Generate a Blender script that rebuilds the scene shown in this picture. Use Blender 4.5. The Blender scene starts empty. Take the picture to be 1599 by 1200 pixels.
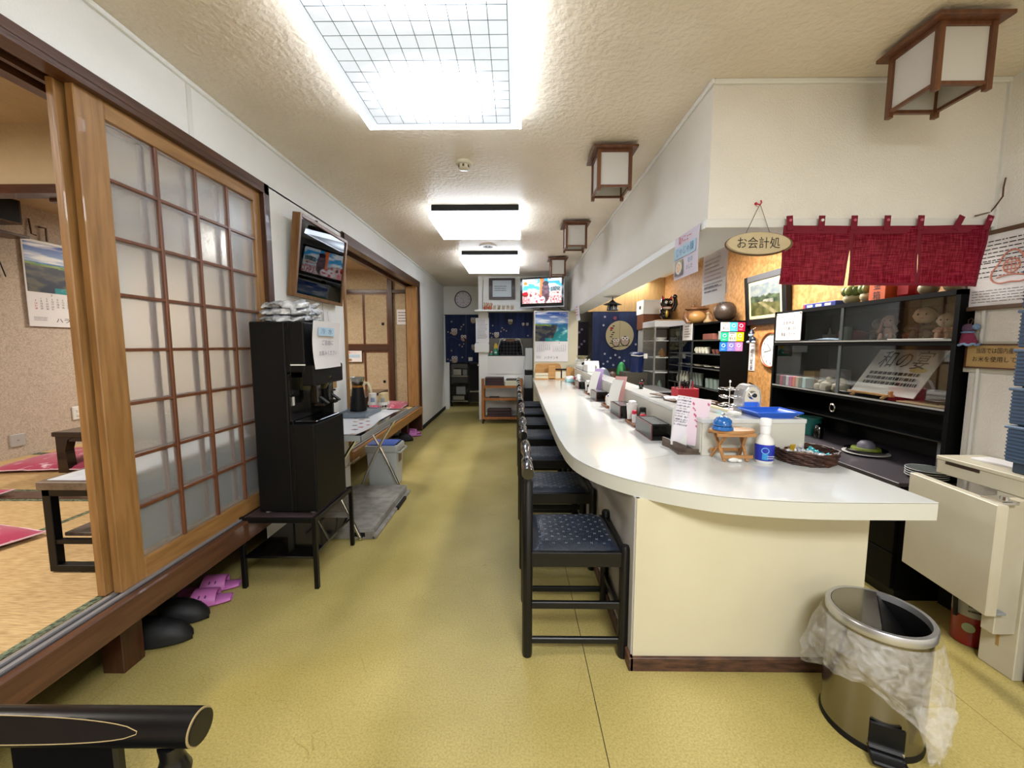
import bpy, bmesh, math, random
from mathutils import Vector, Matrix, noise
rnd = random.Random(7)
S = bpy.context.scene
COL = S.collection
PI = math.pi
# ---------------------------------------------------------------- camera, world, exposure
cam_d = bpy.data.cameras.new('camera'); cam = bpy.data.objects.new('camera', cam_d); COL.objects.link(cam)
cam_d.sensor_width = 36.0; cam_d.sensor_fit = 'HORIZONTAL'; cam_d.lens = 635.0 / 1599 * 36
cam_d.clip_start = 0.02; cam_d.clip_end = 60
cam.location = (0, 0, 1.27)
cam.rotation_euler = (PI / 2 - math.atan(61 / 635), 0, math.atan(6.5 / 635))
S.camera = cam
W = bpy.data.worlds.new('world'); S.world = W; W.use_nodes = True
W.node_tree.nodes['Background'].inputs[0].default_value = (0.85, 0.9, 1.0, 1)
W.node_tree.nodes['Background'].inputs[1].default_value = 0.3
S.view_settings.view_transform = 'Standard'; S.view_settings.look = 'None'
S.view_settings.gamma = 1; S.view_settings.use_curve_mapping = False
S.view_settings.exposure = 1.2

def area(name, loc, sx, sy, power, col=(1, 1, 1), rot=(0, 0, 0)):
    l = bpy.data.lights.new(name, 'AREA'); l.shape = 'RECTANGLE'; l.size = sx; l.size_y = sy
    l.energy = power; l.color = col
    o = bpy.data.objects.new(name, l); COL.objects.link(o); o.location = loc; o.rotation_euler = rot
    return o
# the rooms' own ceiling lamps that stand outside the frame
area('entrance_ceiling_light', (0.5, -0.75, 2.36), 0.7, 0.7, 52, (0.94, 0.97, 1))
area('front_tatami_ceiling_light', (-2.9, 0.9, 2.45), 0.6, 0.6, 27, (1, 0.93, 0.82))
area('middle_tatami_ceiling_light', (-2.7, 3.0, 2.45), 0.5, 0.5, 14, (1, 0.92, 0.80))
area('back_tatami_ceiling_light', (-2.8, 4.7, 2.35), 0.6, 0.6, 30, (1, 0.93, 0.82))
area('kitchen_tube_light', (1.75, 3.7, 2.34), 0.25, 1.3, 50, (1, 0.97, 0.92))
area('kitchen_rear_tube_light', (1.6, 6.9, 2.34), 1.2, 0.25, 11, (0.95, 0.98, 1))
area('scullery_tube_light', (-0.3, 8.4, 2.34), 1.2, 0.25, 7, (0.95, 0.98, 1))

# ---------------------------------------------------------------- colours and materials
def lin(h):
    h = h.lstrip('#')
    r = []
    for i in (0, 2, 4):
        c = int(h[i:i + 2], 16) / 255
        r.append(c / 12.92 if c <= 0.04045 else ((c + 0.055) / 1.055) ** 2.4)
    return (r[0], r[1], r[2], 1)
MATS = {}
def mat(name, col, rough=0.6, metal=0.0, var=None, bump=None, coat=0.0, emit=None, trans=0.0, ior=1.45, alpha=1.0, spec=0.5, sheen=0):
    """var = (second colour, noise scale, stretch xyz); bump = (strength, scale)"""
    if name in MATS: return MATS[name]
    m = bpy.data.materials.new(name); m.use_nodes = True; nt = m.node_tree; b = nt.nodes['Principled BSDF']
    b.inputs['Base Color'].default_value = lin(col); b.inputs['Roughness'].default_value = rough
    b.inputs['Metallic'].default_value = metal; b.inputs['Coat Weight'].default_value = coat
    b.inputs['Transmission Weight'].default_value = trans; b.inputs['IOR'].default_value = ior
    b.inputs['Alpha'].default_value = alpha; b.inputs['Specular IOR Level'].default_value = spec
    if sheen: b.inputs['Sheen Weight'].default_value = sheen
    tc = None
    def coords(st):
        t = nt.nodes.new('ShaderNodeTexCoord'); mp = nt.nodes.new('ShaderNodeMapping')
        nt.links.new(t.outputs['Object'], mp.inputs[0]); mp.inputs['Scale'].default_value = st
        return mp.outputs[0]
    if var:
        c2, sc, st = var[0], var[1], (var[2] if len(var) > 2 else (1, 1, 1))
        n = nt.nodes.new('ShaderNodeTexNoise'); n.inputs['Scale'].default_value = sc; n.inputs['Detail'].default_value = 5
        nt.links.new(coords(st), n.inputs['Vector'])
        r = nt.nodes.new('ShaderNodeValToRGB'); r.color_ramp.elements[0].position = 0.35; r.color_ramp.elements[1].position = 0.68
        r.color_ramp.elements[0].color = lin(col); r.color_ramp.elements[1].color = lin(c2)
        nt.links.new(n.outputs[0], r.inputs[0]); nt.links.new(r.outputs[0], b.inputs['Base Color'])
    if bump:
        n = nt.nodes.new('ShaderNodeTexNoise'); n.inputs['Scale'].default_value = bump[1]; n.inputs['Detail'].default_value = 4
        nt.links.new(coords(bump[2] if len(bump) > 2 else (1, 1, 1)), n.inputs['Vector'])
        bp = nt.nodes.new('ShaderNodeBump'); bp.inputs['Strength'].default_value = bump[0]; bp.inputs['Distance'].default_value = 0.01
        nt.links.new(n.outputs[0], bp.inputs['Height']); nt.links.new(bp.outputs[0], b.inputs['Normal'])
    if emit:
        b.inputs['Emission Color'].default_value = lin(emit[0]); b.inputs['Emission Strength'].default_value = emit[1]
    MATS[name] = m
    return m

def printed(name, strength=0.0, rough=0.5, spec=0.3):
    """flat print whose colours are stored on the sheet's own points"""
    if name in MATS: return MATS[name]
    m = bpy.data.materials.new(name); m.use_nodes = True; nt = m.node_tree; b = nt.nodes['Principled BSDF']
    a = nt.nodes.new('ShaderNodeVertexColor'); a.layer_name = 'ink'
    b.inputs['Roughness'].default_value = rough; b.inputs['Specular IOR Level'].default_value = spec
    nt.links.new(a.outputs[0], b.inputs['Base Color'])
    if strength:
        nt.links.new(a.outputs[0], b.inputs['Emission Color']); b.inputs['Emission Strength'].default_value = strength
    MATS[name] = m
    return m

def floor_mat():
    m = bpy.data.materials.new('floor_vinyl'); m.use_nodes = True; nt = m.node_tree; b = nt.nodes['Principled BSDF']
    tc = nt.nodes.new('ShaderNodeTexCoord')
    def nz(sc, det, st=(1, 1, 1)):
        mp = nt.nodes.new('ShaderNodeMapping'); mp.inputs['Scale'].default_value = st
        nt.links.new(tc.outputs['Object'], mp.inputs[0])
        n = nt.nodes.new('ShaderNodeTexNoise'); n.inputs['Scale'].default_value = sc; n.inputs['Detail'].default_value = det
        nt.links.new(mp.outputs[0], n.inputs['Vector']); return n
    big = nz(1.6, 3); fine = nz(150, 8)
    r1 = nt.nodes.new('ShaderNodeValToRGB'); r1.color_ramp.elements[0].color = lin('#93854A'); r1.color_ramp.elements[1].color = lin('#AE9F66')
    r1.color_ramp.elements[0].position = .3; r1.color_ramp.elements[1].position = .7
    nt.links.new(big.outputs[0], r1.inputs[0])
    r2 = nt.nodes.new('ShaderNodeValToRGB'); r2.color_ramp.elements[0].color = (.72, .70, .62, 1); r2.color_ramp.elements[1].color = (1.12, 1.12, 1.1, 1)
    r2.color_ramp.elements[0].position = .32; r2.color_ramp.elements[1].position = .6
    nt.links.new(fine.outputs[0], r2.inputs[0])
    mx = nt.nodes.new('ShaderNodeMix'); mx.data_type = 'RGBA'; mx.blend_type = 'MULTIPLY'; mx.inputs[0].default_value = 0.75
    nt.links.new(r1.outputs[0], mx.inputs[6]); nt.links.new(r2.outputs[0], mx.inputs[7])
    # hair-thin dark scratches: distorted voronoi edges
    v = nt.nodes.new('ShaderNodeTexVoronoi'); v.feature = 'DISTANCE_TO_EDGE'; v.inputs['Scale'].default_value = 17
    dn = nz(3.5, 2); ad = nt.nodes.new('ShaderNodeMixRGB'); ad.inputs[0].default_value = .12
    nt.links.new(tc.outputs['Object'], ad.inputs[1]); nt.links.new(dn.outputs[1], ad.inputs[2]); nt.links.new(ad.outputs[0], v.inputs['Vector'])
    r3 = nt.nodes.new('ShaderNodeValToRGB'); r3.color_ramp.elements[0].color = (.72, .68, .6, 1); r3.color_ramp.elements[1].color = (1, 1, 1, 1)
    r3.color_ramp.elements[0].position = 0.0; r3.color_ramp.elements[1].position = .012
    nt.links.new(v.outputs[0], r3.inputs[0])
    mask = nz(5, 3); r4 = nt.nodes.new('ShaderNodeValToRGB'); r4.color_ramp.elements[0].position = .5; r4.color_ramp.elements[1].position = .62
    nt.links.new(mask.outputs[0], r4.inputs[0])
    mx2 = nt.nodes.new('ShaderNodeMix'); mx2.data_type = 'RGBA'; mx2.blend_type = 'MULTIPLY'
    nt.links.new(r4.outputs[0], mx2.inputs[0]); nt.links.new(mx.outputs[2], mx2.inputs[6]); nt.links.new(r3.outputs[0], mx2.inputs[7])
    nt.links.new(mx2.outputs[2], b.inputs['Base Color'])
    b.inputs['Roughness'].default_value = 0.42; b.inputs['Specular IOR Level'].default_value = 0.35
    bp = nt.nodes.new('ShaderNodeBump'); bp.inputs['Strength'].default_value = .12; bp.inputs['Distance'].default_value = .004
    nt.links.new(fine.outputs[0], bp.inputs['Height']); nt.links.new(bp.outputs[0], b.inputs['Normal'])
    return m

def tatami_mat():
    m = bpy.data.materials.new('tatami_reed'); m.use_nodes = True; nt = m.node_tree; b = nt.nodes['Principled BSDF']
    tc = nt.nodes.new('ShaderNodeTexCoord'); mp = nt.nodes.new('ShaderNodeMapping'); mp.inputs['Scale'].default_value = (12, 140, 12)
    nt.links.new(tc.outputs['Object'], mp.inputs[0])
    n = nt.nodes.new('ShaderNodeTexNoise'); n.inputs['Scale'].default_value = 1.6; n.inputs['Detail'].default_value = 3
    nt.links.new(mp.outputs[0], n.inputs['Vector'])
    r = nt.nodes.new('ShaderNodeValToRGB'); r.color_ramp.elements[0].color = lin('#A08050'); r.color_ramp.elements[1].color = lin('#CBAC7C')
    r.color_ramp.elements[0].position = .3; r.color_ramp.elements[1].position = .65
    nt.links.new(n.outputs[0], r.inputs[0]); nt.links.new(r.outputs[0], b.inputs['Base Color'])
    b.inputs['Roughness'].default_value = .7
    bp = nt.nodes.new('ShaderNodeBump'); bp.inputs['Strength'].default_value = .3; bp.inputs['Distance'].default_value = .003
    nt.links.new(n.outputs[0], bp.inputs['Height']); nt.links.new(bp.outputs[0], b.inputs['Normal'])
    return m

def wood(name, c1, c2, ax=2, rough=.45, coat=0.1, sc=9):
    """straight grain along axis ax"""
    st = [6, 6, 6]; st[ax] = .5
    return mat(name, c1, rough, var=(c2, sc, tuple(st)), bump=(.08, sc * 2, tuple(st)), coat=coat)

def lace_mat(name, c1, c2, scale):
    """wallpaper with scattered curly light and dark flecks"""
    m = bpy.data.materials.new(name); m.use_nodes = True; nt = m.node_tree; b = nt.nodes['Principled BSDF']
    tc = nt.nodes.new('ShaderNodeTexCoord')
    n0 = nt.nodes.new('ShaderNodeTexNoise'); n0.inputs['Scale'].default_value = scale; n0.inputs['Detail'].default_value = 1
    n0.inputs['Distortion'].default_value = 2.2
    nt.links.new(tc.outputs['Object'], n0.inputs['Vector'])
    r = nt.nodes.new('ShaderNodeValToRGB'); e = r.color_ramp.elements
    e[0].position = .40; e[0].color = lin(c1); e[1].position = .60; e[1].color = lin(c1)
    k = e.new(.50); k.color = lin(c2)
    nt.links.new(n0.outputs[0], r.inputs[0]); nt.links.new(r.outputs[0], b.inputs['Base Color'])
    b.inputs['Roughness'].default_value = .75
    return m

def ceiling_mat(name, c1, c2, rough=.55, strength=.5):
    m = mat(name, c1, rough, var=(c2, 3.0)); nt = m.node_tree; b = nt.nodes['Principled BSDF']
    tc = nt.nodes.new('ShaderNodeTexCoord'); v = nt.nodes.new('ShaderNodeTexNoise'); v.inputs['Scale'].default_value = 38; v.inputs['Detail'].default_value = 3
    nt.links.new(tc.outputs['Object'], v.inputs['Vector'])
    bp = nt.nodes.new('ShaderNodeBump'); bp.inputs['Strength'].default_value = strength; bp.inputs['Distance'].default_value = .012
    nt.links.new(v.outputs[0], bp.inputs['Height']); nt.links.new(bp.outputs[0], b.inputs['Normal'])
    return m

def frosted():
    m = bpy.data.materials.new('frosted_glass'); m.use_nodes = True; nt = m.node_tree
    b = nt.nodes['Principled BSDF']; b.inputs['Base Color'].default_value = (.93, .95, .95, 1)
    b.inputs['Transmission Weight'].default_value = .90; b.inputs['Roughness'].default_value = .17; b.inputs['IOR'].default_value = 1.2
    tc = nt.nodes.new('ShaderNodeTexCoord'); v = nt.nodes.new('ShaderNodeTexNoise'); v.inputs['Scale'].default_value = 120; v.inputs['Detail'].default_value = 2
    nt.links.new(tc.outputs['Object'], v.inputs['Vector'])
    bp = nt.nodes.new('ShaderNodeBump'); bp.inputs['Strength'].default_value = .35; bp.inputs['Distance'].default_value = .003
    nt.links.new(v.outputs[0], bp.inputs['Height']); nt.links.new(bp.outputs[0], b.inputs['Normal'])
    return m

def clear_glass(name='clear_glass', tint=(1, 1, 1, 1), refl=1.0):
    m = bpy.data.materials.new(name); m.use_nodes = True; nt = m.node_tree; nt.nodes.clear()
    o = nt.nodes.new('ShaderNodeOutputMaterial'); t = nt.nodes.new('ShaderNodeBsdfTransparent'); g = nt.nodes.new('ShaderNodeBsdfGlossy')
    g.inputs['Roughness'].default_value = .02; t.inputs[0].default_value = tint
    f = nt.nodes.new('ShaderNodeFresnel'); f.inputs[0].default_value = 1.5
    ml = nt.nodes.new('ShaderNodeMath'); ml.operation = 'MULTIPLY'; ml.inputs[1].default_value = refl
    nt.links.new(f.outputs[0], ml.inputs[0])
    x = nt.nodes.new('ShaderNodeMixShader'); nt.links.new(ml.outputs[0], x.inputs[0]); nt.links.new(t.outputs[0], x.inputs[1]); nt.links.new(g.outputs[0], x.inputs[2])
    nt.links.new(x.outputs[0], o.inputs[0]); MATS[name] = m
    return m

def film_mat(name, opac, tint):
    """thin crumpled plastic film"""
    m = bpy.data.materials.new(name); m.use_nodes = True; nt = m.node_tree; nt.nodes.clear()
    o = nt.nodes.new('ShaderNodeOutputMaterial'); t = nt.nodes.new('ShaderNodeBsdfTransparent')
    p = nt.nodes.new('ShaderNodeBsdfPrincipled'); p.inputs['Base Color'].default_value = lin(tint); p.inputs['Roughness'].default_value = .22
    tc = nt.nodes.new('ShaderNodeTexCoord'); n = nt.nodes.new('ShaderNodeTexNoise'); n.inputs['Scale'].default_value = 22; n.inputs['Detail'].default_value = 5; n.inputs['Distortion'].default_value = 1.5
    nt.links.new(tc.outputs['Object'], n.inputs['Vector'])
    bp = nt.nodes.new('ShaderNodeBump'); bp.inputs['Strength'].default_value = .9; bp.inputs['Distance'].default_value = .01
    nt.links.new(n.outputs[0], bp.inputs['Height']); nt.links.new(bp.outputs[0], p.inputs['Normal'])
    mr = nt.nodes.new('ShaderNodeMapRange'); mr.inputs[1].default_value = .35; mr.inputs[2].default_value = .65
    mr.inputs[3].default_value = opac * .6; mr.inputs[4].default_value = min(1, opac * 1.5)
    nt.links.new(n.outputs[0], mr.inputs[0])
    x = nt.nodes.new('ShaderNodeMixShader'); nt.links.new(mr.outputs[0], x.inputs[0]); nt.links.new(t.outputs[0], x.inputs[1]); nt.links.new(p.outputs[0], x.inputs[2])
    nt.links.new(x.outputs[0], o.inputs[0])
    return m

def cloth_open(name, c1, c2, opac=.85):
    """loosely woven cloth: threads in two directions, light comes through"""
    m = bpy.data.materials.new(name); m.use_nodes = True; nt = m.node_tree; nt.nodes.clear()
    o = nt.nodes.new('ShaderNodeOutputMaterial'); tc = nt.nodes.new('ShaderNodeTexCoord')
    def st(s):
        mp = nt.nodes.new('ShaderNodeMapping'); mp.inputs['Scale'].default_value = s; nt.links.new(tc.outputs['Object'], mp.inputs[0])
        n = nt.nodes.new('ShaderNodeTexNoise'); n.inputs['Scale'].default_value = 1; n.inputs['Detail'].default_value = 4
        nt.links.new(mp.outputs[0], n.inputs['Vector']); return n
    a = st((14, 14, 260)); c = st((260, 260, 14))
    mx = nt.nodes.new('ShaderNodeMath'); mx.operation = 'ADD'; nt.links.new(a.outputs[0], mx.inputs[0]); nt.links.new(c.outputs[0], mx.inputs[1])
    r = nt.nodes.new('ShaderNodeValToRGB'); r.color_ramp.elements[0].color = lin(c1); r.color_ramp.elements[1].color = lin(c2)
    r.color_ramp.elements[0].position = .9 / 2; r.color_ramp.elements[1].position = 1.2 / 2
    h = nt.nodes.new('ShaderNodeMath'); h.operation = 'MULTIPLY'; h.inputs[1].default_value = .5; nt.links.new(mx.outputs[0], h.inputs[0]); nt.links.new(h.outputs[0], r.inputs[0])
    d = nt.nodes.new('ShaderNodeBsdfDiffuse'); t = nt.nodes.new('ShaderNodeBsdfTranslucent')
    nt.links.new(r.outputs[0], d.inputs[0]); nt.links.new(r.outputs[0], t.inputs[0])
    x = nt.nodes.new('ShaderNodeMixShader'); x.inputs[0].default_value = .4; nt.links.new(d.outputs[0], x.inputs[1]); nt.links.new(t.outputs[0], x.inputs[2])
    tr = nt.nodes.new('ShaderNodeBsdfTransparent'); y = nt.nodes.new('ShaderNodeMixShader'); y.inputs[0].default_value = opac
    nt.links.new(tr.outputs[0], y.inputs[1]); nt.links.new(x.outputs[0], y.inputs[2]); nt.links.new(y.outputs[0], o.inputs[0])
    return m

M = {}
M['wall'] = mat('white_wallpaper', '#E6E6E2', .75, var=('#DEDDD8', 2.0), bump=(.25, 160))
M['wallR'] = mat('cream_wallpaper', '#E4E0D8', .75, var=('#DCD7CE', 2.0), bump=(.35, 150))
M['ceil'] = ceiling_mat('beige_ceiling_paper', '#E0D4C2', '#D8CBB7', .42, .55)
M['ceil2'] = ceiling_mat('tatami_room_ceiling_paper', '#B8A587', '#AD9A7B', .7, .3)
M['floor'] = floor_mat()
M['dark'] = mat('dark_base', '#15120F', .9)  # dark tone of floor slabs, baseboards and the wall under the floor
M['lace'] = lace_mat('curly_wallpaper', '#BBAC9C', '#A3927F', 28)
M['lace2'] = lace_mat('curly_closet_paper', '#B5A387', '#94815F', 34)
M['tatami'] = tatami_mat()
M['heri'] = mat('tatami_border', '#14231C', .8, var=('#7D8568', 75))
M['pine'] = wood('honey_pine', '#9A7142', '#7F5A30', 2)
M['pineY'] = wood('honey_pine_rail', '#9A7142', '#7F5A30', 1)
M['rose'] = wood('muntin_wood', '#6E4228', '#5A3421', 2, .4)
M['brown'] = wood('dark_brown_wood', '#4B2A1A', '#38200F', 2, .35, .2)
M['brownY'] = wood('dark_brown_beam', '#50301F', '#3A2113', 1, .35, .2)
M['brownX'] = wood('dark_brown_crossbeam', '#4B2B1C', '#351D10', 0, .35, .2)
M['sill'] = wood('worn_sill_wood', '#5C3A24', '#44281A', 1, .4, .2)
M['sillpine'] = wood('pale_sill_wood', '#A5763F', '#8D6030', 1, .4, .2)
M['alu'] = mat('aluminium', '#A9A8AC', .35, .6)
M['chrome'] = mat('chrome', '#D8D8D8', .08, 1)
M['steel'] = mat('brushed_steel', '#A5A29A', .28, 1, bump=(.03, 200))
M['frost'] = frosted()
M['glass'] = clear_glass()
M['cabglass'] = clear_glass('cabinet_glass', (.95, .96, .96, 1), .22)
M['black'] = mat('black_plastic', '#070708', .5, spec=.3)
M['blackm'] = mat('black_satin_metal', '#070707', .4, spec=.35)
M['blackg'] = mat('glossy_black', '#070707', .12, coat=.4)
M['blackw'] = mat('black_painted_wood', '#0A0A0C', .34, coat=.1, spec=.4)
M['blackcab'] = mat('black_cabinet_board', '#050505', .55, spec=.12)
M['white'] = mat('white_plastic', '#D6D5D0', .4)
M['paper'] = mat('white_paper', '#D9D6D6', .7)
M['laminate'] = mat('white_laminate', '#C6C7C4', .16, var=('#CCCDCA', 3), coat=.3)
M['lamedge'] = mat('laminate_edge', '#BFBEB3', .35)
M['cream'] = mat('cream_panel', '#C9C2A8', .3, var=('#C2BAA0', 2), coat=.25)
M['greypanel'] = mat('pale_grey_panel', '#A8A5A0', .4)
M['ink'] = mat('black_ink', '#17130F', .7)
M['inkgrey'] = mat('grey_ink', '#6B6872', .7)
M['inkred'] = mat('red_ink', '#B8203A', .7)
M['inkpink'] = mat('pale_red_ink', '#C07A66', .7)
M['grey'] = mat('grey_plastic', '#8D9090', .45)
M['lgrey'] = mat('light_grey_plastic', '#A9ACAC', .4)
M['orange'] = mat('orange_board', '#B08350', .5, var=('#8E6233', 26), bump=(.1, 60))
M['tan'] = wood('tan_board', '#A98754', '#98764A', 2, .5)
# ---------------------------------------------------------------- geometry helpers
class MB:
    def __init__(s): s.bm = bmesh.new()
    def box(s, x0, x1, y0, y1, z0, z1, bev=0, mtx=None, seg=1):
        sx, sy, sz = abs(x1 - x0), abs(y1 - y0), abs(z1 - z0)
        m = Matrix.Translation(((x0 + x1) / 2, (y0 + y1) / 2, (z0 + z1) / 2)) @ Matrix.Diagonal((sx, sy, sz, 1))
        if mtx is not None: m = mtx @ m
        r = bmesh.ops.create_cube(s.bm, size=1, matrix=m)
        if bev:
            es = list({e for v in r['verts'] for e in v.link_edges})
            bmesh.ops.bevel(s.bm, geom=es, offset=min(bev, sx * .45, sy * .45, sz * .45), segments=seg, affect='EDGES', profile=.6)
        return s
    def obox(s, c, size, rz=0, bev=0, rx=0, ry=0):
        mtx = Matrix.Translation(c) @ Matrix.Rotation(rz, 4, 'Z') @ Matrix.Rotation(ry, 4, 'Y') @ Matrix.Rotation(rx, 4, 'X')
        a, b, d = size[0] / 2, size[1] / 2, size[2] / 2
        return s.box(-a, a, -b, b, -d, d, bev, mtx)
    def bar(s, p, q, w, h, up=(0, 0, 1), bev=0):
        p = Vector(p); q = Vector(q); d = q - p; L = d.length; d.normalize(); u = Vector(up)
        if abs(d.dot(u)) > .98: u = Vector((0, 1, 0))
        x = d.cross(u).normalized(); u = x.cross(d).normalized()
        mtx = Matrix(((x[0], d[0], u[0], 0), (x[1], d[1], u[1], 0), (x[2], d[2], u[2], 0), (0, 0, 0, 1)))
        mtx = Matrix.Translation((p + q) / 2) @ mtx
        return s.box(-w / 2, w / 2, -L / 2, L / 2, -h / 2, h / 2, bev, mtx)
    def cyl(s, p, q, r0, r1=None, n=16):
        if r1 is None: r1 = r0
        p = Vector(p); q = Vector(q); d = q - p
        m = Matrix.Translation((p + q) / 2) @ d.to_track_quat('Z', 'Y').to_matrix().to_4x4()
        bmesh.ops.create_cone(s.bm, cap_ends=True, segments=n, radius1=r0, radius2=r1, depth=d.length, matrix=m)
        return s
    def ell(s, c, r, n=16, m=None, nv=None):
        if not hasattr(r, '__len__'): r = (r, r, r)
        mm = Matrix.Translation(c)
        if m is not None: mm = mm @ m
        bmesh.ops.create_uvsphere(s.bm, u_segments=n, v_segments=nv or max(6, n * 2 // 3), radius=1, matrix=mm @ Matrix.Diagonal((r[0], r[1], r[2], 1)))
        return s
    def lathe(s, prof, c=(0, 0, 0), n=24, sx=1, sy=1, mtx=None):
        rings = []
        for r, z in prof:
            if r < 1e-5:
                v = Vector((0, 0, z)); v = (mtx @ v) if mtx is not None else v
                rings.append([s.bm.verts.new(v + Vector(c))]); continue
            ring = []
            for i in range(n):
                a = 2 * PI * i / n; v = Vector((r * math.cos(a) * sx, r * math.sin(a) * sy, z))
                v = (mtx @ v) if mtx is not None else v
                ring.append(s.bm.verts.new(v + Vector(c)))
            rings.append(ring)
        for A, B in zip(rings, rings[1:]):
            for i in range(n):
                j = (i + 1) % n
                if len(A) == 1 and len(B) == 1: continue
                if len(A) == 1: s.bm.faces.new((A[0], B[j], B[i]))
                elif len(B) == 1: s.bm.faces.new((A[i], A[j], B[0]))
                else: s.bm.faces.new((A[i], A[j], B[j], B[i]))
        return s
    def tube(s, pts, r, n=8, closed=False):
        pts = [Vector(p) for p in pts]; rr = r if hasattr(r, '__len__') else [r] * len(pts)
        rings = []; N = len(pts); prev = None
        for i, p in enumerate(pts):
            a = pts[(i - 1) % N] if (closed or i > 0) else p; b = pts[(i + 1) % N] if (closed or i < N - 1) else p
            d = (b - a).normalized()
            if prev is None: u = d.cross(Vector((0, 0, 1)) if abs(d.z) < .9 else Vector((1, 0, 0))).normalized()
            else: u = (prev - d * prev.dot(d)).normalized()
            prev = u; w = d.cross(u)
            rings.append([s.bm.verts.new(p + u * math.cos(2 * PI * k / n) * rr[i] + w * math.sin(2 * PI * k / n) * rr[i]) for k in range(n)])
        for i in range(N if closed else N - 1):
            A, B = rings[i], rings[(i + 1) % N]
            for k in range(n): s.bm.faces.new((A[k], A[(k + 1) % n], B[(k + 1) % n], B[k]))
        if not closed:
            s.bm.faces.new(rings[0][::-1]); s.bm.faces.new(rings[-1])
        return s
    def prism(s, poly, o, u, v, depth):
        """polygon in the frame o + a*u + b*v, pushed along u x v by depth"""
        o, u, v = Vector(o), Vector(u), Vector(v); n = u.cross(v).normalized() * depth
        A = [s.bm.verts.new(o + u * a + v * b) for a, b in poly]; B = [s.bm.verts.new(x.co + n) for x in A]
        k = len(A)
        s.bm.faces.new(A[::-1]); s.bm.faces.new(B)
        for i in range(k): s.bm.faces.new((A[i], A[(i + 1) % k], B[(i + 1) % k], B[i]))
        return s
    def sheet(s, fn, nu, nv, th=0.0, closed=False):
        """grid of fn(u,v) points; th thickens it along the normals"""
        G = [[s.bm.verts.new(fn(i / nu, j / nv)) for j in range(nv + 1)] for i in range(nu if closed else nu + 1)]
        fs = []
        K = len(G)
        for i in range(nu):
            for j in range(nv): fs.append(s.bm.faces.new((G[i][j], G[(i + 1) % K][j], G[(i + 1) % K][j + 1], G[i][j + 1])))
        if th:
            s.bm.normal_update(); bmesh.ops.solidify(s.bm, geom=fs, thickness=th)
        return s
    def move(s, m):
        bmesh.ops.transform(s.bm, matrix=m, verts=s.bm.verts); return s

OFF = {}
def finish(name, mb, m, smooth):
    bm = mb.bm; bmesh.ops.recalc_face_normals(bm, faces=bm.faces)
    me = bpy.data.meshes.new(name); bm.to_mesh(me); bm.free()
    ms = m if isinstance(m, (list, tuple)) else [m]
    for x in ms: me.materials.append(M[x] if isinstance(x, str) else x)
    if smooth:
        me.polygons.foreach_set('use_smooth', [True] * len(me.polygons))
        try: me.set_sharp_from_angle(angle=math.radians(40 if smooth is True else smooth))
        except Exception: pass
    return me
def meta(o, label=None, cat=None, group=None, kind=None):
    if label: o['label'] = label
    if cat: o['category'] = cat
    if group: o['group'] = group
    if kind: o['kind'] = kind
    return o
def root(name, label, cat, loc=(0, 0, 0), rz=0, group=None, world=True):
    """Empty at the thing's base; parts are given in world coordinates when world is set"""
    o = bpy.data.objects.new(name, None); COL.objects.link(o); o.location = loc; o.rotation_euler = (0, 0, rz)
    o.empty_display_size = .05
    OFF[o.name] = Vector(loc) if world else Vector((0, 0, 0))
    return meta(o, label, cat, group)
def part(name, mb, m, parent, label=None, smooth=False, kind=None):
    me = finish(name, mb, m, smooth); off = OFF[parent.name]
    me.transform(Matrix.Translation(-off))
    o = bpy.data.objects.new(name, me); COL.objects.link(o); o.parent = parent; OFF[o.name] = off
    meta(o, label, None, None, kind)
    return o
def solo(name, mb, m, label=None, cat=None, group=None, kind=None, smooth=False):
    me = finish(name, mb, m, smooth)
    xs = [v.co for v in me.vertices]
    c = Vector(((min(v.x for v in xs) + max(v.x for v in xs)) / 2, (min(v.y for v in xs) + max(v.y for v in xs)) / 2, min(v.z for v in xs)))
    me.transform(Matrix.Translation(-c)); o = bpy.data.objects.new(name, me); COL.objects.link(o); o.location = c
    OFF[o.name] = c
    return meta(o, label, cat, group, kind)
def struct(name, mb, m, smooth=False): return solo(name, mb, m, kind='structure', smooth=smooth)
def kids(o): return KID.get(o.name, [])
def dup(src, loc, rz=None, label=None, group=None):
    r = src.copy(); COL.objects.link(r); r.location = loc
    if rz is not None: r.rotation_euler = (0, 0, rz)
    if label: r['label'] = label
    if group: r['group'] = group
    def rec(a, b):
        for ch in [o for o in list(COL.objects) if o.parent == a]:
            c = ch.copy(); COL.objects.link(c); c.parent = b; rec(ch, c)
    rec(src, r)
    return r

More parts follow.
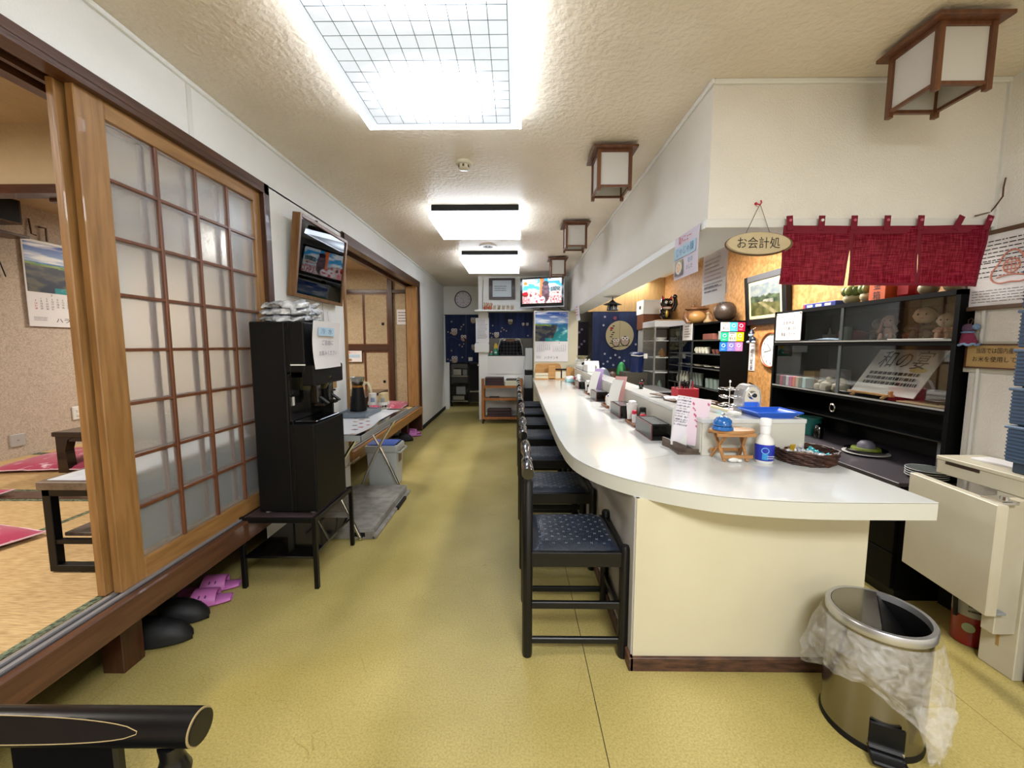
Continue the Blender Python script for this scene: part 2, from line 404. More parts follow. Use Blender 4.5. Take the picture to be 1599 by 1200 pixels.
def frame_of(face):
    return {'-y': (Vector((1, 0, 0)), Vector((0, 0, 1))), '+x': (Vector((0, 1, 0)), Vector((0, 0, 1))), '-x': (Vector((0, -1, 0)), Vector((0, 0, 1))),
            '+y': (Vector((-1, 0, 0)), Vector((0, 0, 1))), '+z': (Vector((1, 0, 0)), Vector((0, 1, 0)))}[face]
def text(name, s, size, c, face, m, parent, w=None, spacing=1.0, line=1.1, th=.0006, rot=0):
    """flat lettering centred on c, lying on a face; width squeezed to w if given"""
    u, v = frame_of(face) if isinstance(face, str) else face
    if rot:
        u2 = u * math.cos(rot) + v * math.sin(rot); v = -u * math.sin(rot) + v * math.cos(rot); u = u2
    cu = bpy.data.curves.new('t', 'FONT'); cu.body = s; cu.size = size; cu.align_x = 'CENTER'; cu.align_y = 'CENTER'
    cu.space_character = spacing; cu.space_line = line; cu.resolution_u = 2
    to = bpy.data.objects.new('t', cu); COL.objects.link(to); bpy.context.view_layer.update()
    me = bpy.data.meshes.new_from_object(to.evaluated_get(bpy.context.evaluated_depsgraph_get()))
    bpy.data.objects.remove(to); bpy.data.curves.remove(cu)
    xs = [p.co.x for p in me.vertices] or [0]; ww = max(xs) - min(xs); mx = (max(xs) + min(xs)) / 2
    k = (w / ww) if (w and ww > 0) else 1
    n = u.cross(v); off = OFF[parent.name]
    for p in me.vertices: p.co = Vector(c) + u * ((p.co.x - mx) * k) + v * p.co.y + n * th - off
    me.name = name; me.materials.clear(); me.materials.append(M[m] if isinstance(m, str) else m)
    o = bpy.data.objects.new(name, me); COL.objects.link(o); o.parent = parent; OFF[o.name] = off
    return o
def lines(name, c, face, w, h, rows, m, parent, th=.0006, fill=.8, thick=.35, seed=1):
    """rows of small unreadable print, as short dashes"""
    u, v = frame_of(face) if isinstance(face, str) else face
    n = u.cross(v); r = random.Random(seed); mb = MB(); c = Vector(c)
    for i in range(rows):
        y = h / 2 - (i + .5) * h / rows; x = -w / 2; end = w / 2 * (fill + r.uniform(-.25, .2))
        while x < end:
            l = r.uniform(.02, .09) * w; t = h / rows * thick / 2
            q = [c + u * a + v * b + n * th for a, b in ((x, y - t), (min(x + l, end), y - t), (min(x + l, end), y + t), (x, y + t))]
            mb.bm.faces.new([mb.bm.verts.new(p) for p in q]); x += l + .015 * w
    return part(name, mb, m, parent)
def picture(name, fn, c, face, w, h, nx, ny, m, parent, th=.0005, bend=None):
    """printed sheet: fn(x,y) in 0..1 gives its colour"""
    u, v = frame_of(face) if isinstance(face, str) else face
    n = u.cross(v); off = OFF[parent.name]; c = Vector(c); vs = []; cols = []
    for j in range(ny + 1):
        for i in range(nx + 1):
            a, b = i / nx, j / ny
            vs.append(c + u * (a - .5) * w + v * (b - .5) * h + n * (th + (bend(a, b) if bend else 0)) - off); cols.append(fn(a, b))
    fs = [(j * (nx + 1) + i, j * (nx + 1) + i + 1, (j + 1) * (nx + 1) + i + 1, (j + 1) * (nx + 1) + i) for j in range(ny) for i in range(nx)]
    me = bpy.data.meshes.new(name); me.from_pydata(vs, [], fs); me.materials.append(m)
    ca = me.color_attributes.new('ink', 'FLOAT_COLOR', 'POINT')
    for i, q in enumerate(cols): ca.data[i].color = (q[0], q[1], q[2], 1)
    o = bpy.data.objects.new(name, me); COL.objects.link(o); o.parent = parent; OFF[o.name] = off
    return o
def L3(h): return Vector(lin(h)[:3])
def mixc(a, b, t): t = max(0, min(1, t)); return a * (1 - t) + b * t
def fb(x, y, s=0): return noise.fractal(Vector((x, y, s)), 1.0, 2.0, 4)
PRINT = printed('colour_print', 0, .45); SCREEN = printed('lit_screen', .62, .2)
def ellipse(cx, cy, rx, ry, n=24): return [(cx + rx * math.cos(2 * PI * i / n), cy + ry * math.sin(2 * PI * i / n)) for i in range(n)]
# ================================================================ THE SETTING
H = 2.4
fl = struct('floor', MB().box(-1.95, 2.6, -2.0, 9.3, -.06, -.004), 'dark')
for x0, x1 in ((-1.95, -1.52), (-1.518, .282), (.285, 1.6), (1.602, 2.6)):
    part('vinyl_sheet', MB().box(x0, x1, -2.0, 9.3, -.004, 0), 'floor', fl)
struct('ceiling', MB().box(-1.5, 2.6, -2.0, 9.3, H, H + .06), 'ceil')
# corridor wall on the left with its two wide openings
wl = MB().box(-1.52, -1.41, -2, 8.0, 2.16, H).box(-1.52, -1.41, 2.37, 3.36, 0, 2.17).box(-1.52, -1.41, 5.97, 8.0, 0, 2.17)
wl = struct('wall_left', wl, 'wall')
part('cover_strip', MB().box(-1.412, -1.405, 1.83, 1.855, 2.165, H), 'white', wl)
struct('trim_1', MB().box(-1.412, -1.392, -2, 8.0, H - .018, H, .004), 'wall')
struct('baseboard_left', MB().box(-1.412, -1.400, 6.0, 8.0, 0, .06), 'dark')
# headers and jambs
struct('trim_2', MB().box(-1.60, -1.395, -1.5, 2.37, 2.125, 2.165, .003).box(-1.60, -1.555, -1.5, 2.37, 2.10, 2.13)
       .box(-1.517, -1.50, -1.5, 2.37, 2.105, 2.13).box(-1.46, -1.395, -1.5, 2.37, 2.108, 2.13), 'brownY')
struct('trim_3', MB().box(-1.60, -1.395, 2.325, 2.375, .255, 2.165, .003), 'brown')
struct('trim_4', MB().box(-1.60, -1.395, 3.35, 5.98, 2.125, 2.18, .003).box(-1.60, -1.55, 3.35, 5.98, 2.09, 2.13).box(-1.47, -1.395, 3.35, 5.98, 2.10, 2.13), 'brownY')
struct('trim_5', MB().box(-1.60, -1.395, 5.93, 5.985, .0, 2.18, .003), 'brown')
struct('trim_6', MB().box(-1.60, -1.395, 3.35, 3.385, .37, 2.18, .003), 'pine')
struct('trim_7', MB().box(-1.57, -1.42, 5.86, 5.895, .375, 2.10).box(-1.57, -1.42, 5.90, 5.93, .375, 2.10), 'pine')
# sills: wooden threshold beam with two aluminium rails, on stub posts
def sill(n, y0, y1, m):
    s = struct('trim_%d' % n, MB().box(-1.47, -1.378, y0, y1, .262, .368, .006), m)
    part('track_plate', MB().box(-1.468, -1.404, y0, y1, .3675, .3705), mat('track_grey', '#4A484A', .4, .4), s)
    part('rail', MB().box(-1.458, -1.444, y0, y1, .370, .377), 'alu', s)
    part('rail', MB().box(-1.424, -1.410, y0, y1, .370, .377), 'alu', s)
    return s
s1 = sill(8, -1.5, 2.32, 'sill')
s2 = sill(9, 3.36, 5.93, 'sillpine')
for y in (-.6, 1.49, ): part('stub_post', MB().box(-1.60, -1.515, y - .045, y + .045, 0, .262, .003), 'brown', s1)
for y in (4.55, 5.6): part('stub_post', MB().box(-1.60, -1.515, y - .05, y + .05, 0, .262, .003), 'brown', s2)
struct('wall_underfloor', MB().box(-1.95, -1.90, -2, 8, 0, .31), 'dark')
# tatami floors
tf = struct('floor', MB().box(-4.0, -1.47, -1.5, 6.3, .31, .345), 'dark')
def tat(x0, x1, y0, y1, along):
    t = part('tatami_mat', MB().box(x0 + .001, x1 - .001, y0 + .001, y1 - .001, .345, .370, .003), 'tatami', tf)
    b = MB()
    if along == 'y': b.box(x0 + .002, x0 + .032, y0, y1, .3695, .3715).box(x1 - .032, x1 - .002, y0, y1, .3695, .3715)
    else: b.box(x0, x1, y0 + .002, y0 + .032, .3695, .3715).box(x0, x1, y1 - .032, y1 - .002, .3695, .3715)
    part('cloth_border', b, 'heri', t)
for y0, y1 in ((-1.5, .45), (.45, 2.28)): tat(-2.33, -1.472, y0, y1, 'y')
for y0, y1 in ((-.42, .48), (.48, 1.38), (1.38, 2.28)): tat(-4.0, -2.33, y0, y1, 'x')
tat(-4.0, -2.33, -1.5, -.42, 'x')
for y0, y1 in ((2.40, 3.27), (3.27, 4.1), (4.1, 5.0), (5.0, 6.3)): tat(-4.0, -2.33, y0, y1, 'x')
for y0, y1 in ((2.40, 4.3), (4.3, 6.3)): tat(-2.33, -1.472, y0, y1, 'y')
struct('trim_10', MB().box(-4.0, -1.472, 2.282, 2.398, .345, .374, .003), 'brownX')
# tatami room shell
struct('wall_far_left', MB().box(-4.08, -4.0, -1.5, 6.3, .31, 2.8), 'lace')
struct('wall_tatami_front', MB().box(-4.08, -1.52, -1.58, -1.5, .31, 2.8), 'lace')
struct('ceiling_tatami', MB().box(-4.08, -1.5, -1.58, 1.98, 2.66, 2.72).box(-4.08, -1.5, 1.98, 2.39, 2.5, 2.72), 'ceil2')
struct('ceiling_tatami', MB().box(-4.08, -1.5, 2.39, 6.4, 2.40, 2.5), 'ceil2')
struct('wall_inner', MB().box(-1.56, -1.52, -1.58, 6.3, 2.165, 2.7), 'ceil2')
struct('wall_partition', MB().box(-4.0, -1.52, 2.36, 2.40, 2.16, 2.5), 'ceil2')
struct('trim_11', MB().box(-4.0, -1.52, 2.335, 2.425, 2.115, 2.165, .003), 'brownX')
struct('trim_12', MB().box(-2.72, -2.63, 2.43, 6.3, 2.10, 2.15, .003), 'brownY')
struct('trim_13', MB().box(-4.0, -1.52, 2.425, 2.43, 2.3, 2.4), 'ceil2')
# closet wall at the far end of the tatami room
cw = struct('wall_closet', MB().box(-4.08, -1.52, 6.3, 6.38, .31, 2.46), 'lace2')
struct('trim_14', MB().box(-4.0, -1.52, 6.255, 6.30, 2.055, 2.105, .003), 'brownX')
struct('trim_15', MB().box(-1.955, -1.885, 6.245, 6.30, .37, 2.40, .003), 'brown')
struct('trim_16', MB().box(-4.0, -1.955, 6.25, 6.30, 1.175, 1.265, .003), 'brownX')
k = 17
def fusuma(x0, x1, z0, z1, side, n):
    d = struct('door_%d' % n, MB().box(x0 + .02, x1 - .02, 6.268, 6.285, z0 + .02, z1 - .02), 'lace2')
    for a in ((x0, x0 + .022, z0, z1), (x1 - .022, x1, z0, z1)): part('door_stile', MB().box(a[0], a[1], 6.258, 6.292, a[2], a[3], .002), 'rose', d)
    for a in ((x0, x1, z0, z0 + .02), (x0, x1, z1 - .02, z1)): part('door_rail', MB().box(a[0], a[1], 6.260, 6.290, a[2], a[3], .002), 'rose', d)
    px = x1 - .085 if side > 0 else x0 + .085
    part('finger_pull', MB().box(px - .02, px + .02, 6.262, 6.27, (z0 + z1) / 2 - .09, (z0 + z1) / 2 - .05, .003), 'black', d)
n = 3
for (x0, x1) in ((-3.90, -3.10), (-3.12, -2.34), (-2.36, -1.96)):
    pass
fusuma(-2.335, -1.957, 1.267, 2.053, 1, 3); fusuma(-3.1, -2.325, 1.267, 2.053, -1, 4)
fusuma(-2.335, -1.957, .374, 1.173, 1, 5); fusuma(-3.1, -2.325, .374, 1.173, -1, 6)
fusuma(-3.9, -3.09, 1.267, 2.053, -1, 7); fusuma(-3.9, -3.09, .374, 1.173, -1, 8)

# ---- sliding lattice doors with frosted panes (two, one behind the other)
def lattice_door(n, X, y0, yb, grid):
    """X: mid plane; y0..yb extent along the track"""
    d = struct('door_%d' % n, MB().box(X - .0145, X + .0145, y0, y0 + .10, .376, 2.118, .003), 'pine')
    part('door_stile', MB().box(X - .0145, X + .0145, yb - .055, yb, .376, 2.118, .003), 'pine', d)
    part('door_rail', MB().box(X - .0145, X + .0145, y0 + .10, yb - .055, 2.048, 2.118, .002), 'pineY', d)
    part('door_rail', MB().box(X - .0145, X + .0145, y0 + .10, yb - .055, .376, .455, .002), 'pineY', d)
    ya, yc = y0 + .10, yb - .055
    ys = [ya + (yc - ya) * i / 4 for i in range(5)]; zs = [.455 + (2.048 - .455) * i / 8 for i in range(9)]
    for i in range(4):
        for j in range(8):
            part('pane', MB().box(X - .002, X + .002, ys[i] + .003, ys[i + 1] - .003, zs[j] + .003, zs[j + 1] - .003), 'frost', d)
    for y in ys[1:-1]: part('muntin', MB().box(X - .010, X + .012, y - .007, y + .007, .455, 2.048, .0015), 'rose', d)
    for z in zs[1:-1]: part('muntin', MB().box(X - .009, X + .010, ya, yc, z - .006, z + .006, .0015), 'rose', d)
lattice_door(1, -1.438, 1.375, 2.328, 0)
lattice_door(2, -1.478, 1.355, 2.315, 0)

# ---- right side: entrance wall, soffit, kitchen shell
wr = struct('wall_right', MB().box(2.1, 2.2, -2, 1.905, 0, H).box(2.1, 2.6, 1.87, 1.905, 0, H), 'wallR')
so = struct('wall_soffit', MB().box(.846, 1.10, 1.867, 6.85, 1.80, H).box(1.10, 2.1, 1.867, 2.10, 1.80, H), 'wallR')
part('bottom_rail', MB().box(.836, 1.10, 1.857, 6.85, 1.785, 1.822, .002).box(1.10, 2.1, 1.857, 2.10, 1.785, 1.822, .002), 'white', so)
struct('trim_18', MB().box(.832, .846, 1.853, 6.85, H - .02, H, .003).box(.846, 2.1, 1.853, 1.867, H - .02, H, .003), 'wall')
struct('trim_19', MB().box(2.09, 2.1, 1.855, 1.867, 0, H), 'white')
struct('wall_kitchen_right', MB().box(2.5, 2.6, 1.9, 7.0, 0, H), 'orange')
kt = struct('wall_kitchen_far', MB().box(1.22, 2.5, 7.0, 7.06, 1.83, H).box(2.2, 2.5, 7.0, 7.06, 0, 1.83), 'tan')
part('panel_seam', MB().box(2.485, 2.5, 6.985, 7.0, 1.0, H), 'sillpine', kt)
struct('wall_kitchen_rear', MB().box(-1.6, 2.6, 9.2, 9.3, 0, H), 'greypanel')
struct('wall_kitchen_side', MB().box(2.5, 2.6, 7.0, 9.2, 0, H), 'greypanel')
struct('wall_entrance', MB().box(-1.5, 2.2, -2.06, -2, 0, H), 'wallR')
struct('wall_scullery_left', MB().box(-1.58, -1.5, 8.0, 9.2, 0, H), 'wall')
struct('wall_noren', MB().box(-1.5, -.56, 8.0, 8.1, 1.84, H).box(-1.41, -1.33, 7.99, 8.1, 0, 1.84), 'wall')
struct('wall_end', MB().box(-.63, -.47, 6.85, 6.97, 0, H).box(-.47, .97, 6.85, 6.97, 1.815, H)
       .box(-.47, .28, 6.85, 6.97, 0, 1.09).box(-.63, -.56, 6.97, 8.0, 0, H), 'wall')
struct('wall_end_block', MB().box(.278, .97, 6.43, 6.97, 0, 1.80, .004), 'cream')
struct('baseboard_end', MB().box(-.635, -.63, 6.85, 8.0, 0, .06), 'dark')
sh = solo('wall_shelf', MB().box(-.67, .30, 6.60, 6.85, 1.81, 1.835, .003), 'white', 'long white shelf high on the end wall under the framed print', 'shelf')
# serving hatch glass pane frame
wn = struct('window_1', MB().box(-.475, .285, 6.84, 6.86, 1.800, 1.815).box(.270, .285, 6.84, 6.97, 1.09, 1.80).box(-.475, .285, 6.84, 6.97, 1.085, 1.097), 'black')
# ---------------------------------------------------------------- ceiling fittings
def light_mat(name, hot, base, strength):
    """opal acrylic lit by tubes behind it: brighter bands where the tubes are"""
    m = bpy.data.materials.new(name); m.use_nodes = True; nt = m.node_tree; b = nt.nodes['Principled BSDF']
    b.inputs['Base Color'].default_value = (.75, .78, .78, 1); b.inputs['Roughness'].default_value = .3
    tc = nt.nodes.new('ShaderNodeTexCoord'); acc = None
    for (cx, cy, rx, ry) in hot:
        mp = nt.nodes.new('ShaderNodeMapping'); mp.vector_type = 'POINT'
        mp.inputs['Location'].default_value = (-cx / rx, -cy / ry, 0); mp.inputs['Scale'].default_value = (1 / rx, 1 / ry, 0)
        nt.links.new(tc.outputs['Object'], mp.inputs[0])
        g = nt.nodes.new('ShaderNodeTexGradient'); g.gradient_type = 'QUADRATIC_SPHERE'; nt.links.new(mp.outputs[0], g.inputs[0])
        if acc is None: acc = g.outputs[1]
        else:
            a = nt.nodes.new('ShaderNodeMath'); a.operation = 'ADD'; nt.links.new(acc, a.inputs[0]); nt.links.new(g.outputs[1], a.inputs[1]); acc = a.outputs[0]
    ml = nt.nodes.new('ShaderNodeMath'); ml.operation = 'MULTIPLY_ADD'; ml.inputs[1].default_value = strength; ml.inputs[2].default_value = base
    nt.links.new(acc, ml.inputs[0]); nt.links.new(ml.outputs[0], b.inputs['Emission Strength'])
    b.inputs['Emission Color'].default_value = lin('#DFEDFF')
    return m
def panel_light(y0, y1, x0, x1, label, hot, base, strength, grid=False, zb=2.325):
    r = root('ceiling_light', label, 'ceiling light', ((x0 + x1) / 2, (y0 + y1) / 2, zb + .01), group=None)
    zt = 2.374 if grid else 2.350
    part('base_plate', MB().box(x0 + .02, x1 - .02, y0 + .005, y1 - .02, zt, 2.4, .004), 'blackm' if not grid else 'white', r)
    mm = light_mat('lit_diffuser_%d' % int(y0 * 10), hot, base, strength)
    part('diffuser', MB().box(x0 + .012, x1 - .012, y0 + .012, y1 - .012, zb, zt - .006, .006), mm, r)
    part('rim', MB().box(x0, x1, y0, y0 + .016, zb - .004, zt, .003).box(x0, x1, y1 - .016, y1, zb - .004, zt, .003)
         .box(x0, x0 + .016, y0, y1, zb - .004, zt, .003).box(x1 - .016, x1, y0, y1, zb - .004, zt, .003), M['rimglow'], r)
    if grid:
        g = MB(); X0, X1, Y0, Y1 = x0 + .055, x1 - .055, y0 + .05, y1 - .05; nx = 10; ny = int((Y1 - Y0) / ((X1 - X0) / nx) + .5)
        for i in range(nx + 1): x = X0 + (X1 - X0) * i / nx; g.box(x - .0012, x + .0012, Y0, Y1, zb - .0006, zb)
        for i in range(ny + 1): y = Y0 + (Y1 - Y0) * i / ny; g.box(X0, X1, y - .0012, y + .0012, zb - .0006, zb)
        part('grid_lines', g, M['gridline'], r)
    return r
M['rimglow'] = mat('opal_rim', '#D8DDDD', .3, emit=('#E6F0FF', 5.0))
M['gridline'] = mat('grid_line', '#7F8C99', .5)
panel_light(.95, 2.10, -.72, .025, 'large square ceiling light with a fine grid on its lit cover, nearest the camera', [(0, .30, .34, .26), (0, -.28, .42, .24)], .33, 13, True)
panel_light(3.40, 4.09, -.71, .04, 'second ceiling light along the corridor, between smoke detector and round speaker', [(0, .0, .42, .40)], .8, 9, zb=2.30)
panel_light(5.02, 5.98, -.68, .04, 'farthest ceiling light, in front of the end wall', [(0, 0, .42, .55)], .8, 8, zb=2.30)
r = root('smoke_detector', 'round cream smoke detector on the ceiling between the two nearest lights', 'smoke detector', (-.325, 2.64, 2.35))
part('base', MB().lathe([(0, 0), (.052, 0), (.052, -.012), (.046, -.018), (0, -.018)], (-.325, 2.64, 2.4)), 'cream', r, smooth=True)
part('sensor_cage', MB().lathe([(.034, -.018), (.034, -.040), (.026, -.046), (0, -.046)], (-.325, 2.64, 2.4)), 'cream', r, smooth=True)
g = MB()
for i in range(6): a = i * PI / 3; g.box(-.006, .006, .0325, .0355, -.038, -.022, 0, Matrix.Translation((-.325, 2.64, 2.4)) @ Matrix.Rotation(a, 4, 'Z'))
part('sensor_slots', g, 'sill', r)
r = root('ceiling_speaker', 'small round white fitting on the ceiling beyond the second light', 'ceiling speaker', (-.325, 4.78, 2.385))
part('ring', MB().lathe([(.10, 0), (.098, -.012), (.06, -.014), (.055, -.006), (.055, 0)], (-.325, 4.78, 2.4), 28), 'white', r, smooth=True)
part('grille', MB().lathe([(0, -.008), (.03, -.008), (.055, -.004)], (-.325, 4.78, 2.4), 20), 'grey', r, smooth=True)
part('slot', MB().box(-.355, -.335, 4.765, 4.795, 2.388, 2.392).box(-.315, -.295, 4.765, 4.795, 2.388, 2.392), 'black', r)
# ---- four wooden box lanterns on the ceiling
M['shoji'] = mat('lantern_paper', '#C9C6C2', .7, trans=0)
M['lampwood'] = wood('lantern_wood', '#6E452A', '#573320', 2, .45)
def lantern():
    r = root('ceiling_lantern', 'x', 'lantern', (0, 0, 0), world=False)
    part('mount', MB().cyl((0, 0, -.02), (0, 0, 0), .05, n=16), 'blackm', r)
    part('roof_board', MB().box(-.125, .125, -.125, .125, -.034, -.020, .002), 'lampwood', r)
    for sx in (-1, 1):
        for sy in (-1, 1): part('corner_post', MB().box(sx * .088 - .010, sx * .088 + .010, sy * .088 - .010, sy * .088 + .010, -.255, -.034, .0015), 'lampwood', r)
    for s in (-1, 1):
        part('side_bar', MB().box(-.078, .078, s * .088 - .007, s * .088 + .007, -.237, -.225, .001), 'lampwood', r)
        part('side_bar', MB().box(s * .088 - .007, s * .088 + .007, -.078, .078, -.237, -.225, .001), 'lampwood', r)
        part('side_bar', MB().box(-.078, .078, s * .088 - .007, s * .088 + .007, -.048, -.034, .001), 'lampwood', r)
        part('side_bar', MB().box(s * .088 - .007, s * .088 + .007, -.078, .078, -.048, -.034, .001), 'lampwood', r)
        part('paper_panel', MB().box(-.078, .078, s * .086 - .0015, s * .086 + .0015, -.226, -.046), 'shoji', r)
        part('paper_panel', MB().box(s * .086 - .0015, s * .086 + .0015, -.078, .078, -.226, -.046), 'shoji', r)
    part('socket', MB().cyl((0, 0, -.09), (0, 0, -.034), .022, n=12), 'white', r)
    part('bulb', MB().ell((0, 0, -.125), (.028, .028, .04), 12), 'white', r, smooth=True)
    return r
L0 = lantern(); L0.location = (1.535, 1.60, H)
L0['label'] = 'wooden box lantern nearest the camera, above the red curtain'
G = None
dup(L0, (.555, 2.50, H), 0, 'wooden box ceiling lantern over the curved end of the white counter')
dup(L0, (.545, 3.90, H), 0, 'third box ceiling lantern from the camera, over the middle of the counter')
dup(L0, (.535, 5.42, H), 0, 'smallest box ceiling lantern, just in front of the television')
# ================================================================ LEFT SIDE
def sea(x, y, seed=0):
    """coast picture: sky, cliff, green sea"""
    n = fb(x * 5, y * 7, seed)
    if y > .62:
        t = (y - .62) / .38
        c = mixc(L3('#9DB9DE'), L3('#1E4EA8'), t * 1.1); cl = fb(x * 2.2, y * 11, seed + 3)
        return mixc(c, L3('#EEF2F8'), max(0, min(1, cl * 1.6 + .25 - abs(y - .74) * 2.4)))
    top = .60 - .05 * x
    edge = .12 + .42 * (1 - ((x) ** 1.2)) if x < .75 else 0
    cliff = x < .62 + .25 * (y - .35) + .05 * n and y < top and x < .75
    if cliff and y > top - .05 and x < .5: return mixc(L3('#8FA545'), L3('#4F7A30'), n + .5)
    if cliff and (y > .12 or x < .3): return mixc(L3('#20283C'), L3('#5A5648'), max(0, n * 1.6 + .25))
    c = mixc(L3('#0D7F86'), L3('#2F6FB0'), (y - .25) * 2.6)
    return mixc(c, L3('#9AD8D4'), max(0, n * 1.4 - .1))
def cal_month(x, z, w, h, first, days, face, par, cx, cy):
    pass
def calendar(name, label, c, face, w, h, group=None):
    """c = centre of the sheet"""
    u, v = frame_of(face); c = Vector(c); n = u.cross(v)
    r = root(name, label, 'calendar', c - v * h / 2)
    a = c - u * w / 2 - v * h / 2
    part('sheet', MB().prism([(0, 0), (w, 0), (w, h), (0, h)], a, u, v, .004), 'paper', r)
    part('top_strip', MB().prism([(0, h - .018), (w, h - .018), (w, h), (0, h)], a + n * .004, u, v, .002), 'white', r)
    picture('photo_print', sea, c + v * (h * .185) + n * .004, face, w * .97, h * .57, 64, 64, PRINT, r)
    base = c - v * h * .28 + n * .004
    for s, mth, st, dn in ((-1, '7', 1, 31), (1, '8', 4, 31)):
        o = base + u * s * w * .235
        text('month_number', mth, h * .036, o + v * h * .150, face, 'ink', r)
        for d in range(7):
            col = [d - st + 1 + 7 * j for j in range(6)]
            body = '\n'.join(str(q) if 0 < q <= dn else ' ' for q in col[:5 if st < 5 else 6])
            text('day_numbers', body, h * .028, o + u * (d - 3) * w * .060 + v * h * .048, face, 'ink' if d else 'inkred', r, line=1.05)
    text('printed_name', 'ハラテンキ', h * .066, base - v * h * .145, face, 'ink', r, w=w * .42)
    lines('small_print', base - u * w * .36 - v * h * .13, face, w * .18, h * .05, 3, 'inkgrey', r)
    return r
calendar('wall_calendar', 'coast photograph calendar hanging on the tatami room wall, half behind the sliding door', (-3.985, 3.66, 1.78), '+x', .68, .71)
# things hanging high on the tatami room wall
r = root('wall_speaker', 'dark brown boxy unit high on the tatami room wall, at the left edge', 'speaker', (-3.87, 3.0, 2.19))
part('cabinet', MB().box(-4.0, -3.80, 2.75, 3.20, 2.19, 2.37, .006), 'brown', r)
part('front_grille', MB().box(-3.80, -3.795, 2.77, 3.18, 2.20, 2.36), 'black', r)
part('shelf_board', MB().box(-4.0, -3.84, 2.7, 3.27, 2.105, 2.125, .003), 'brownY', r)
r = root('key_hooks', 'small metal hooks and cords beside the tatami room calendar', 'hooks', (-3.99, 3.30, 2.02))
part('hook', MB().tube([(-3.99, 3.40, 2.30), (-3.98, 3.40, 2.18), (-3.96, 3.42, 2.17)], .006), 'sill', r)
part('hook', MB().tube([(-3.99, 3.46, 2.25), (-3.97, 3.50, 2.25), (-3.97, 3.50, 2.14)], .008), 'sill', r)
part('cord', MB().tube([(-3.99, 3.17, 2.10), (-3.985, 3.17, 1.92), (-3.985, 3.20, 1.80)], .004), 'black', r)
part('tag', MB().box(-3.995, -3.98, 3.14, 3.18, 1.96, 2.02, .004), 'brown', r)
def plate(label, y, z, w, h, m, par):
    r = root('wall_switch' if m == 'white' else 'wall_outlet', label, 'switch' if m == 'white' else 'outlet', (-3.99, y, z - h / 2))
    part('cover_plate', MB().box(-4.0, -3.988, y - w / 2, y + w / 2, z - h / 2, z + h / 2, .004), m, r)
    if par:
        part('rocker', MB().box(-3.990, -3.983, y - .012, y + .012, z + .008, z + .030, .002), m, r)
        part('rocker', MB().box(-3.990, -3.983, y - .012, y + .012, z - .030, z - .008, .002), m, r)
    else: part('screw', MB().cyl((-3.989, y, z), (-3.985, y, z), .006, n=8), 'grey', r)
    return r
plate('white two-rocker switch plate on the tatami room wall beside the sliding door', 3.62, .655, .085, .12, 'white', True)
plate('beige square blank cover plate low on the tatami room wall', 3.16, .51, .10, .10, 'lampbeige' if False else 'greypanel', False)
# low tables
def steel_table():
    x0, x1, y0, y1, zt = -1.85, -1.53, 1.50, 2.62, .745
    r = root('low_table', 'low table with grey wood top on a black steel frame beside the sliding door', 'table', (-1.69, 2.06, .37))
    part('tabletop', MB().box(x0, x1, y0, y1, zt - .033, zt, .003), wood('grey_oak', '#6C5B4C', '#554638', 1, .5), r)
    for x in (x0 + .02, x1 - .02):
        for y in (y0 + .03, y1 - .03): part('leg', MB().box(x - .016, x + .016, y - .016, y + .016, .40, zt - .033, .002), 'blackm', r)
    for y in (y0 + .03, y1 - .03):
        part('frame_bar', MB().box(x0 + .004, x1 - .004, y - .016, y + .016, .375, .402, .002), 'blackm', r)
        part('frame_bar', MB().box(x0 + .004, x1 - .004, y - .016, y + .016, zt - .062, zt - .034, .002), 'blackm', r)
    for x in (x0 + .02, x1 - .02): part('frame_bar', MB().box(x - .014, x + .014, y0 + .04, y1 - .04, zt - .060, zt - .034, .002), 'blackm', r)
    part('lower_shelf', MB().box(x0 + .036, x1 - .036, y0 + .05, y1 - .05, .505, .520, .002), M['grey_oak_s'], r)
    part('side_panel', MB().box(x1 - .012, x1 - .002, y0 + .05, y1 - .05, .40, zt - .036), mat('pane_darkening_board', '#16130F', .6), r)  # added dark board that makes the lower frosted panes look dark
    part('shelf_rail', MB().box(x0 + .03, x1 - .03, y0 + .018, y0 + .040, .488, .504), 'blackm', r)
    solo('table_mat', MB().box(x0 + .025, x1 - .03, y0 + .02, y1 - .04, zt, zt + .003, .001), mat('mat_cloth', '#C8CBD2', .8, var=('#AEB4BF', 9)), 'pale blue-white cloth laid along the grey low table', 'table mat')
M['grey_oak_s'] = wood('grey_oak_dark', '#5B4C42', '#473A31', 1, .5)
steel_table()
def lacquer_table(name, label, x0, x1, y0, y1, zt):
    r = root(name, label, 'table', ((x0 + x1) / 2, (y0 + y1) / 2, .37))
    mm = mat('dark_lacquer', '#23120F', .25, coat=.4)
    part('tabletop', MB().box(x0, x1, y0, y1, zt - .035, zt, .01, seg=2), mm, r)
    for x, sx in ((x0, 1), (x1, -1)):
        for y, sy in ((y0, 1), (y1, -1)):
            part('leg', MB().prism([(0, 0), (.075, 0), (.062, zt - .50), (.085, zt - .43), (.13, zt - .405), (0, zt - .405)] if sx > 0 else [(0, 0), (0, zt - .405), (-.13, zt - .405), (-.085, zt - .43), (-.062, zt - .50), (-.075, 0)], (x + sx * .012, y + (sy * .015 if sy > 0 else sy * .015 + 0) + (.06 if sy > 0 else 0), .37), (1, 0, 0), (0, 0, 1), .06), mm, r)
    for ya in (y0 + .02, y1 - .045): part('apron', MB().box(x0 + .09, x1 - .09, ya, ya + .025, zt - .07, zt - .035), mm, r)
    return r
lacquer_table('low_table', 'dark lacquered low table with curved legs in front of the patterned tatami room wall', -3.24, -2.05, 2.75, 3.55, .665)
lacquer_table('low_table', 'dark low table in the far tatami room', -2.65, -1.68, 4.55, 5.30, .69)
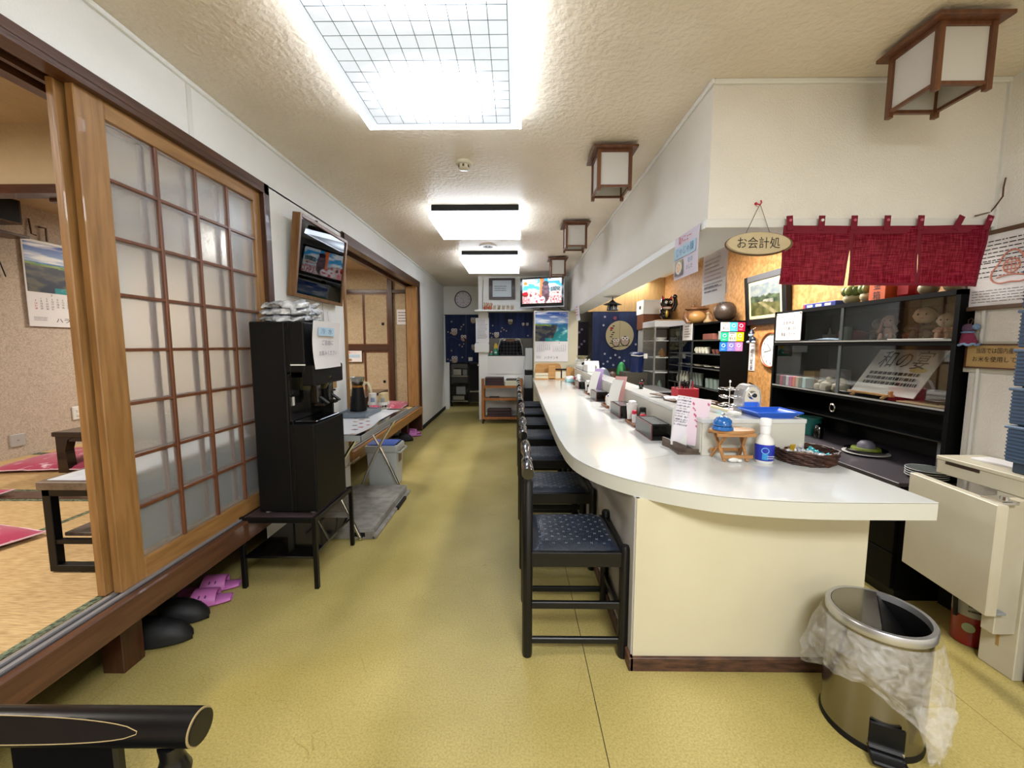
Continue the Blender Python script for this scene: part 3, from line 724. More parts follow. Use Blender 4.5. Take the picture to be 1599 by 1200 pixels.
# floor cushions
cz = mat('cushion_cloth', '#A62A50', .85, sheen=.3)
nt = cz.node_tree; b_ = nt.nodes['Principled BSDF']
tc = nt.nodes.new('ShaderNodeTexCoord'); n0 = nt.nodes.new('ShaderNodeTexNoise'); n0.inputs['Scale'].default_value = 4.5; n0.inputs['Detail'].default_value = 6; n0.inputs['Distortion'].default_value = 2.5
r0 = nt.nodes.new('ShaderNodeValToRGB'); r0.color_ramp.elements[0].position = .54; r0.color_ramp.elements[0].color = lin('#A62A50'); r0.color_ramp.elements[1].position = .70; r0.color_ramp.elements[1].color = lin('#DFC3CF')
nt.links.new(tc.outputs['Object'], n0.inputs['Vector']); nt.links.new(n0.outputs[0], r0.inputs[0]); nt.links.new(r0.outputs[0], b_.inputs['Base Color'])
def cushion(label, x, y, rz, w=.56):
    r = root('floor_cushion', label, 'cushion', (x, y, .372), rz, world=False)
    def top(u, v):
        a, b = u * 2 - 1, v * 2 - 1; e = 1 - .06 * (a * a * b * b) ; k = (1 - a ** 4) * (1 - b ** 4)
        return Vector((a * w / 2 * (1 - .05 * (1 - b * b)), b * w / 2 * (1 - .05 * (1 - a * a)), .022 + .045 * k ** .6 + .004 * fb(a * 3, b * 3, x)))
    def bot(u, v):
        p = top(u, v); return Vector((p.x, p.y, .022 - max(0, (p.z - .022)) * .3 if abs(u - .5) < .49 and abs(v - .5) < .49 else .022))
    part('cover', MB().sheet(top, 16, 16).sheet(bot, 16, 16), cz, r, smooth=True)
    q = [top(i / 16, 0) for i in range(17)] + [top(1, i / 16) for i in range(1, 17)] + [top(1 - i / 16, 1) for i in range(1, 17)] + [top(0, 1 - i / 16) for i in range(1, 16)]
    part('piping', MB().tube(q, .004, 6, True), mat('cushion_piping', '#D9B9C4', .7), r, smooth=True)
    part('tuft', MB().ell((0, 0, .064), (.012, .012, .006), 8), 'inkred', r)
    return r
cushion('crimson patterned floor cushion nearest the camera, at the left edge', -2.56, 1.62, -.25)
cushion('crimson floor cushion at the left edge, second from the camera', -3.32, 2.08, .02)
cushion('crimson floor cushion in front of the dark lacquered table, under the beige plate', -3.42, 3.05, .1, .62)
cushion('crimson floor cushion seen between the legs of the dark lacquered table', -2.75, 3.95, .0)
cushion('crimson floor cushion in the far tatami room, beside the paper cups', -1.90, 5.85, .0, .62)

# ---- footwear
def clog(x, y, rz, label, group=None):
    """dark garden clog: closed toe with holes, open heel, strap"""
    r = root('clog', label, 'shoe', (x, y, 0), rz, group, world=False)
    m = mat('charcoal_foam', '#0F0F11', .6)
    def hw(t): return .050 * (max(0, math.sin(PI * min(1, max(0, (t * .95 + .05))))) ** .42) * (1 + .13 * math.sin((t - .3) * 4))
    def sole(u, v): t = u; a = v * 2 * PI; return Vector(((t - .5) * .27, math.cos(a) * hw(t), .014 + .014 * math.sin(a)))
    part('sole', MB().sheet(sole, 18, 12), m, r, smooth=True)
    def up(u, v):
        t = .34 + .66 * u; a = PI * v; hgt = .034 * (1 - u ** 7) + .052 * (1 - u ** 2.2)
        h = hgt
        return Vector(((t - .5) * .27, math.cos(a) * hw(t) * 1.04, .020 + max(0, h) * math.sin(a) ** .8))
    part('upper', MB().sheet(up, 14, 12, .005), m, r, smooth=True)
    part('heel_strap', MB().tube([(-.01, .046, .055), (-.06, .046, .062), (-.125, .028, .058), (-.135, 0, .056), (-.125, -.028, .058), (-.06, -.046, .062), (-.01, -.046, .055)], .007, 6), m, r, smooth=True)
    g = MB()
    for i in range(4):
        for j in range(5):
            u, v = .18 + i * .18, .24 + j * .13; p = up(u, v); nrm = (up(u + .02, v) - up(u - .02, v)).cross(up(u, v + .02) - up(u, v - .02)).normalized()
            if nrm.z < 0: nrm = -nrm
            g.cyl(p + nrm * .002, p + nrm * .0065, .0035, n=6)
    part('vent_holes', g, 'ink', r)
    return r
def slide(x, y, rz, label):
    """pink bath slide with a wide band and two slots"""
    r = root('slide_sandal', label, 'sandal', (x, y, 0), rz, world=False)
    m = mat('pink_foam', '#B968A8', .5)
    def hw(t): return .050 * (math.sin(PI * min(1, max(0, (t * .90 + .05)))) ** .30)
    def sole(u, v): a = v * 2 * PI; return Vector(((u - .5) * .26, math.cos(a) * hw(u), .013 + .013 * math.sin(a)))
    part('sole', MB().sheet(sole, 18, 12), m, r, smooth=True)
    def band(u, v):
        t = .34 + .44 * u; a = PI * v
        return Vector(((t - .5) * .26 + .02 * math.sin(a) * (1 - u), math.cos(a) * hw(t) * 1.05, .016 + (.060 - .016 * u) * math.sin(a) ** .75))
    part('band', MB().sheet(band, 8, 14, .006), m, r, smooth=True)
    g = MB()
    for u in (.35, .6):
        pts = [band(u, .20 + .03 * k) + Vector((0, .003, .003)) for k in range(4)]
        g.tube(pts, .004, 5)
        g.tube([Vector((p.x, -p.y, p.z)) for p in pts], .004, 5)
    part('slots', g, mat('slot_shadow', '#5E2E55', .7), r)
    return r
clog(-1.535, 1.61, math.radians(12), 'dark clog nearest the camera, beside the stub post')
clog(-1.565, 1.745, math.radians(12), 'dark clog tucked between its mate and the pink sandals')
slide(-1.545, 1.865, math.radians(22), 'pink sandal nearer the dark clogs')
slide(-1.585, 1.985, math.radians(22), 'pink sandal nearer the black stand leg')
clog(-1.50, 5.28, math.radians(8), 'dark clog in front of the far sill post')
slide(-1.46, 5.56, math.radians(18), 'nearer pink sandal below the far end of the sill')
slide(-1.50, 5.72, math.radians(18), 'farther pink sandal below the far end of the sill')

# ---- water dispenser on its stand
r = root('stand', 'black metal stand with a brown top under the water dispenser', 'stand', (-1.225, 2.24, 0))
for x in (-1.42, -1.04):
    for y in (2.01, 2.47): part('leg', MB().box(x - .011, x + .011, y - .011, y + .011, 0, .385, .002), 'blackm', r)
for y in (2.01, 2.47): part('frame_bar', MB().box(-1.409, -1.051, y - .008, y + .008, .355, .380, .002), 'blackm', r)
for x in (-1.42, -1.04): part('frame_bar', MB().box(x - .008, x + .008, 2.021, 2.459, .355, .380, .002), 'blackm', r)
part('top_board', MB().box(-1.405, -1.055, 2.022, 2.458, .365, .384, .002), mat('plum_board', '#3A2C2E', .5), r)
part('lower_shelf', MB().box(-1.409, -1.051, 2.0, 2.48, .165, .178, .002), 'blackg', r)
r = root('water_dispenser', 'tall black water dispenser with a notice on its front', 'water dispenser', (-1.19, 2.24, .384))
part('lower_body', MB().box(-1.176, -1.045, 2.06, 2.42, .392, .86, .006, seg=2), 'black', r)
part('spine', MB().box(-1.355, -1.175, 2.06, 2.42, .392, 1.388, .006), 'black', r)
part('side_cheek', MB().box(-1.175, -1.10, 2.40, 2.42, .86, 1.13), 'black', r)
part('head', MB().box(-1.176, -1.075, 2.06, 2.42, 1.13, 1.388, .008, seg=2), 'black', r)
part('front_bezel', MB().box(-1.10, -1.035, 2.065, 2.415, 1.06, 1.165, .006), 'black', r)
part('recess_back', MB().box(-1.180, -1.165, 2.07, 2.41, .875, 1.12), 'blackg', r)
part('recess_hood', MB().lathe([(.0, 1.10), (.13, 1.10), (.10, 1.03), (.0, 1.02)], (-1.16, 2.24, 0), 20, 1, 1), 'blackg', r, smooth=True)
part('tap', MB().box(-1.10, -1.06, 2.15, 2.19, .955, 1.06, .006).box(-1.09, -1.03, 2.155, 2.185, .94, .96, .004), 'blackg', r)
part('tap', MB().box(-1.10, -1.06, 2.29, 2.33, .955, 1.06, .006).box(-1.09, -1.03, 2.295, 2.325, .94, .96, .004), 'blackg', r)
part('lever', MB().bar((-1.06, 2.31, .99), (-1.015, 2.31, .955), .026, .008), 'black', r)
part('lever', MB().bar((-1.06, 2.17, .99), (-1.015, 2.17, .955), .026, .008), 'black', r)
part('drip_tray', MB().box(-1.165, -1.05, 2.10, 2.38, .862, .872, .003), 'blackg', r)
part('level_label', MB().box(-1.163, -1.160, 2.075, 2.10, .955, 1.0), 'white', r)
part('trim_line', MB().box(-1.150, -1.074, 2.0585, 2.062, 1.165, 1.172), 'white', r)
part('rear_panel_seam', MB().box(-1.153, -1.150, 2.0585, 2.0605, .40, 1.38), 'blackg', r)
for x in (-1.32, -1.08):
    for y in (2.09, 2.39): part('foot', MB().cyl((x, y, .384), (x, y, .394), .018, n=10), 'grey', r)
# notice on the dispenser
r = root('notice', 'white notice with a pale blue band taped to the front of the water dispenser', 'notice', (-1.03, 2.23, 1.145))
part('sheet', MB().sheet(lambda u, v: Vector((-1.027 - .010 * math.sin(v * PI) + .006 * (1 - v) * math.sin(u * 5), 2.07 + .315 * u, 1.145 + .25 * v)), 10, 8, .001), 'paper', r, smooth=True)
part('blue_band', MB().box(-1.0262, -1.0252, 2.115, 2.30, 1.318, 1.362), mat('pale_blue_print', '#A9C3D6', .7), r)
text('lettering', '冷  水', .034, (-1.0250, 2.207, 1.340), '+x', mat('blue_print', '#5F86A8', .7), r, w=.13)
text('lettering', 'ご自由に', .030, (-1.0240, 2.21, 1.280), '+x', 'inkgrey', r, w=.13)
text('lettering', 'お飲みください', .028, (-1.0240, 2.215, 1.225), '+x', 'inkgrey', r, w=.21)
# crumpled packs on top
def packet(label, z, rz, s, k):
    r = root('foil_packet', label, 'packet', (-1.22, 2.22, z), rz, 'clear packets on the water dispenser', world=False)
    def f(u, v):
        a, b = u * 2 * PI, (v - .5) * PI; e = .55
        def sg(q): return math.copysign(abs(q) ** e, q)
        x, y, zz = 1.08 * sg(math.cos(a)) * math.cos(b) ** e * .13 * s, sg(math.sin(a)) * math.cos(b) ** e * .10 * s, math.copysign(abs(math.sin(b)) ** .8, math.sin(b)) * .019 + .020
        n = noise.noise(Vector((x * 26, y * 26, zz * 50 + k * 5))) * .022 + noise.noise(Vector((x * 80, y * 80, zz * 90 + k))) * .008
        return Vector((x + n, y + n, max(0, zz + n * (1 if b > -.6 else .2))))
    part('pack', MB().sheet(f, 40, 14, closed=True), mat('crumpled_foil_film', '#8E9196', .16, .35, var=('#E9EBEC', 30), bump=(1, 45)), r, smooth=25)
    return r
packet('lowest crumpled silvery packet of the stack on top of the water dispenser', 1.388, .02, 1.0, 1)
packet('middle crumpled silvery packet of the stack on the water dispenser', 1.424, -.1, 1.0, 2)
packet('topmost crumpled silvery packet on the water dispenser', 1.460, .15, .92, 3)
# framed picture on the wall, leaning out at the top
fm = Matrix.Translation((-1.405, 2.86, 1.575)) @ Matrix.Rotation(math.radians(7), 4, 'Y')
r = root('framed_picture', 'large framed dark picture behind glass on the left wall above the dispenser', 'picture', (-1.40, 2.86, 1.57))
fw = wood('frame_oak', '#7B5733', '#65431F', 2, .35)
part('frame_side', MB().box(0, .05, -.345, -.322, 0, .50, .002, fm), fw, r); part('frame_side', MB().box(0, .05, .322, .345, 0, .50, .002, fm), fw, r)
part('frame_side', MB().box(0, .05, -.322, .322, 0, .022, .002, fm), fw, r); part('frame_side', MB().box(0, .05, -.322, .322, .478, .50, .002, fm), fw, r)
part('mount_board', MB().box(.012, .026, -.322, .322, .022, .478, 0, fm), mat('mount_board', '#A39A80', .8), r)
def darkpic(x, y):
    n = fb(x * 5, y * 5, 4); c = mixc(L3('#15181D'), L3('#3E4650'), max(0, n + .25))
    if y < .30 + .1 * fb(x * 4, 0, 2): c = mixc(c, L3('#58646F'), .35)
    return c
u_ = Vector((0, 1, 0)); v_ = (fm.to_3x3() @ Vector((0, 0, 1)))
picture('print', darkpic, fm @ Vector((.027, 0, .262)), (u_, v_), .50, .34, 40, 30, PRINT, r)
part('glass_pane', MB().box(.040, .0415, -.322, .322, .022, .478, 0, fm), 'glass', r)
part('nail_hook', MB().bar((-1.41, 2.86, 2.10), (-1.36, 2.86, 2.10), .012, .03).cyl((-1.405, 2.86, 2.12), (-1.37, 2.86, 2.075), .008, n=6), 'black', r)
# bag tags hanging below frame
r = root('paper_tags', 'white paper tags hanging under the framed picture', 'tags', (-1.40, 2.98, 1.39))
for i, (y, a) in enumerate(((2.90, -.2), (2.97, .06), (3.03, .3))):
    part('tag', MB().obox((-1.395 + i * .008, y, 1.455), (.002, .035, .13), 0, 0, a), 'paper', r)
part('string', MB().tube([(-1.40, 2.96, 1.52), (-1.395, 2.955, 1.57)], .002, 5), 'grey', r)

# ---- folding table with tea things
r = root('folding_table', 'black folding table with curved chrome crossed legs behind the water dispenser', 'table', (-1.185, 3.0, 0))
part('tabletop', MB().box(-1.395, -.975, 2.50, 3.60, .672, .70, .004), 'blackg', r)
part('edge_band', MB().box(-1.395, -.97, 2.493, 2.50, .668, .702).box(-.975, -.967, 2.493, 3.6, .668, .702).box(-1.395, -.97, 3.6, 3.607, .668, .702), 'grey', r)
for y in (2.52, 3.44):
    for s in (1, -1):
        pts = []
        for i in range(9):
            t = i / 8; x = (-1.36 if s > 0 else -1.01) + s * .35 * t; pts.append((x + s * .045 * math.sin(PI * t) * 0, y + (.012 if s > 0 else -.012), .665 * (1 - t) + .008 + .05 * math.sin(PI * t)))
        part('leg', MB().tube(pts, .0115, 10), 'chrome', r, smooth=True)
part('foot_bar', MB().tube([(-1.01, 2.52, .018), (-1.01, 3.44, .018)], .009, 8), 'chrome', r, smooth=True)
part('foot_bar', MB().tube([(-1.36, 2.52, .018), (-1.36, 3.44, .018)], .009, 8), 'chrome', r, smooth=True)
part('cross_bar', MB().tube([(-1.36, 2.52, .30), (-1.36, 3.44, .30)], .008, 8), 'chrome', r, smooth=True)
def flowers(x, y):
    c = L3('#D9D9DC')
    for i in range(44):
        fx, fy = (i * .618) % 1, (i * .381 + .13 * (i % 3)) % 1; d = math.hypot((x - fx) * .4, (y - fy) * 1.0)
        k = ('#B23A4E', '#C98A3B', '#5B6A3A', '#4A3A34')[i % 4]
        if d < .017 + .012 * fb(x * 30, y * 30, i): return L3(k)
    return c
r = root('printed_cloth', 'white floral cloth spread over the black folding table', 'cloth', (-1.19, 2.95, .7005))
def clo(u, v): return Vector((-1.385 + .36 * u + .02 * math.sin(v * 7), 2.53 + .98 * v, .7022 + .001 * math.sin(u * 9 + v * 13)))
part('cloth', MB().sheet(clo, 8, 16, .0012), 'paper', r, smooth=True)
picture('flower_print', flowers, (-1.205, 3.02, .7045), '+z', .355, .97, 60, 150, PRINT, r)
solo('serving_tray', MB().box(-1.40, -1.16, 3.08, 3.44, .7065, .712, .003).box(-1.40, -1.391, 3.08, 3.44, .712, .738, .002).box(-1.169, -1.16, 3.08, 3.44, .712, .738, .002)
     .box(-1.391, -1.169, 3.08, 3.089, .712, .738, .002).box(-1.391, -1.169, 3.431, 3.44, .712, .738, .002).box(-1.391, -1.169, 3.089, 3.431, .712, .730), mat('blue_grey_tray', '#6D7782', .4), 'blue-grey tray on the folding table under the coffee pot', 'tray')
r = root('coffee_pot', 'glass coffee pot in a black sleeve with a steel dripper and curved ivory handle', 'coffee pot', (-1.290, 3.28, .7385))
c = (-1.290, 3.28, .7385)
part('black_sleeve', MB().lathe([(0, 0), (.066, 0), (.067, .01), (.046, .165), (.044, .185), (0, .185)], c, 28), 'black', r, smooth=True)
part('glass_neck', MB().lathe([(.043, .185), (.041, .20), (.046, .235), (.052, .25)], c, 28), 'glass', r, smooth=True)
part('amber_band', MB().lathe([(.0445, .19), (.0445, .205), (.0, .205)], c, 28), mat('amber_tea', '#8B5A1E', .2), r, smooth=True)
part('dripper', MB().lathe([(.030, .205), (.052, .245), (.058, .27), (.060, .272), (.056, .268), (.050, .243), (.028, .204)], c, 28), 'steel', r, smooth=True)
hp = [(c[0] + x, c[1] + .0, c[2] + z) for x, z in ((.042, .20), (.062, .225), (.085, .222), (.100, .19), (.108, .155), (.108, .145))]
part('handle', MB().tube(hp, [.008, .012, .013, .012, .011, .009], 10), mat('ivory_handle', '#CFC3A0', .4), r, smooth=True)
def cup_stack(label, x, y, m, lab2):
    r = root('cup_dispenser', label, 'cups', (x, y, .704))
    part('base_ring', MB().cyl((x, y, .704), (x, y, .712), .034, n=20), 'white', r)
    for a in (0, 2.1, 4.2): part('wire_leg', MB().tube([(x + .03 * math.cos(a), y + .03 * math.sin(a), .71), (x + .04 * math.cos(a), y + .04 * math.sin(a), .75)], .003, 6), 'white', r)
    part('holder', MB().lathe([(.043, .75), (.045, .752), (.042, .775), (.040, .775), (.040, .752)], (x, y, 0), 24), 'white', r, smooth=True)
    part('cup', MB().lathe([(0, .758), (.038, .758), (.031, .85), (.029, .85), (0, .848)], (x, y, 0), 24), m, r, smooth=True)
    part('label_panel', MB().sheet(lambda u, v: Vector((x + (.0375 - .006 * v) * math.sin((u - .5) * 1.0 + .3), y - (.0375 - .006 * v) * math.cos((u - .5) * 1.0 + .3), .775 + .06 * v)), 6, 2, .001), lab2, r)
    return r
cup_stack('white paper cup stack with a blue-grey label, right beside the coffee pot', -1.255, 3.52, 'white', mat('label_blue', '#7C8CA6', .6))
cup_stack('beige paper cup stack with a grey label, nearest the pink cushion', -1.165, 3.51, mat('beige_cup', '#C9B68C', .6), 'grey')
cup_stack('beige paper cup stack standing behind the other beige one', -1.17, 3.575, mat('beige_cup', '#C9B68C', .6), 'grey')
r = root('straw_box', 'small wooden box holding brown sachets, on the wall beside the dispenser tap', 'box', (-1.375, 2.93, .93))
part('box_body', MB().box(-1.405, -1.33, 2.86, 2.99, .955, 1.05, .003), 'tan', r)
for i in range(5): part('sachet', MB().obox((-1.365, 2.88 + i * .022, 1.075), (.03, .008, .10), 0, 0, .1 * (i % 3 - 1)), 'rose' if i % 2 else 'tan', r)
part('bracket', MB().box(-1.41, -1.30, 2.88, 2.90, .945, .955), 'black', r)
r = root('storage_box', 'cream plastic box standing behind the dispenser on the folding table', 'box', (-1.36, 2.62, .705))
part('box_body', MB().box(-1.40, -1.28, 2.55, 2.80, .7065, .93, .006), mat('cream_plastic', '#B5AF98', .5), r)
part('lid', MB().box(-1.405, -1.275, 2.545, 2.805, .93, .945, .004), 'white', r)
solo('dark_tray', MB().box(-1.32, -1.20, 2.60, 2.74, .707, .722, .005).box(-1.33, -1.19, 2.59, 2.75, .720, .726, .003), 'black', 'small black dish on the floral cloth beside the dispenser', 'tray')
# ---- under the table
r = root('waste_bin', 'light grey waste bin with a blue lid under the folding table', 'bin', (-1.19, 3.60, 0))
def rr(x0, x1, y0, y1, t, k): pass
bx = MB(); z0, z1 = 0, .335
def taper(a, z, g): return
bx.box(-1.325, -1.055, 3.50, 3.72, 0, .33, .02, seg=3)
for v in bx.bm.verts:
    t = v.co.z / .33; v.co.x = -1.19 + (v.co.x + 1.19) * (.90 + .10 * t); v.co.y = 3.61 + (v.co.y - 3.61) * (.90 + .10 * t)
part('bin_body', bx, 'lgrey', r, smooth=True)
part('rim', MB().box(-1.335, -1.045, 3.49, 3.73, .322, .385, .018, seg=3), 'lgrey', r, smooth=True)
part('blue_lid', MB().box(-1.318, -1.070, 3.505, 3.715, .380, .396, .01, seg=2), mat('blue_plastic', '#3A5FB4', .4), r, label='blue lid', smooth=True)
part('lid_catch', MB().box(-1.10, -1.06, 3.53, 3.69, .383, .393, .004), 'black', r)
part('handle', MB().tube([(-1.045, 3.50, .33), (-1.025, 3.50, .325), (-1.025, 3.72, .325), (-1.045, 3.72, .33)], .008, 8), 'lgrey', r, smooth=True)
part('sticker', MB().box(-1.055, -1.0535, 3.57, 3.65, .22, .30), 'sill', r)
r = root('pallet', 'scuffed grey plastic platform on the floor under the folding table', 'platform', (-1.16, 3.0, 0))
pm = mat('scuffed_grey', '#8A8780', .6, var=('#6F6A61', 14), bump=(.3, 40))
for i, (ya, yb) in enumerate(((2.56, 2.84), (2.845, 3.12), (3.125, 3.42))):
    part('deck_panel', MB().box(-1.40, -.96, ya, yb, .038, .062, .004), pm, r)
part('skirt', MB().box(-1.40, -.93, 2.55, 2.565, 0, .055, .003).box(-.945, -.915, 2.55, 3.42, 0, .022, .004).box(-1.40, -1.385, 2.565, 3.42, 0, .04), pm, r)
part('side_rail', MB().box(-.962, -.95, 2.565, 3.42, 0, .055), pm, r)
part('grip_hole', MB().box(-1.08, -.99, 2.547, 2.551, .018, .045), 'black', r)
part('rubber_grip', MB().box(-.93, -.905, 3.02, 3.25, 0, .028, .004), 'black', r)
r = root('power_outlet', 'white wall outlet with a black plug behind the folding table', 'outlet', (-1.405, 2.86, .42))
part('cover_plate', MB().box(-1.41, -1.400, 2.80, 2.92, .40, .53, .003), 'white', r)
part('plug', MB().box(-1.400, -1.36, 2.85, 2.88, .45, .475, .004), 'black', r)
part('cord', MB().tube([(-1.36, 2.865, .46), (-1.33, 2.87, .45), (-1.33, 2.9, .38), (-1.36, 2.95, .25), (-1.37, 3.0, .08)], .004, 6), 'black', r, smooth=True)
part('cord', MB().tube([(-1.39, 2.86, .50), (-1.32, 2.86, .51), (-1.29, 2.88, .46), (-1.31, 2.9, .36), (-1.36, 2.7, .22)], .003, 6), 'white', r, smooth=True)

# ---- closet wall notices
r = root('menu_card', 'small framed menu card with red heading on the closet wall of the far tatami room', 'card', (-2.50, 6.25, 1.02))
part('frame', MB().box(-2.64, -2.36, 6.235, 6.248, 1.0, 1.19, .003), 'brownX', r)
part('sheet', MB().box(-2.63, -2.37, 6.232, 6.236, 1.012, 1.18), 'paper', r)
part('blue_band', MB().box(-2.61, -2.40, 6.2305, 6.232, 1.075, 1.125), mat('pale_blue_print', '#A9C3D6', .7), r)
text('lettering', '夏メニュー', .034, (-2.50, 6.231, 1.150), '-y', 'inkred', r, w=.14)
part('dish_print', MB().prism(ellipse(-2.555, 1.04, .035, .02), (0, 6.232, 0), (1, 0, 0), (0, 0, 1), -.001), 'orange', r)
r = root('notice', 'laminated sheet of handwriting on the closet wall, beside the right door post', 'notice', (-1.70, 6.29, 1.62))
part('sheet', MB().box(-1.83, -1.56, 6.288, 6.292, 1.58, 1.81), 'paper', r)
lines('handwriting', (-1.70, 6.288, 1.70), '-y', .22, .17, 4, 'inkgrey', r)

# ---- foreground chair
r = root('dining_chair', 'black chair in the near left corner, showing its rounded top rail and back panel', 'chair', (-.72, .30, 0))
bw = mat('worn_black_lacquer', '#08080A', .3, coat=.12, spec=.4)
gl = mat('worn_gold_edge', '#8F7C55', .5)
A, B = Vector((-1.08, .50, .752)), Vector((-.425, .495, .760))
RR = .0225; PH = math.radians(-35)
def dcut(t): return .0158 + .0067 * min(1, ((t + .725) / .235) ** 2)
def railp(u, v):
    t = A.x + (B.x - A.x) * v; a = 2 * PI * u; c_ = math.cos(a); rad = RR if c_ <= 0 else min(RR, dcut(t) / c_)
    # a = 0 points up towards the camera side
    dy, dz = -rad * math.cos(a + PH) , 0
    n0 = Vector((0, -math.sin(math.radians(62)), math.cos(math.radians(62)))); n1 = Vector((0, math.cos(math.radians(62)), math.sin(math.radians(62))))
    return Vector((t, A.y + (B.y - A.y) * v, A.z + (B.z - A.z) * v)) + n0 * rad * math.cos(a) + n1 * rad * math.sin(a)
part('top_rail', MB().sheet(railp, 72, 80, closed=True), bw, r, smooth=20)
gp = []
for sg in (1, -1):
    for k in range(31):
        t = -.725 + sg * .234 * (1 - 2 * k / 30) ; ph = math.acos(min(1, dcut(t) / RR)) * sg; v = (t - A.x) / (B.x - A.x)
        gp.append(railp(ph / (2 * PI) % 1, v))
part('gold_line', MB().tube(gp, .0006, 5, True), gl, r)
part('rail_end_cap', MB().cyl(B, B + Vector((.0015, 0, 0)), .0227, n=28), gl, r)
part('rail_end_cap', MB().cyl(B + Vector((.0014, 0, 0)), B + Vector((.004, 0, 0)), .0203, n=28), bw, r)
def flat(u, v):
    a = PI * u; t = (v - .5) * 2; return Vector((-.76 + t * .20, .5, .78)) 
oval = [(.20 * math.cos(2 * PI * i / 40), .0145 * math.sin(2 * PI * i / 40)) for i in range(40)]
pl = Matrix.Rotation(math.radians(-38), 4, 'X')
def tr(a, b, d): p = pl @ Vector((0, -d + .0035, b)); return Vector((-.765 + a, .499 + p.y, .756 + p.z))
for x in (-1.03, -.465):
    part('post', MB().lathe([(0, 0), (.018, 0), (.020, .35), (.020, .66), (.013, .668), (.019, .682), (.021, .695), (.015, .710), (.013, .718), (.015, .735), (0, .740)], (x, .495, 0), 20), bw, r, smooth=True)
part('back_panel', MB().box(-.680, -.535, .488, .504, .42, .745, .004), bw, r)
part('seat', MB().box(-1.04, -.46, .02, .47, .40, .44, .012, seg=2), bw, r)
part('seat_pad', MB().box(-1.02, -.48, .04, .45, .44, .47, .012, seg=3), 'navy' if 'navy' in M else 'black', r, smooth=True)
for x in (-1.02, -.48): part('leg', MB().cyl((x, .05, 0), (x, .05, .40), .017, .020, 14), bw, r, smooth=True)
for x in (-1.02, -.48): part('stretcher', MB().box(x - .008, x + .008, .06, .485, .17, .195, .002), bw, r)
part('stretcher', MB().box(-1.02, -.48, .485, .50, .25, .275, .002), bw, r)
# ================================================================ COUNTER AND STOOLS
CZ = .75
pts = [(.262, 6.43), (.238, 3.6), (.238, 2.44), (.245, 2.117), (.252, 1.972), (.276, 1.825), (.326, 1.698), (.396, 1.592), (.474, 1.512), (.588, 1.431), (.737, 1.364), (.951, 1.326), (1.15, 1.318), (1.40, 1.318), (1.40, 1.34), (1.55, 1.90), (1.50, 1.93), (.80, 1.93), (.92, 6.43)]
def smooth_pts(p, a, b):
    out = p[:a]
    for i in range(a, b):
        p0, p1, p2, p3 = [Vector(q) for q in (p[i - 1], p[i], p[i + 1], p[i + 2])]
        for k in range(5):
            t = k / 5; q = .5 * ((2 * p1) + (p2 - p0) * t + (2 * p0 - 5 * p1 + 4 * p2 - p3) * t * t + (3 * p1 - p0 - 3 * p2 + p3) * t ** 3); out.append(tuple(q))
    return out + p[b:]
edge = smooth_pts(pts[:14], 2, 12)
outer = edge + [(1.40, 1.93), (.90, 1.93), (.90, 6.43)]
ct = root('counter', 'long white laminate counter with a rounded corner and cream end panel', 'counter', (.68, 3.6, 0))
mb = MB(); mb.prism(outer, (0, 0, CZ - .003), (1, 0, 0), (0, 1, 0), .003)
part('countertop', mb, 'laminate', ct)
part('edge_band', MB().prism(outer, (0, 0, CZ - .062), (1, 0, 0), (0, 1, 0), .0575), 'lamedge', ct)
def inset(p, d):
    return [(x + (d if x < .5 else 0) * (1 if x < .5 else 0), y + (d * .6 if y < 1.6 and x > .3 else 0)) for x, y in p]
mb = MB(); mb.prism([(x + .0015, y + .0015) for x, y in outer], (0, 0, CZ - .0046), (1, 0, 0), (0, 1, 0), .0017); part('edge_joint', mb, 'ink', ct)
sm = MB()
sm.bar((.80, 1.93, CZ + .0001), (.335, 1.70, CZ + .0001), .0014, .0006); part('top_seam', sm, 'grey', ct)
part('end_panel', MB().box(.458, 1.335, 1.492, 1.512, .05, .69), 'cream', ct)
part('side_panel', MB().box(.452, .470, 1.500, 6.43, .05, .69), 'greypanel', ct)
part('inner_panel', MB().box(1.315, 1.335, 1.512, 1.93, .05, .69).box(.88, .90, 1.93, 6.43, .05, .69).box(.9, 1.335, 1.91, 1.93, .05, .69), 'cream', ct)
part('plinth', MB().box(.446, 1.335, 1.478, 1.50, 0, .055, .002).box(.440, .458, 1.478, 6.43, 0, .055, .002), mat('worn_plinth', '#33221C', .5, var=('#5E3F2E', 24, (.6, 1, 3))), ct)
# raised back shelf
rs = root('counter_shelf', 'raised white ledge behind the counter carrying the blue tray', 'shelf', (1.1, 3.0, CZ))
part('front_board', MB().box(.875, 1.352, 1.885, 1.900, CZ, .918, .002).box(.872, .888, 1.90, 6.43, CZ, .905, .002), M['wall2'] if 'wall2' in M else mat('ledge_front', '#C5C2B6', .4), rs)
part('ledge_top', MB().box(.868, 1.355, 1.882, 2.24, .905, .925, .002).box(.868, 1.04, 2.24, 6.43, .905, .925, .002), 'laminate', rs)
part('back_board', MB().box(1.337, 1.352, 1.90, 2.24, .0, .905).box(1.02, 1.035, 2.24, 6.43, .0, .905), 'greypanel', rs)
part('lower_ledge', MB().box(1.035, 1.30, 2.24, 6.43, .80, .82), 'laminate', rs)

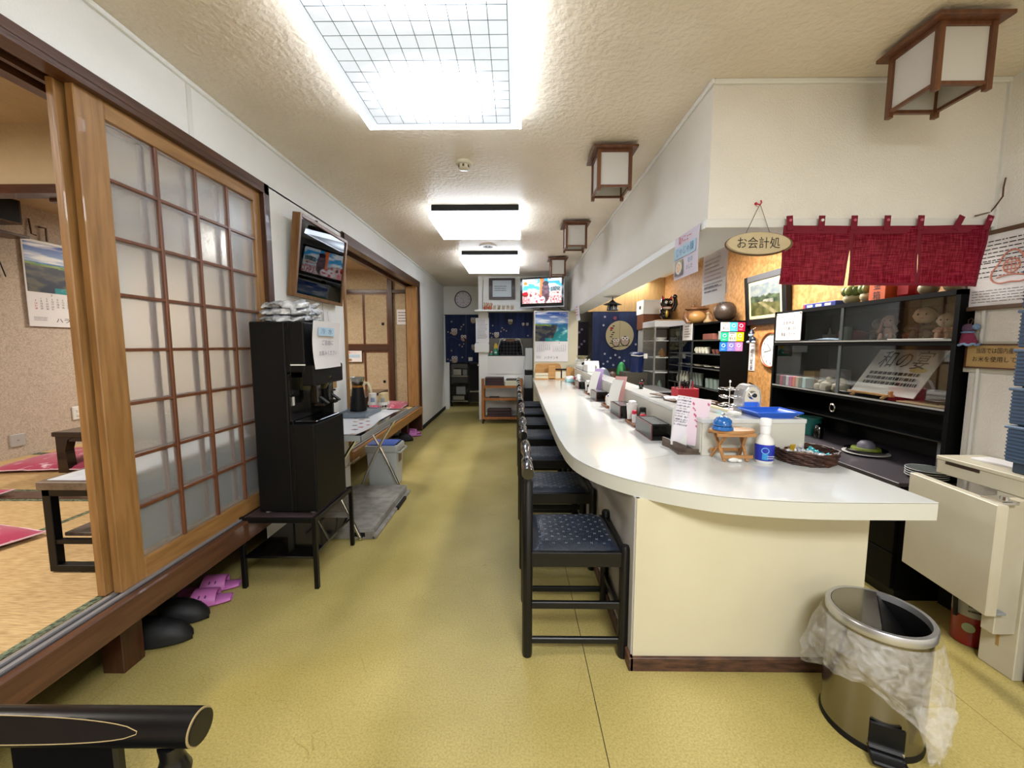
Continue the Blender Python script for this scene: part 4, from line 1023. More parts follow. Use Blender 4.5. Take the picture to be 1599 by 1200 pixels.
# ---- stools
M['navy'] = mat('navy_vinyl', '#161E2C', .38, bump=(.2, 60), coat=.1)
def stool():
    """origin: centre of the footprint; back rail on the -x side"""
    r = root('counter_stool', 'x', 'stool', (0, 0, 0), world=False)
    bx, fx, ny, fy = -.195, .195, -.175, .175
    for y in (ny, fy):
        part('back_leg', MB().lathe([(0, 0), (.019, 0), (.021, .01), (.021, .735), (.013, .745), (.013, .752), (.017, .758), (.012, .765), (0, .765)], (bx, y, 0), 16), 'blackw', r, smooth=True)
        part('front_leg', MB().lathe([(0, 0), (.021, 0), (.022, .01), (.020, .46), (.015, .472), (0, .472)], (fx, y, 0), 16), 'blackw', r, smooth=True)
        part('apron', MB().box(bx, fx, y - .011, y + .011, .385, .445, .003), 'blackw', r)
        part('stretcher', MB().box(bx, fx, y - .009, y + .009, .205, .235, .003), 'blackw', r)
        part('stretcher', MB().box(bx, fx, y - .009, y + .009, .055, .080, .003), 'blackw', r)
    for x in (bx, fx):
        part('apron', MB().box(x - .011, x + .011, ny, fy, .385, .445, .003), 'blackw', r)
    part('stretcher', MB().box(fx - .009, fx + .009, ny, fy, .13, .16, .003), 'blackw', r)
    part('stretcher', MB().box(bx - .009, bx + .009, ny, fy, .28, .305, .003), 'blackw', r)
    def seat(u, v):
        a, b = u * 2 - 1, v * 2 - 1; k = ((1 - a ** 6) * (1 - b ** 6)) ** .5
        return Vector((a * .178, b * .165, .445 + .028 * k - .006 * math.exp(-(a * a + b * b) * 2) + .002 * fb(a * 4, b * 4, 2)))
    part('seat_pad', MB().sheet(seat, 16, 16).box(-.178, .178, -.165, .165, .43, .447, .004), 'navy', r, smooth=True)
    g = MB()
    for i in range(12):
        for j in range(13):
            if (i + j) % 2: continue
            a, b = -.80 + i * .145, -.86 + j * .143
            for k in (0, 1):
                p = seat((a + 1) / 2, (b + 1) / 2)
                g.box(p.x - .0008 + k * .006, p.x + .0008 + k * .006, p.y - .005, p.y + .005, p.z - .0002, p.z + .0008)
    part('stitching', g, mat('pale_thread', '#8A97A6', .6), r, kind='stuff')
    yr = .235
    part('back_rail', MB().lathe([(0, -yr), (.022, -yr), (.0235, -yr + .006), (.0235, -.10), (.018, -.07), (.015, -.03), (.015, .03), (.018, .07), (.0235, .10), (.0235, yr - .006), (.022, yr), (0, yr)],
        (bx, 0, .783), 24, mtx=Matrix.Rotation(-PI / 2, 4, 'X')), M['railm'], r, smooth=True)
    part('metal_band', MB().lathe([(.0242, -.05 + .0), (.0242, -.02)], (bx, -.045, .783), 24, mtx=Matrix.Rotation(-PI / 2, 4, 'X')), 'chrome', r, smooth=True)
    return r
M['railm'] = mat('polished_black_rail', '#141414', .12, coat=.5)
st0 = stool(); st0.location = (.241, 1.735, 0)
ords = ['black counter stool with a stitched navy seat, nearest the camera', 'second black counter stool from the camera', 'third black counter stool from the camera', 'fourth black counter stool from the camera', 'fifth black counter stool along the counter', 'sixth black counter stool along the counter', 'farthest black counter stool, nearest the end wall']
st0['label'] = ords[0]; st0['group'] = 'black stools along the counter'
for i in range(1, 7): dup(st0, (.238 - .002 * i, 1.735 + .652 * i, 0), rnd.uniform(-.03, .03), ords[i], 'black stools along the counter')

# ---- things on the counter, near to far
# menu stand with papers
r = root('menu_stand', 'brown wedge stand holding printed papers on the counter', 'menu stand', (.83, 1.98, CZ), world=True)
part('foot', MB().prism([(-.065, -.09), (.06, -.09), (.085, -.02), (.07, .10), (-.06, .10)], (.835, 1.99, CZ + .0005), (1, 0, 0), (0, 1, 0), .010), 'grey_oak_s', r)
part('front_lip', MB().bar((.765, 2.09, CZ + .022), (.805, 1.905, CZ + .022), .008, .045).bar((.805, 1.905, CZ + .018), (.90, 1.915, CZ + .012), .006, .02), 'grey_oak_s', r)
part('support', MB().bar((.875, 2.05, CZ + .06), (.885, 1.93, CZ + .05), .006, .10), 'grey_oak_s', r)
def leaf_print(x, y):
    c = L3('#D8D3DA')
    if x > .42:
        for i in range(30):
            fx, fy = .48 + .5 * ((i * .618) % 1), (i * .377) % 1
            if ((x - fx) * 1.6) ** 2 + (y - fy) ** 2 * 2.2 < .0007 + .0007 * (i % 2): return L3('#B4486F')
        c = mixc(c, L3('#DDB9C8'), .5)
    elif y > .35 and (int(y * 34) % 2) and fb(x * 50, y * 34, 1) > -.1: c = L3('#6F6A78')
    return c
ul = Vector((.50, -.86, 0)).normalized(); vl = Vector((.12, .0, 1)).normalized()
vl = Vector((.0, .06, 1)).normalized()
uu = Vector((.9, -.43, -.12)).normalized()
def sheet_at(nm, par, c, u, v, w, h, m, fn=None, nx=4, ny=4, curl=.01):
    u = Vector(u).normalized(); v = Vector(v).normalized(); v = (v - u * v.dot(u)).normalized(); n = u.cross(v); c = Vector(c)
    o = part(nm, MB().sheet(lambda a, b: c + u * (a - .5) * w + v * (b - .5) * h - n * (.002 + curl * (b - .5) ** 2 * 4 * (1 if b > .5 else .2)), 6, 8, .0008), m, par, smooth=True)
    if fn: picture('print', fn, c, (u, v), w * .96, h * .96, nx, ny, PRINT, par, .0003, lambda a, b: -curl * (b - .5) ** 2 * 4 * (1 if b > .5 else .2) + .0005)
    return o
sheet_at('paper', r, (.845, 1.955, CZ + .150), uu, (-.10, .0, 1), .150, .235, 'paper', leaf_print, 60, 60)
sheet_at('paper', r, (.805, 1.985, CZ + .12), (.8, -.6, 0), (.14, 0, 1), .075, .19, 'white')
# mini wooden table with bell
r = root('mini_table', 'small folding wooden table with crossed legs holding the blue bell', 'table', (1.035, 1.80, CZ))
bo = wood('beech', '#B28350', '#99693A', 0, .45)
T = Vector((.975, 1.82, CZ))
part('tabletop', MB().lathe([(0, .128), (.088, .128), (.092, .132), (.092, .140), (.088, .143), (0, .143)], T, 32, 1.08, .62), bo, r, smooth=True)
for y in (-.042, .042):
    part('apron', MB().box(T.x - .085, T.x + .085, T.y + y - .006, T.y + y + .006, CZ + .115, CZ + .130, .001), bo, r)
for sx in (-1, 1):
    part('leg', MB().bar((T.x + sx * .058, T.y + .038, CZ + .120), (T.x + sx * .050, T.y - .046, CZ + .005), .012, .008), bo, r)
    part('leg', MB().bar((T.x + sx * .044, T.y - .038, CZ + .120), (T.x + sx * .064, T.y + .046, CZ + .005), .012, .008), bo, r)
part('lower_bar', MB().box(T.x - .075, T.x + .075, T.y + .037, T.y + .045, CZ + .030, CZ + .044, .001), bo, r)
part('lower_bar', MB().box(T.x - .06, T.x + .075, T.y - .048, T.y - .040, CZ + .018, CZ + .032, .001), bo, r)
r = root('call_bell', 'blue dome call bell on the small wooden table', 'bell', (.925, 1.805, CZ + .1435))
part('base', MB().lathe([(0, 0), (.043, 0), (.045, .006), (.040, .016), (0, .018)], r.location, 28), mat('blue_enamel', '#1B5FA6', .18, coat=.5), r, smooth=True)
part('dome', MB().lathe([(.038, .019), (.040, .024), (.037, .040), (.026, .053), (.008, .059), (0, .06)], r.location, 28), 'blue_enamel_m' if False else MATS['blue_enamel'], r, smooth=True)
part('button', MB().cyl(r.location + Vector((0, 0, .058)), r.location + Vector((0, 0, .070)), .004, n=10).ell(r.location + Vector((0, 0, .070)), (.009, .009, .004), 12), 'chrome', r, smooth=True)
g = MB()
for i in range(14):
    a = i * .9; z = .028 + .018 * (i % 3) / 3; rr_ = .0395 - .012 * (i % 3) / 2
    p = r.location + Vector((rr_ * math.cos(a), rr_ * math.sin(a), z)); g.ell(p, .0022, 6)
part('white_dots', g, 'white', r)
r = root('candy_wrap', 'small crumpled white wrapper under the wooden mini table', 'wrapper', (.985, 1.79, CZ))
part('wrapper', MB().ell((.965, 1.775, CZ + .012), (.024, .012, .011), 10).ell((.99, 1.772, CZ + .009), (.012, .009, .008), 8), 'white', r)
# bottle
r = root('sanitizer_bottle', 'white bottle with a dark blue label and flip cap beside the mini table', 'bottle', (1.105, 1.785, CZ + .0005))
c = r.location
part('bottle_body', MB().lathe([(0, 0), (.034, 0), (.037, .006), (.038, .085), (.034, .105), (.020, .122), (.019, .13), (0, .13)], c, 28), 'white', r, smooth=True)
part('cap', MB().lathe([(.021, .13), (.0215, .165), (.024, .167), (.025, .190), (.022, .196), (0, .197)], c, 24), mat('glossy_white', '#E0E0E0', .2), r, smooth=True)
lb = mat('royal_blue_label', '#1F2F9E', .3)
part('label_wrap', MB().lathe([(.0372, .012), (.0384, .014), (.0390, .080), (.0380, .084)], c, 28), lb, r, smooth=True)
def cylp(a, z, rad): return c + Vector((rad * math.sin(a), -rad * math.cos(a), z))
part('label_ring', MB().tube([cylp(-.45 + .30 * math.cos(t * .45) * 1.2, .058 + .013 * math.sin(t * .45), .0395) for t in range(14)], .0016, 6, True), mat('sky_print', '#6FB4DC', .4), r)
part('label_block', MB().sheet(lambda u, v: cylp(-.75 + .6 * u, .018 + .026 * v, .0393), 6, 2), mat('teal_print', '#2E86C0', .4), r)
lines('label_print', c + Vector((.008, -.0405, .030)), '-y', .036, .018, 2, 'paper', r)
# basket
r = root('wicker_basket', 'round dark wicker basket of sweets at the end of the counter', 'basket', (1.315, 1.795, CZ))
wk = mat('dark_wicker', '#2C160F', .5, var=('#4A2A1C', 30), bump=(.4, 90))
c = Vector((1.300, 1.805, CZ))
part('basket_base', MB().cyl(c + Vector((0, 0, .001)), c + Vector((0, 0, .006)), .105, n=32), wk, r)
for k in range(9):
    z = .006 + k * .0063; R0 = .110 + .012 * k / 8
    part('woven_strand', MB().tube([c + Vector(((R0 + .0035 * math.sin(i * 1.1 + k * 2)) * math.cos(i * 2 * PI / 60), (R0 + .0035 * math.sin(i * 1.1 + k * 2)) * math.sin(i * 2 * PI / 60), z + .0012 * math.sin(i * 2.1 + k))) for i in range(60)], .0042, 5, True), wk, r)
def sweet(name, label, p, m, s=.02, a=0, gr='wrapped sweets in the wicker basket'):
    r = root('wrapped_sweet', label, 'sweet', p, a, gr, world=False)
    part('body', MB().ell((0, 0, 0), (s, s * .55, s * .5), 10), m, r, smooth=True)
    for q in (-1, 1): part('twist', MB().lathe([(.001, 0), (s * .55, s * .8)], (q * s * .8, 0, 0), 8, mtx=Matrix.Rotation(q * PI / 2, 4, 'Y')), m, r)
wr_ = [mat('film_white', '#CFCFD2', .25, .3), mat('film_teal', '#3FA3B0', .25, .3), mat('film_tan', '#C09A6C', .35), mat('film_brown', '#7A5C48', .4)]
names = ['silvery', 'teal', 'tan', 'brown']
k = 0
for i in range(26):
    a = i * 2.4; rad = .085 * math.sqrt((i + .5) / 26); x, y = rad * math.cos(a), rad * math.sin(a)
    j = 1 if x > .025 else (0 if x > -.03 else (2 if i % 2 else 3))
    if i % 7 == 3: j = 0
    sweet('s', '%s wrapped sweet among the others in the wicker basket' % names[j], c + Vector((x, y, .022 + .012 * (i % 3))), wr_[j], .019, a * 1.7, '%s wrapped sweets in the wicker basket' % names[j])
r = root('yellow_wrapper', 'yellow packet standing up at the rim of the wicker basket', 'packet', c + Vector((-.06, .02, .03)))
part('packet_body', MB().obox(c + Vector((-.060, -.0, .052)), (.024, .006, .05), .2, .001, .2), mat('yellow_film', '#B8962A', .35), r)
# blue tray on the ledge
r = root('cash_tray', 'bright blue shallow plastic tray on the raised ledge', 'tray', (1.30, 2.04, .925))
bl = mat('bright_blue_plastic', '#1D5FD0', .3, coat=.2)
def trayf(u, v):
    a, b = u * 2 - 1, v * 2 - 1; m_ = max(abs(a), abs(b)); k = max(0, (m_ - .72) / .28)
    return Vector((1.235 + a * .105, 1.978 + b * .088, .928 + .024 * k ** .8))
part('tray_body', MB().sheet(trayf, 28, 28, .003), bl, r, smooth=30)
part('rim', MB().tube([trayf(i / 10, 0) for i in range(11)] + [trayf(1, i / 10) for i in range(1, 11)] + [trayf(1 - i / 10, 1) for i in range(1, 11)] + [trayf(0, 1 - i / 10) for i in range(1, 10)], .004, 6, True), bl, r)
# silver machine + spiral glasses rack
r = root('coffee_machine', 'silver arched machine with a dark round knob behind the blue tray', 'machine', (1.20, 2.19, .925))
c = Vector((1.205, 2.125, .9255))
prof = [(-.047, 0), (.047, 0), (.047, .085), (.040, .118), (.022, .138), (0, .143), (-.022, .138), (-.040, .118), (-.047, .085)]
part('body', MB().prism(prof, c + Vector((0, .035, 0)), (1, 0, 0), (0, 0, 1), .085), mat('silver_paint', '#B5B5B8', .25, .6), r, smooth=30)
part('front_face', MB().prism([(a * .82, b * .9 + .004) for a, b in prof], c + Vector((0, -.050, 0)), (1, 0, 0), (0, 0, 1), .004), 'chrome', r, smooth=30)
part('knob', MB().cyl(c + Vector((.0, -.054, .090)), c + Vector((.0, -.072, .090)), .022, .017, 20), 'chrome', r, smooth=True)
part('knob_centre', MB().cyl(c + Vector((0, -.072, .090)), c + Vector((0, -.076, .090)), .011, n=16), 'navy', r)
part('rear_cover', MB().tube([c + Vector((.05, 0, .02)), c + Vector((.058, .0, .09)), c + Vector((.045, 0, .130)), c + Vector((.01, 0, .148))], .004, 6), 'black', r)
r = root('wire_rack', 'black wire rack of stacked spectacles-like rings beside the silver machine', 'rack', (1.10, 2.22, .925))
part('pole', MB().cyl((1.13, 2.15, .925), (1.13, 2.15, 1.075), .003, n=8).ell((1.13, 2.15, 1.078), .007, 8), 'chrome', r)
for lv in range(3):
    for k in range(4):
        a = k * PI / 2 + lv * .5; p = Vector((1.13, 2.15, .955 + lv * .042))
        q = p + Vector((math.cos(a), math.sin(a), 0)) * .034
        part('ring', MB().tube([q + Vector((.022 * math.cos(t * .52), .016 * math.sin(t * .52), .004 * math.sin(t * .52))) for t in range(12)], .0022, 6, True), 'chrome', r, smooth=True)
# pens box, wallet, ladle etc on ledge
r = root('pen_box', 'red box holding black pens and scissors on the ledge behind the menu papers', 'box', (1.30, 3.0, .82))
part('box_body', MB().box(1.17, 1.32, 2.93, 2.945, .82, .955).box(1.17, 1.32, 3.045, 3.06, .82, .955).box(1.17, 1.18, 2.945, 3.045, .82, .955).box(1.31, 1.32, 2.945, 3.045, .82, .955).box(1.18, 1.31, 2.945, 3.045, .82, .83), mat('red_board', '#A3202C', .5), r)
for i in range(8):
    x = 1.19 + .016 * i; part('pen', MB().cyl((x, 2.98 + .01 * (i % 3), .835), (x + .02 * ((i % 3) - 1), 3.0, .99 + .012 * (i % 3)), .005, n=8), ('black', 'grey', 'black', 'inkred')[i % 4], r)
for x in (1.23, 1.26): part('scissor_loop', MB().tube([Vector((x + .013 * math.cos(t * .7), 2.99, .985 + .018 * math.sin(t * .7))) for t in range(9)], .004, 6, True), 'black', r)
solo('wooden_box', MB().box(1.19, 1.33, 2.66, 2.78, .8205, .90, .004), 'sill', 'small reddish brown wooden box on the ledge in front of the red pen box', 'box')
solo('leather_case', MB().box(1.00, 1.12, 2.26, 2.34, .9255, .948, .006, seg=2), 'brown', 'flat dark brown leather case on the ledge left of the blue bell', 'case')
r = root('rice_paddle', 'cream handled brush with white bristles lying on the ledge behind the bell', 'brush', (1.03, 2.10, .93))
part('handle', MB().bar((1.00, 2.36, .955), (1.05, 1.985, .945), .018, .014, bev=.004), mat('ivory_handle', '#CFC3A0', .4), r)
part('head', MB().obox((1.055, 1.955, .942), (.045, .05, .014), .2, .004), 'white', r)
r = root('receipt_pile', 'loose brown and pink papers beside the cream handled brush', 'papers', (.98, 2.55, .926))
for i, (x, y, a, m) in enumerate(((.97, 2.50, .3, 'sill'), (.98, 2.58, -.2, 'paper'), (.95, 2.68, .5, 'brown'), (.99, 2.44, .1, 'paper'))):
    part('slip', MB().obox((x, y, .930 + .006 * i), (.07, .11, .005), a, .001, .03 * i), m, r)
solo('cash_box', MB().box(1.06, 1.29, 3.25, 3.75, .8205, .90, .01), 'black', 'low black box on the ledge beyond the red pen box', 'box')
# small black cat figurine on the ledge
r = root('cat_figurine', 'tiny black cat figurine with a red collar on the raised ledge', 'figurine', (.985, 3.25, .925))
c = Vector((.985, 3.2, .9255))
part('body', MB().ell(c + Vector((0, 0, .024)), (.019, .016, .026), 12).ell(c + Vector((0, -.004, .058)), (.016, .015, .014), 12).ell(c + Vector((.018, 0, .062)), (.006, .006, .02), 8), 'blackg', r, smooth=True)
for s in (-1, 1): part('ear', MB().cyl(c + Vector((s * .009, -.003, .068)), c + Vector((s * .011, -.003, .083)), .006, .0005, 8), 'blackg', r)
part('collar', MB().tube([c + Vector((.013 * math.cos(t * .6), .012 * math.sin(t * .6) - .002, .046)) for t in range(10)], .003, 6, True), 'inkred', r)
part('base', MB().cyl(c + Vector((0, 0, -.0005)), c + Vector((0, 0, .004)), .018, n=14), 'blackg', r)

# ---- lacquer boxes, caddies along the ledge
lq = mat('dark_grey_lacquer', '#3A3B3A', .25, coat=.3); lr = mat('red_lacquer_edge', '#7A2320', .3); tw = wood('tray_wood', '#8A5228', '#6E3D1B', 1, .35)
def lacquer_box(y, lab):
    r = root('chopstick_box', lab, 'box', (.80, y, CZ))
    x0, x1 = .735, .850; y0, y1 = y - .145, y + .145; h = .085
    part('side_board', MB().box(x0, x0 + .007, y0, y1, CZ, CZ + h), lq, r); part('side_board', MB().box(x1 - .007, x1, y0, y1, CZ, CZ + h), lq, r)
    part('side_board', MB().box(x0 + .007, x1 - .007, y0, y0 + .007, CZ, CZ + h), 'blackg', r); part('side_board', MB().box(x0 + .007, x1 - .007, y1 - .007, y1, CZ, CZ + h), lq, r)
    part('bottom_board', MB().box(x0 + .007, x1 - .007, y0 + .007, y1 - .007, CZ, CZ + .006), 'blackg', r)
    part('red_edge', MB().box(x0 - .001, x0 + .002, y0 - .001, y0 + .001, CZ, CZ + h).box(x0 - .0008, x0 + .001, y0, y1, CZ + h - .003, CZ + h + .001).box(x0 - .0012, x0 + .001, y0, y1, CZ + .0002, CZ + .004).box(x1 - .002, x1 + .0008, y0 - .001, y0 + .001, CZ, CZ + h), lr, r)
    part('glass_lid', MB().box(x0 + .01, x1 - .01, y0 + .02, y1 - .01, CZ + h - .004, CZ + h - .001), mat('smoky_lid', '#5A5D60', .1), r)
    part('lid_frame', MB().tube([(x0 + .012, y1 - .02, CZ + h), (x0 + .012, y0 + .02, CZ + h), (x1 - .012, y0 + .02, CZ + h)], .004, 6), 'black', r)
for y, lab in ((2.33, 'dark lacquer chopstick box with red edges, nearest the camera'), (3.00, 'second dark lacquer chopstick box from the camera, beside the white cup'), (3.86, 'third dark lacquer chopstick box along the counter'), (4.92, 'farthest dark lacquer chopstick box along the counter')):
    lacquer_box(y, lab)
def wood_tray(y, lab):
    x0, x1, y0, y1 = .745, .86, y - .11, y + .11
    solo('condiment_tray', MB().box(x0, x1, y0, y1, CZ + .0005, CZ + .006).box(x0, x0 + .006, y0, y1, CZ + .006, CZ + .016).box(x1 - .006, x1, y0, y1, CZ + .006, CZ + .016)
         .box(x0, x1, y0, y0 + .006, CZ + .006, CZ + .016).box(x0, x1, y1 - .006, y1, CZ + .006, CZ + .016), tw, lab, 'tray')
for y, lab in ((2.64, 'small brown wooden condiment tray nearest the camera'), (3.42, 'brown wooden condiment tray holding the cat trimmed napkin pack'), (4.35, 'third brown wooden condiment tray along the counter'), (5.38, 'farthest brown wooden condiment tray along the counter')): wood_tray(y, lab)
def shaker(name, lab, x, y, r0, h, mb_, mc, cap=.3, z=CZ + .0065):
    r = root(name, lab, 'shaker', (x, y, z))
    part('jar', MB().lathe([(0, 0), (r0, 0), (r0, h * (1 - cap)), (r0 * .8, h * (1 - cap * .9)), (0, h * (1 - cap * .9))], (x, y, z), 16), mb_, r, smooth=True)
    part('cap', MB().lathe([(0, h * (1 - cap)), (r0 * .98, h * (1 - cap)), (r0 * .95, h * .97), (r0 * .7, h), (0, h)], (x, y, z), 16), mc, r, smooth=True)
    return r
spice = mat('chili_red', '#7A2A1C', .4); soy = mat('soy_brown', '#2A120C', .12)
shaker('soy_bottle', 'dark sauce bottle with a clear middle and black cap on the nearest tray', .835, 2.66, .022, .105, 'glass', 'black')
shaker('sauce_base', 'dark soy sauce cruet with a red cap on the nearest tray', .815, 2.59, .021, .07, soy, 'inkred')
shaker('spice_jar', 'small spice jar with a red cap and printed label on the nearest tray', .785, 2.68, .015, .080, 'paper', 'inkred')
shaker('spice_jar', 'small chili jar beside the red capped printed one', .80, 2.72, .014, .075, spice, 'inkred')
for i, (y, m) in enumerate(((5.44, 'inkred'), (4.40, 'black'))):
    shaker('spice_jar', ['tiny red capped jar on the farthest tray', 'tiny black capped jar on the third tray'][i], .785, y, .016, .085, 'glass', m)
def cup(x, y, lab, h=.115, r0=.028, r1=.037, m='white', tissue=True):
    r = root('napkin_cup', lab, 'cup', (x, y, CZ + .0005))
    part('cup_wall', MB().lathe([(0, 0), (r0, 0), (r1, h), (r1 - .003, h), (r0 - .003, .004), (0, .004)], r.location, 24), m, r, smooth=True)
    if tissue: part('napkins', MB().obox((x, y, CZ + h * .75), (r1 * 1.3, r1 * .9, h * .9), .3, .006, .08), 'paper', r)
    return r
cup(.80, 2.79, 'white cup of folded napkins between the two nearest lacquer boxes')
cup(.82, 4.62, 'white tumbler beside the third lacquer box', .10)
cup(.80, 5.20, 'short white tumbler beside the farthest lacquer box', .09)
def tent(y, lab, c2, h=.22, name='menu_holder'):
    """clear stand holding folded menus, leaning"""
    r = root(name, lab, 'menu holder', (.79, y, CZ))
    part('base', MB().box(.755, .83, y - .035, y + .035, CZ + .0005, CZ + .03, .004), 'white', r)
    sheet_at('menu_sheet', r, (.785, y, CZ + .03 + h / 2), (.55, -.83, 0), (.30, .1, 1), .11, h, 'white')
    sheet_at('menu_sheet', r, (.83, y + .03, CZ + .03 + h / 2 + .02), (.75, -.65, 0), (.25, .1, 1), .10, h * 1.02, c2)
    return r
tent(3.24, 'white and pale pink menus fanned in a stand, nearer the camera', mat('pale_pink_paper', '#C99A96', .7))
tent(4.12, 'white and lilac menus fanned in a stand, farther along the counter', mat('lilac_paper', '#A68FBE', .7), .23)
r = root('napkin_pack', 'soft white napkin pack with blue print beside the nearer menu holder', 'pack', (.80, 3.42, CZ + .007))
part('pack', MB().obox((.80, 3.42, CZ + .055), (.07, .09, .10), .3, .02, .15), mat('soft_white', '#D6D2CC', .7), r, smooth=True)
part('blue_print', MB().obox((.775, 3.395, CZ + .085), (.004, .04, .03), .3, .001, .15, .1), lb, r)
part('orange_print', MB().obox((.768, 3.44, CZ + .07), (.004, .03, .04), .3, .001, .15, .1), mat('peach_print', '#D9A06A', .6), r)
for i, (y, lab, m) in enumerate(((4.22, 'white ceramic pot behind the lilac menus', 'white'), (5.32, 'white tissue pack with a dark blue star near the far lacquer box', 'white'))):
    r = root('ceramic_pot' if i == 0 else 'tissue_pack', lab, 'pot' if i == 0 else 'pack', (.84, y, CZ + .0005))
    part('body', MB().lathe([(0, 0), (.040, 0), (.046, .02), (.044, .07), (.03, .085), (0, .088)], r.location, 20) if i == 0 else MB().obox((.82, y, CZ + .07), (.06, .13, .135), .1, .02), m, r, smooth=True)
    if i: part('star_print', MB().obox((.789, y - .02, CZ + .085), (.004, .035, .04), .1), lb, r)
    else: part('lid_knob', MB().ell((.84, y, CZ + .09), .009, 8), m, r)
r = root('tissue_pack', 'white tissues in a pale aqua sleeve lying at the far end of the counter', 'tissues', (.76, 5.75, CZ))
part('sleeve', MB().box(.70, .82, 5.66, 5.84, CZ + .0005, CZ + .04, .012, seg=2), mat('aqua_sleeve', '#8FBCC0', .5), r, smooth=True)
part('tissues', MB().obox((.755, 5.76, CZ + .055), (.11, .17, .045), .1, .015, 0, -.2), 'paper', r, smooth=True)
solo('dark_tray', MB().box(.80, .86, 5.9, 6.05, CZ + .0005, CZ + .05, .01), 'brown', 'small dark brown case beside the far tissues', 'case')
# wooden letter rack and white boxes at the far end
r = root('wooden_rack', 'pale wooden rack with rounded ends at the far end of the counter', 'rack', (.55, 6.2, CZ))
pw = wood('pale_pine', '#B98A4E', '#A37540', 0, .5)
part('back_board', MB().prism([(0, 0), (.40, 0), (.40, .10), (.385, .15), (.35, .165), (.05, .165), (.015, .15), (0, .10)], (.285, 6.22, CZ + .075), (1, 0, 0), (0, 0, 1), .02), pw, r)
part('front_board', MB().box(.485, .59, 6.10, 6.13, CZ, CZ + .21, .006, seg=2), pw, r)
part('end_board', MB().prism([(0, 0), (.14, 0), (.14, .11), (.12, .15), (.09, .165), (0, .165)], (.755, 6.12, CZ + .02), (1, 0, 0), (0, 0, 1), .03), pw, r)
part('base_board', MB().box(.285, .80, 6.10, 6.22, CZ, CZ + .02), pw, r)
for a in ((.285, .485, .02, .055), (.285, .485, .065, .10), (.59, .76, .02, .12)): part('slot_board', MB().box(a[0], a[1], 6.11, 6.13, CZ + a[2], CZ + a[3]), mat('pale_board', '#CFC6AC', .6), r)
part('dark_slot', MB().box(.59, .76, 6.108, 6.112, CZ + .14, CZ + .165).box(.67, .69, 6.107, 6.112, CZ + .02, CZ + .14), 'black', r)
# dish rack on the ledge far end
r = root('dish_rack', 'white dish rack with ladles and cups at the far end of the ledge', 'dish rack', (1.0, 5.9, .925))
part('rack_body', MB().box(.90, 1.12, 5.6, 6.2, .9255, .98, .01).box(.90, 1.12, 6.15, 6.2, .98, 1.06, .01), 'white', r)
part('white_lid', MB().obox((1.03, 5.55, 1.0), (.20, .012, .12), 0, .01, -.5), 'white', r)
part('pot_lid', MB().ell((1.02, 5.5, .975), (.07, .07, .035), 18), 'grey', r, smooth=True)
part('ladle_handle', MB().cyl((.99, 5.9, 1.0), (1.10, 5.9, 1.16), .008, n=8), 'black', r)
part('ladle_bowl', MB().ell((.985, 5.9, 1.0), (.04, .04, .025), 12), 'black', r, smooth=True)
part('bowl', MB().lathe([(.03, 0), (.09, .05), (.086, .05), (.03, .006)], (.98, 6.05, 1.06), 20), mat('olive_bowl', '#8F8A5E', .4), r, smooth=True)
solo('tissue_box', MB().box(.90, 1.0, 5.15, 5.45, .9255, 1.02, .01), 'white', 'white tissue box on the ledge behind the far tumblers', 'box')
# ================================================================ RIGHT SIDE
# ---- red split curtain on the soffit rail
rc = cloth_open('red_open_weave', '#741528', '#A8384C', .92)
M['redband'] = mat('red_hem', '#6E1226', .9)
r = root('noren_curtain', 'dark red woven split curtain with seven tabs hanging from the white rail', 'curtain', (1.60, 1.848, 1.53))
NY = 1.846
def npanel(x0, x1, zb0, zb1, k, gl, gr_):
    def f(u, v):
        z = 1.785 - v * (1.785 - (zb0 + (zb1 - zb0) * u)); e = max(0, v - .28) ** 1.3
        x = x0 + gl * e + (x1 - x0 - (gl + gr_) * e) * u
        return Vector((x, NY - .004 + .006 * math.sin(u * 9 + k) * (v + .15) + .003 * math.sin(v * 7 + u * 4), z))
    o = part('cloth_panel', MB().sheet(f, 26, 14, .0012), rc, r, smooth=True)
    def hem(u, v): p = f(u, .955 + .045 * v); return p + Vector((0, -.0018, 0))
    part('hem', MB().sheet(hem, 26, 2, .0008), 'redband', r, smooth=True)
    for s in (0, 1):
        part('hem', MB().sheet(lambda u, v: f(.035 * u if s == 0 else 1 - .035 * u, v) + Vector((0, -.0018, 0)), 2, 14, .0008), 'redband', r, smooth=True)
npanel(1.165, 1.462, 1.537, 1.530, 0, -.006, .030)
npanel(1.462, 1.752, 1.532, 1.530, 2, .008, .0)
npanel(1.752, 2.048, 1.530, 1.525, 4, .004, .045)
part('top_band', MB().sheet(lambda u, v: Vector((1.165 + .883 * u, NY - .0065 + .002 * math.sin(u * 20), 1.755 + .034 * v - .004 * math.sin(u * PI))), 30, 2, .001), 'redband', r, smooth=True)
for i, px in enumerate((1.19, 1.325, 1.465, 1.607, 1.750, 1.905, 2.035)):
    lean = (-.10, 0, 0, 0, .02, .42, .28)[i]
    part('tab', MB().obox((px + lean * .02, NY - .0095, 1.797), (.026, .003, .062), 0, 0, 0, lean), 'redband', r)
    if i != 5: part('push_pin', MB().cyl((px + lean * .03, NY - .010, 1.808), (px + lean * .03, NY - .016, 1.808), .006, n=10), 'white' if i == 1 else mat('pink_pin', '#B85A70', .4), r)
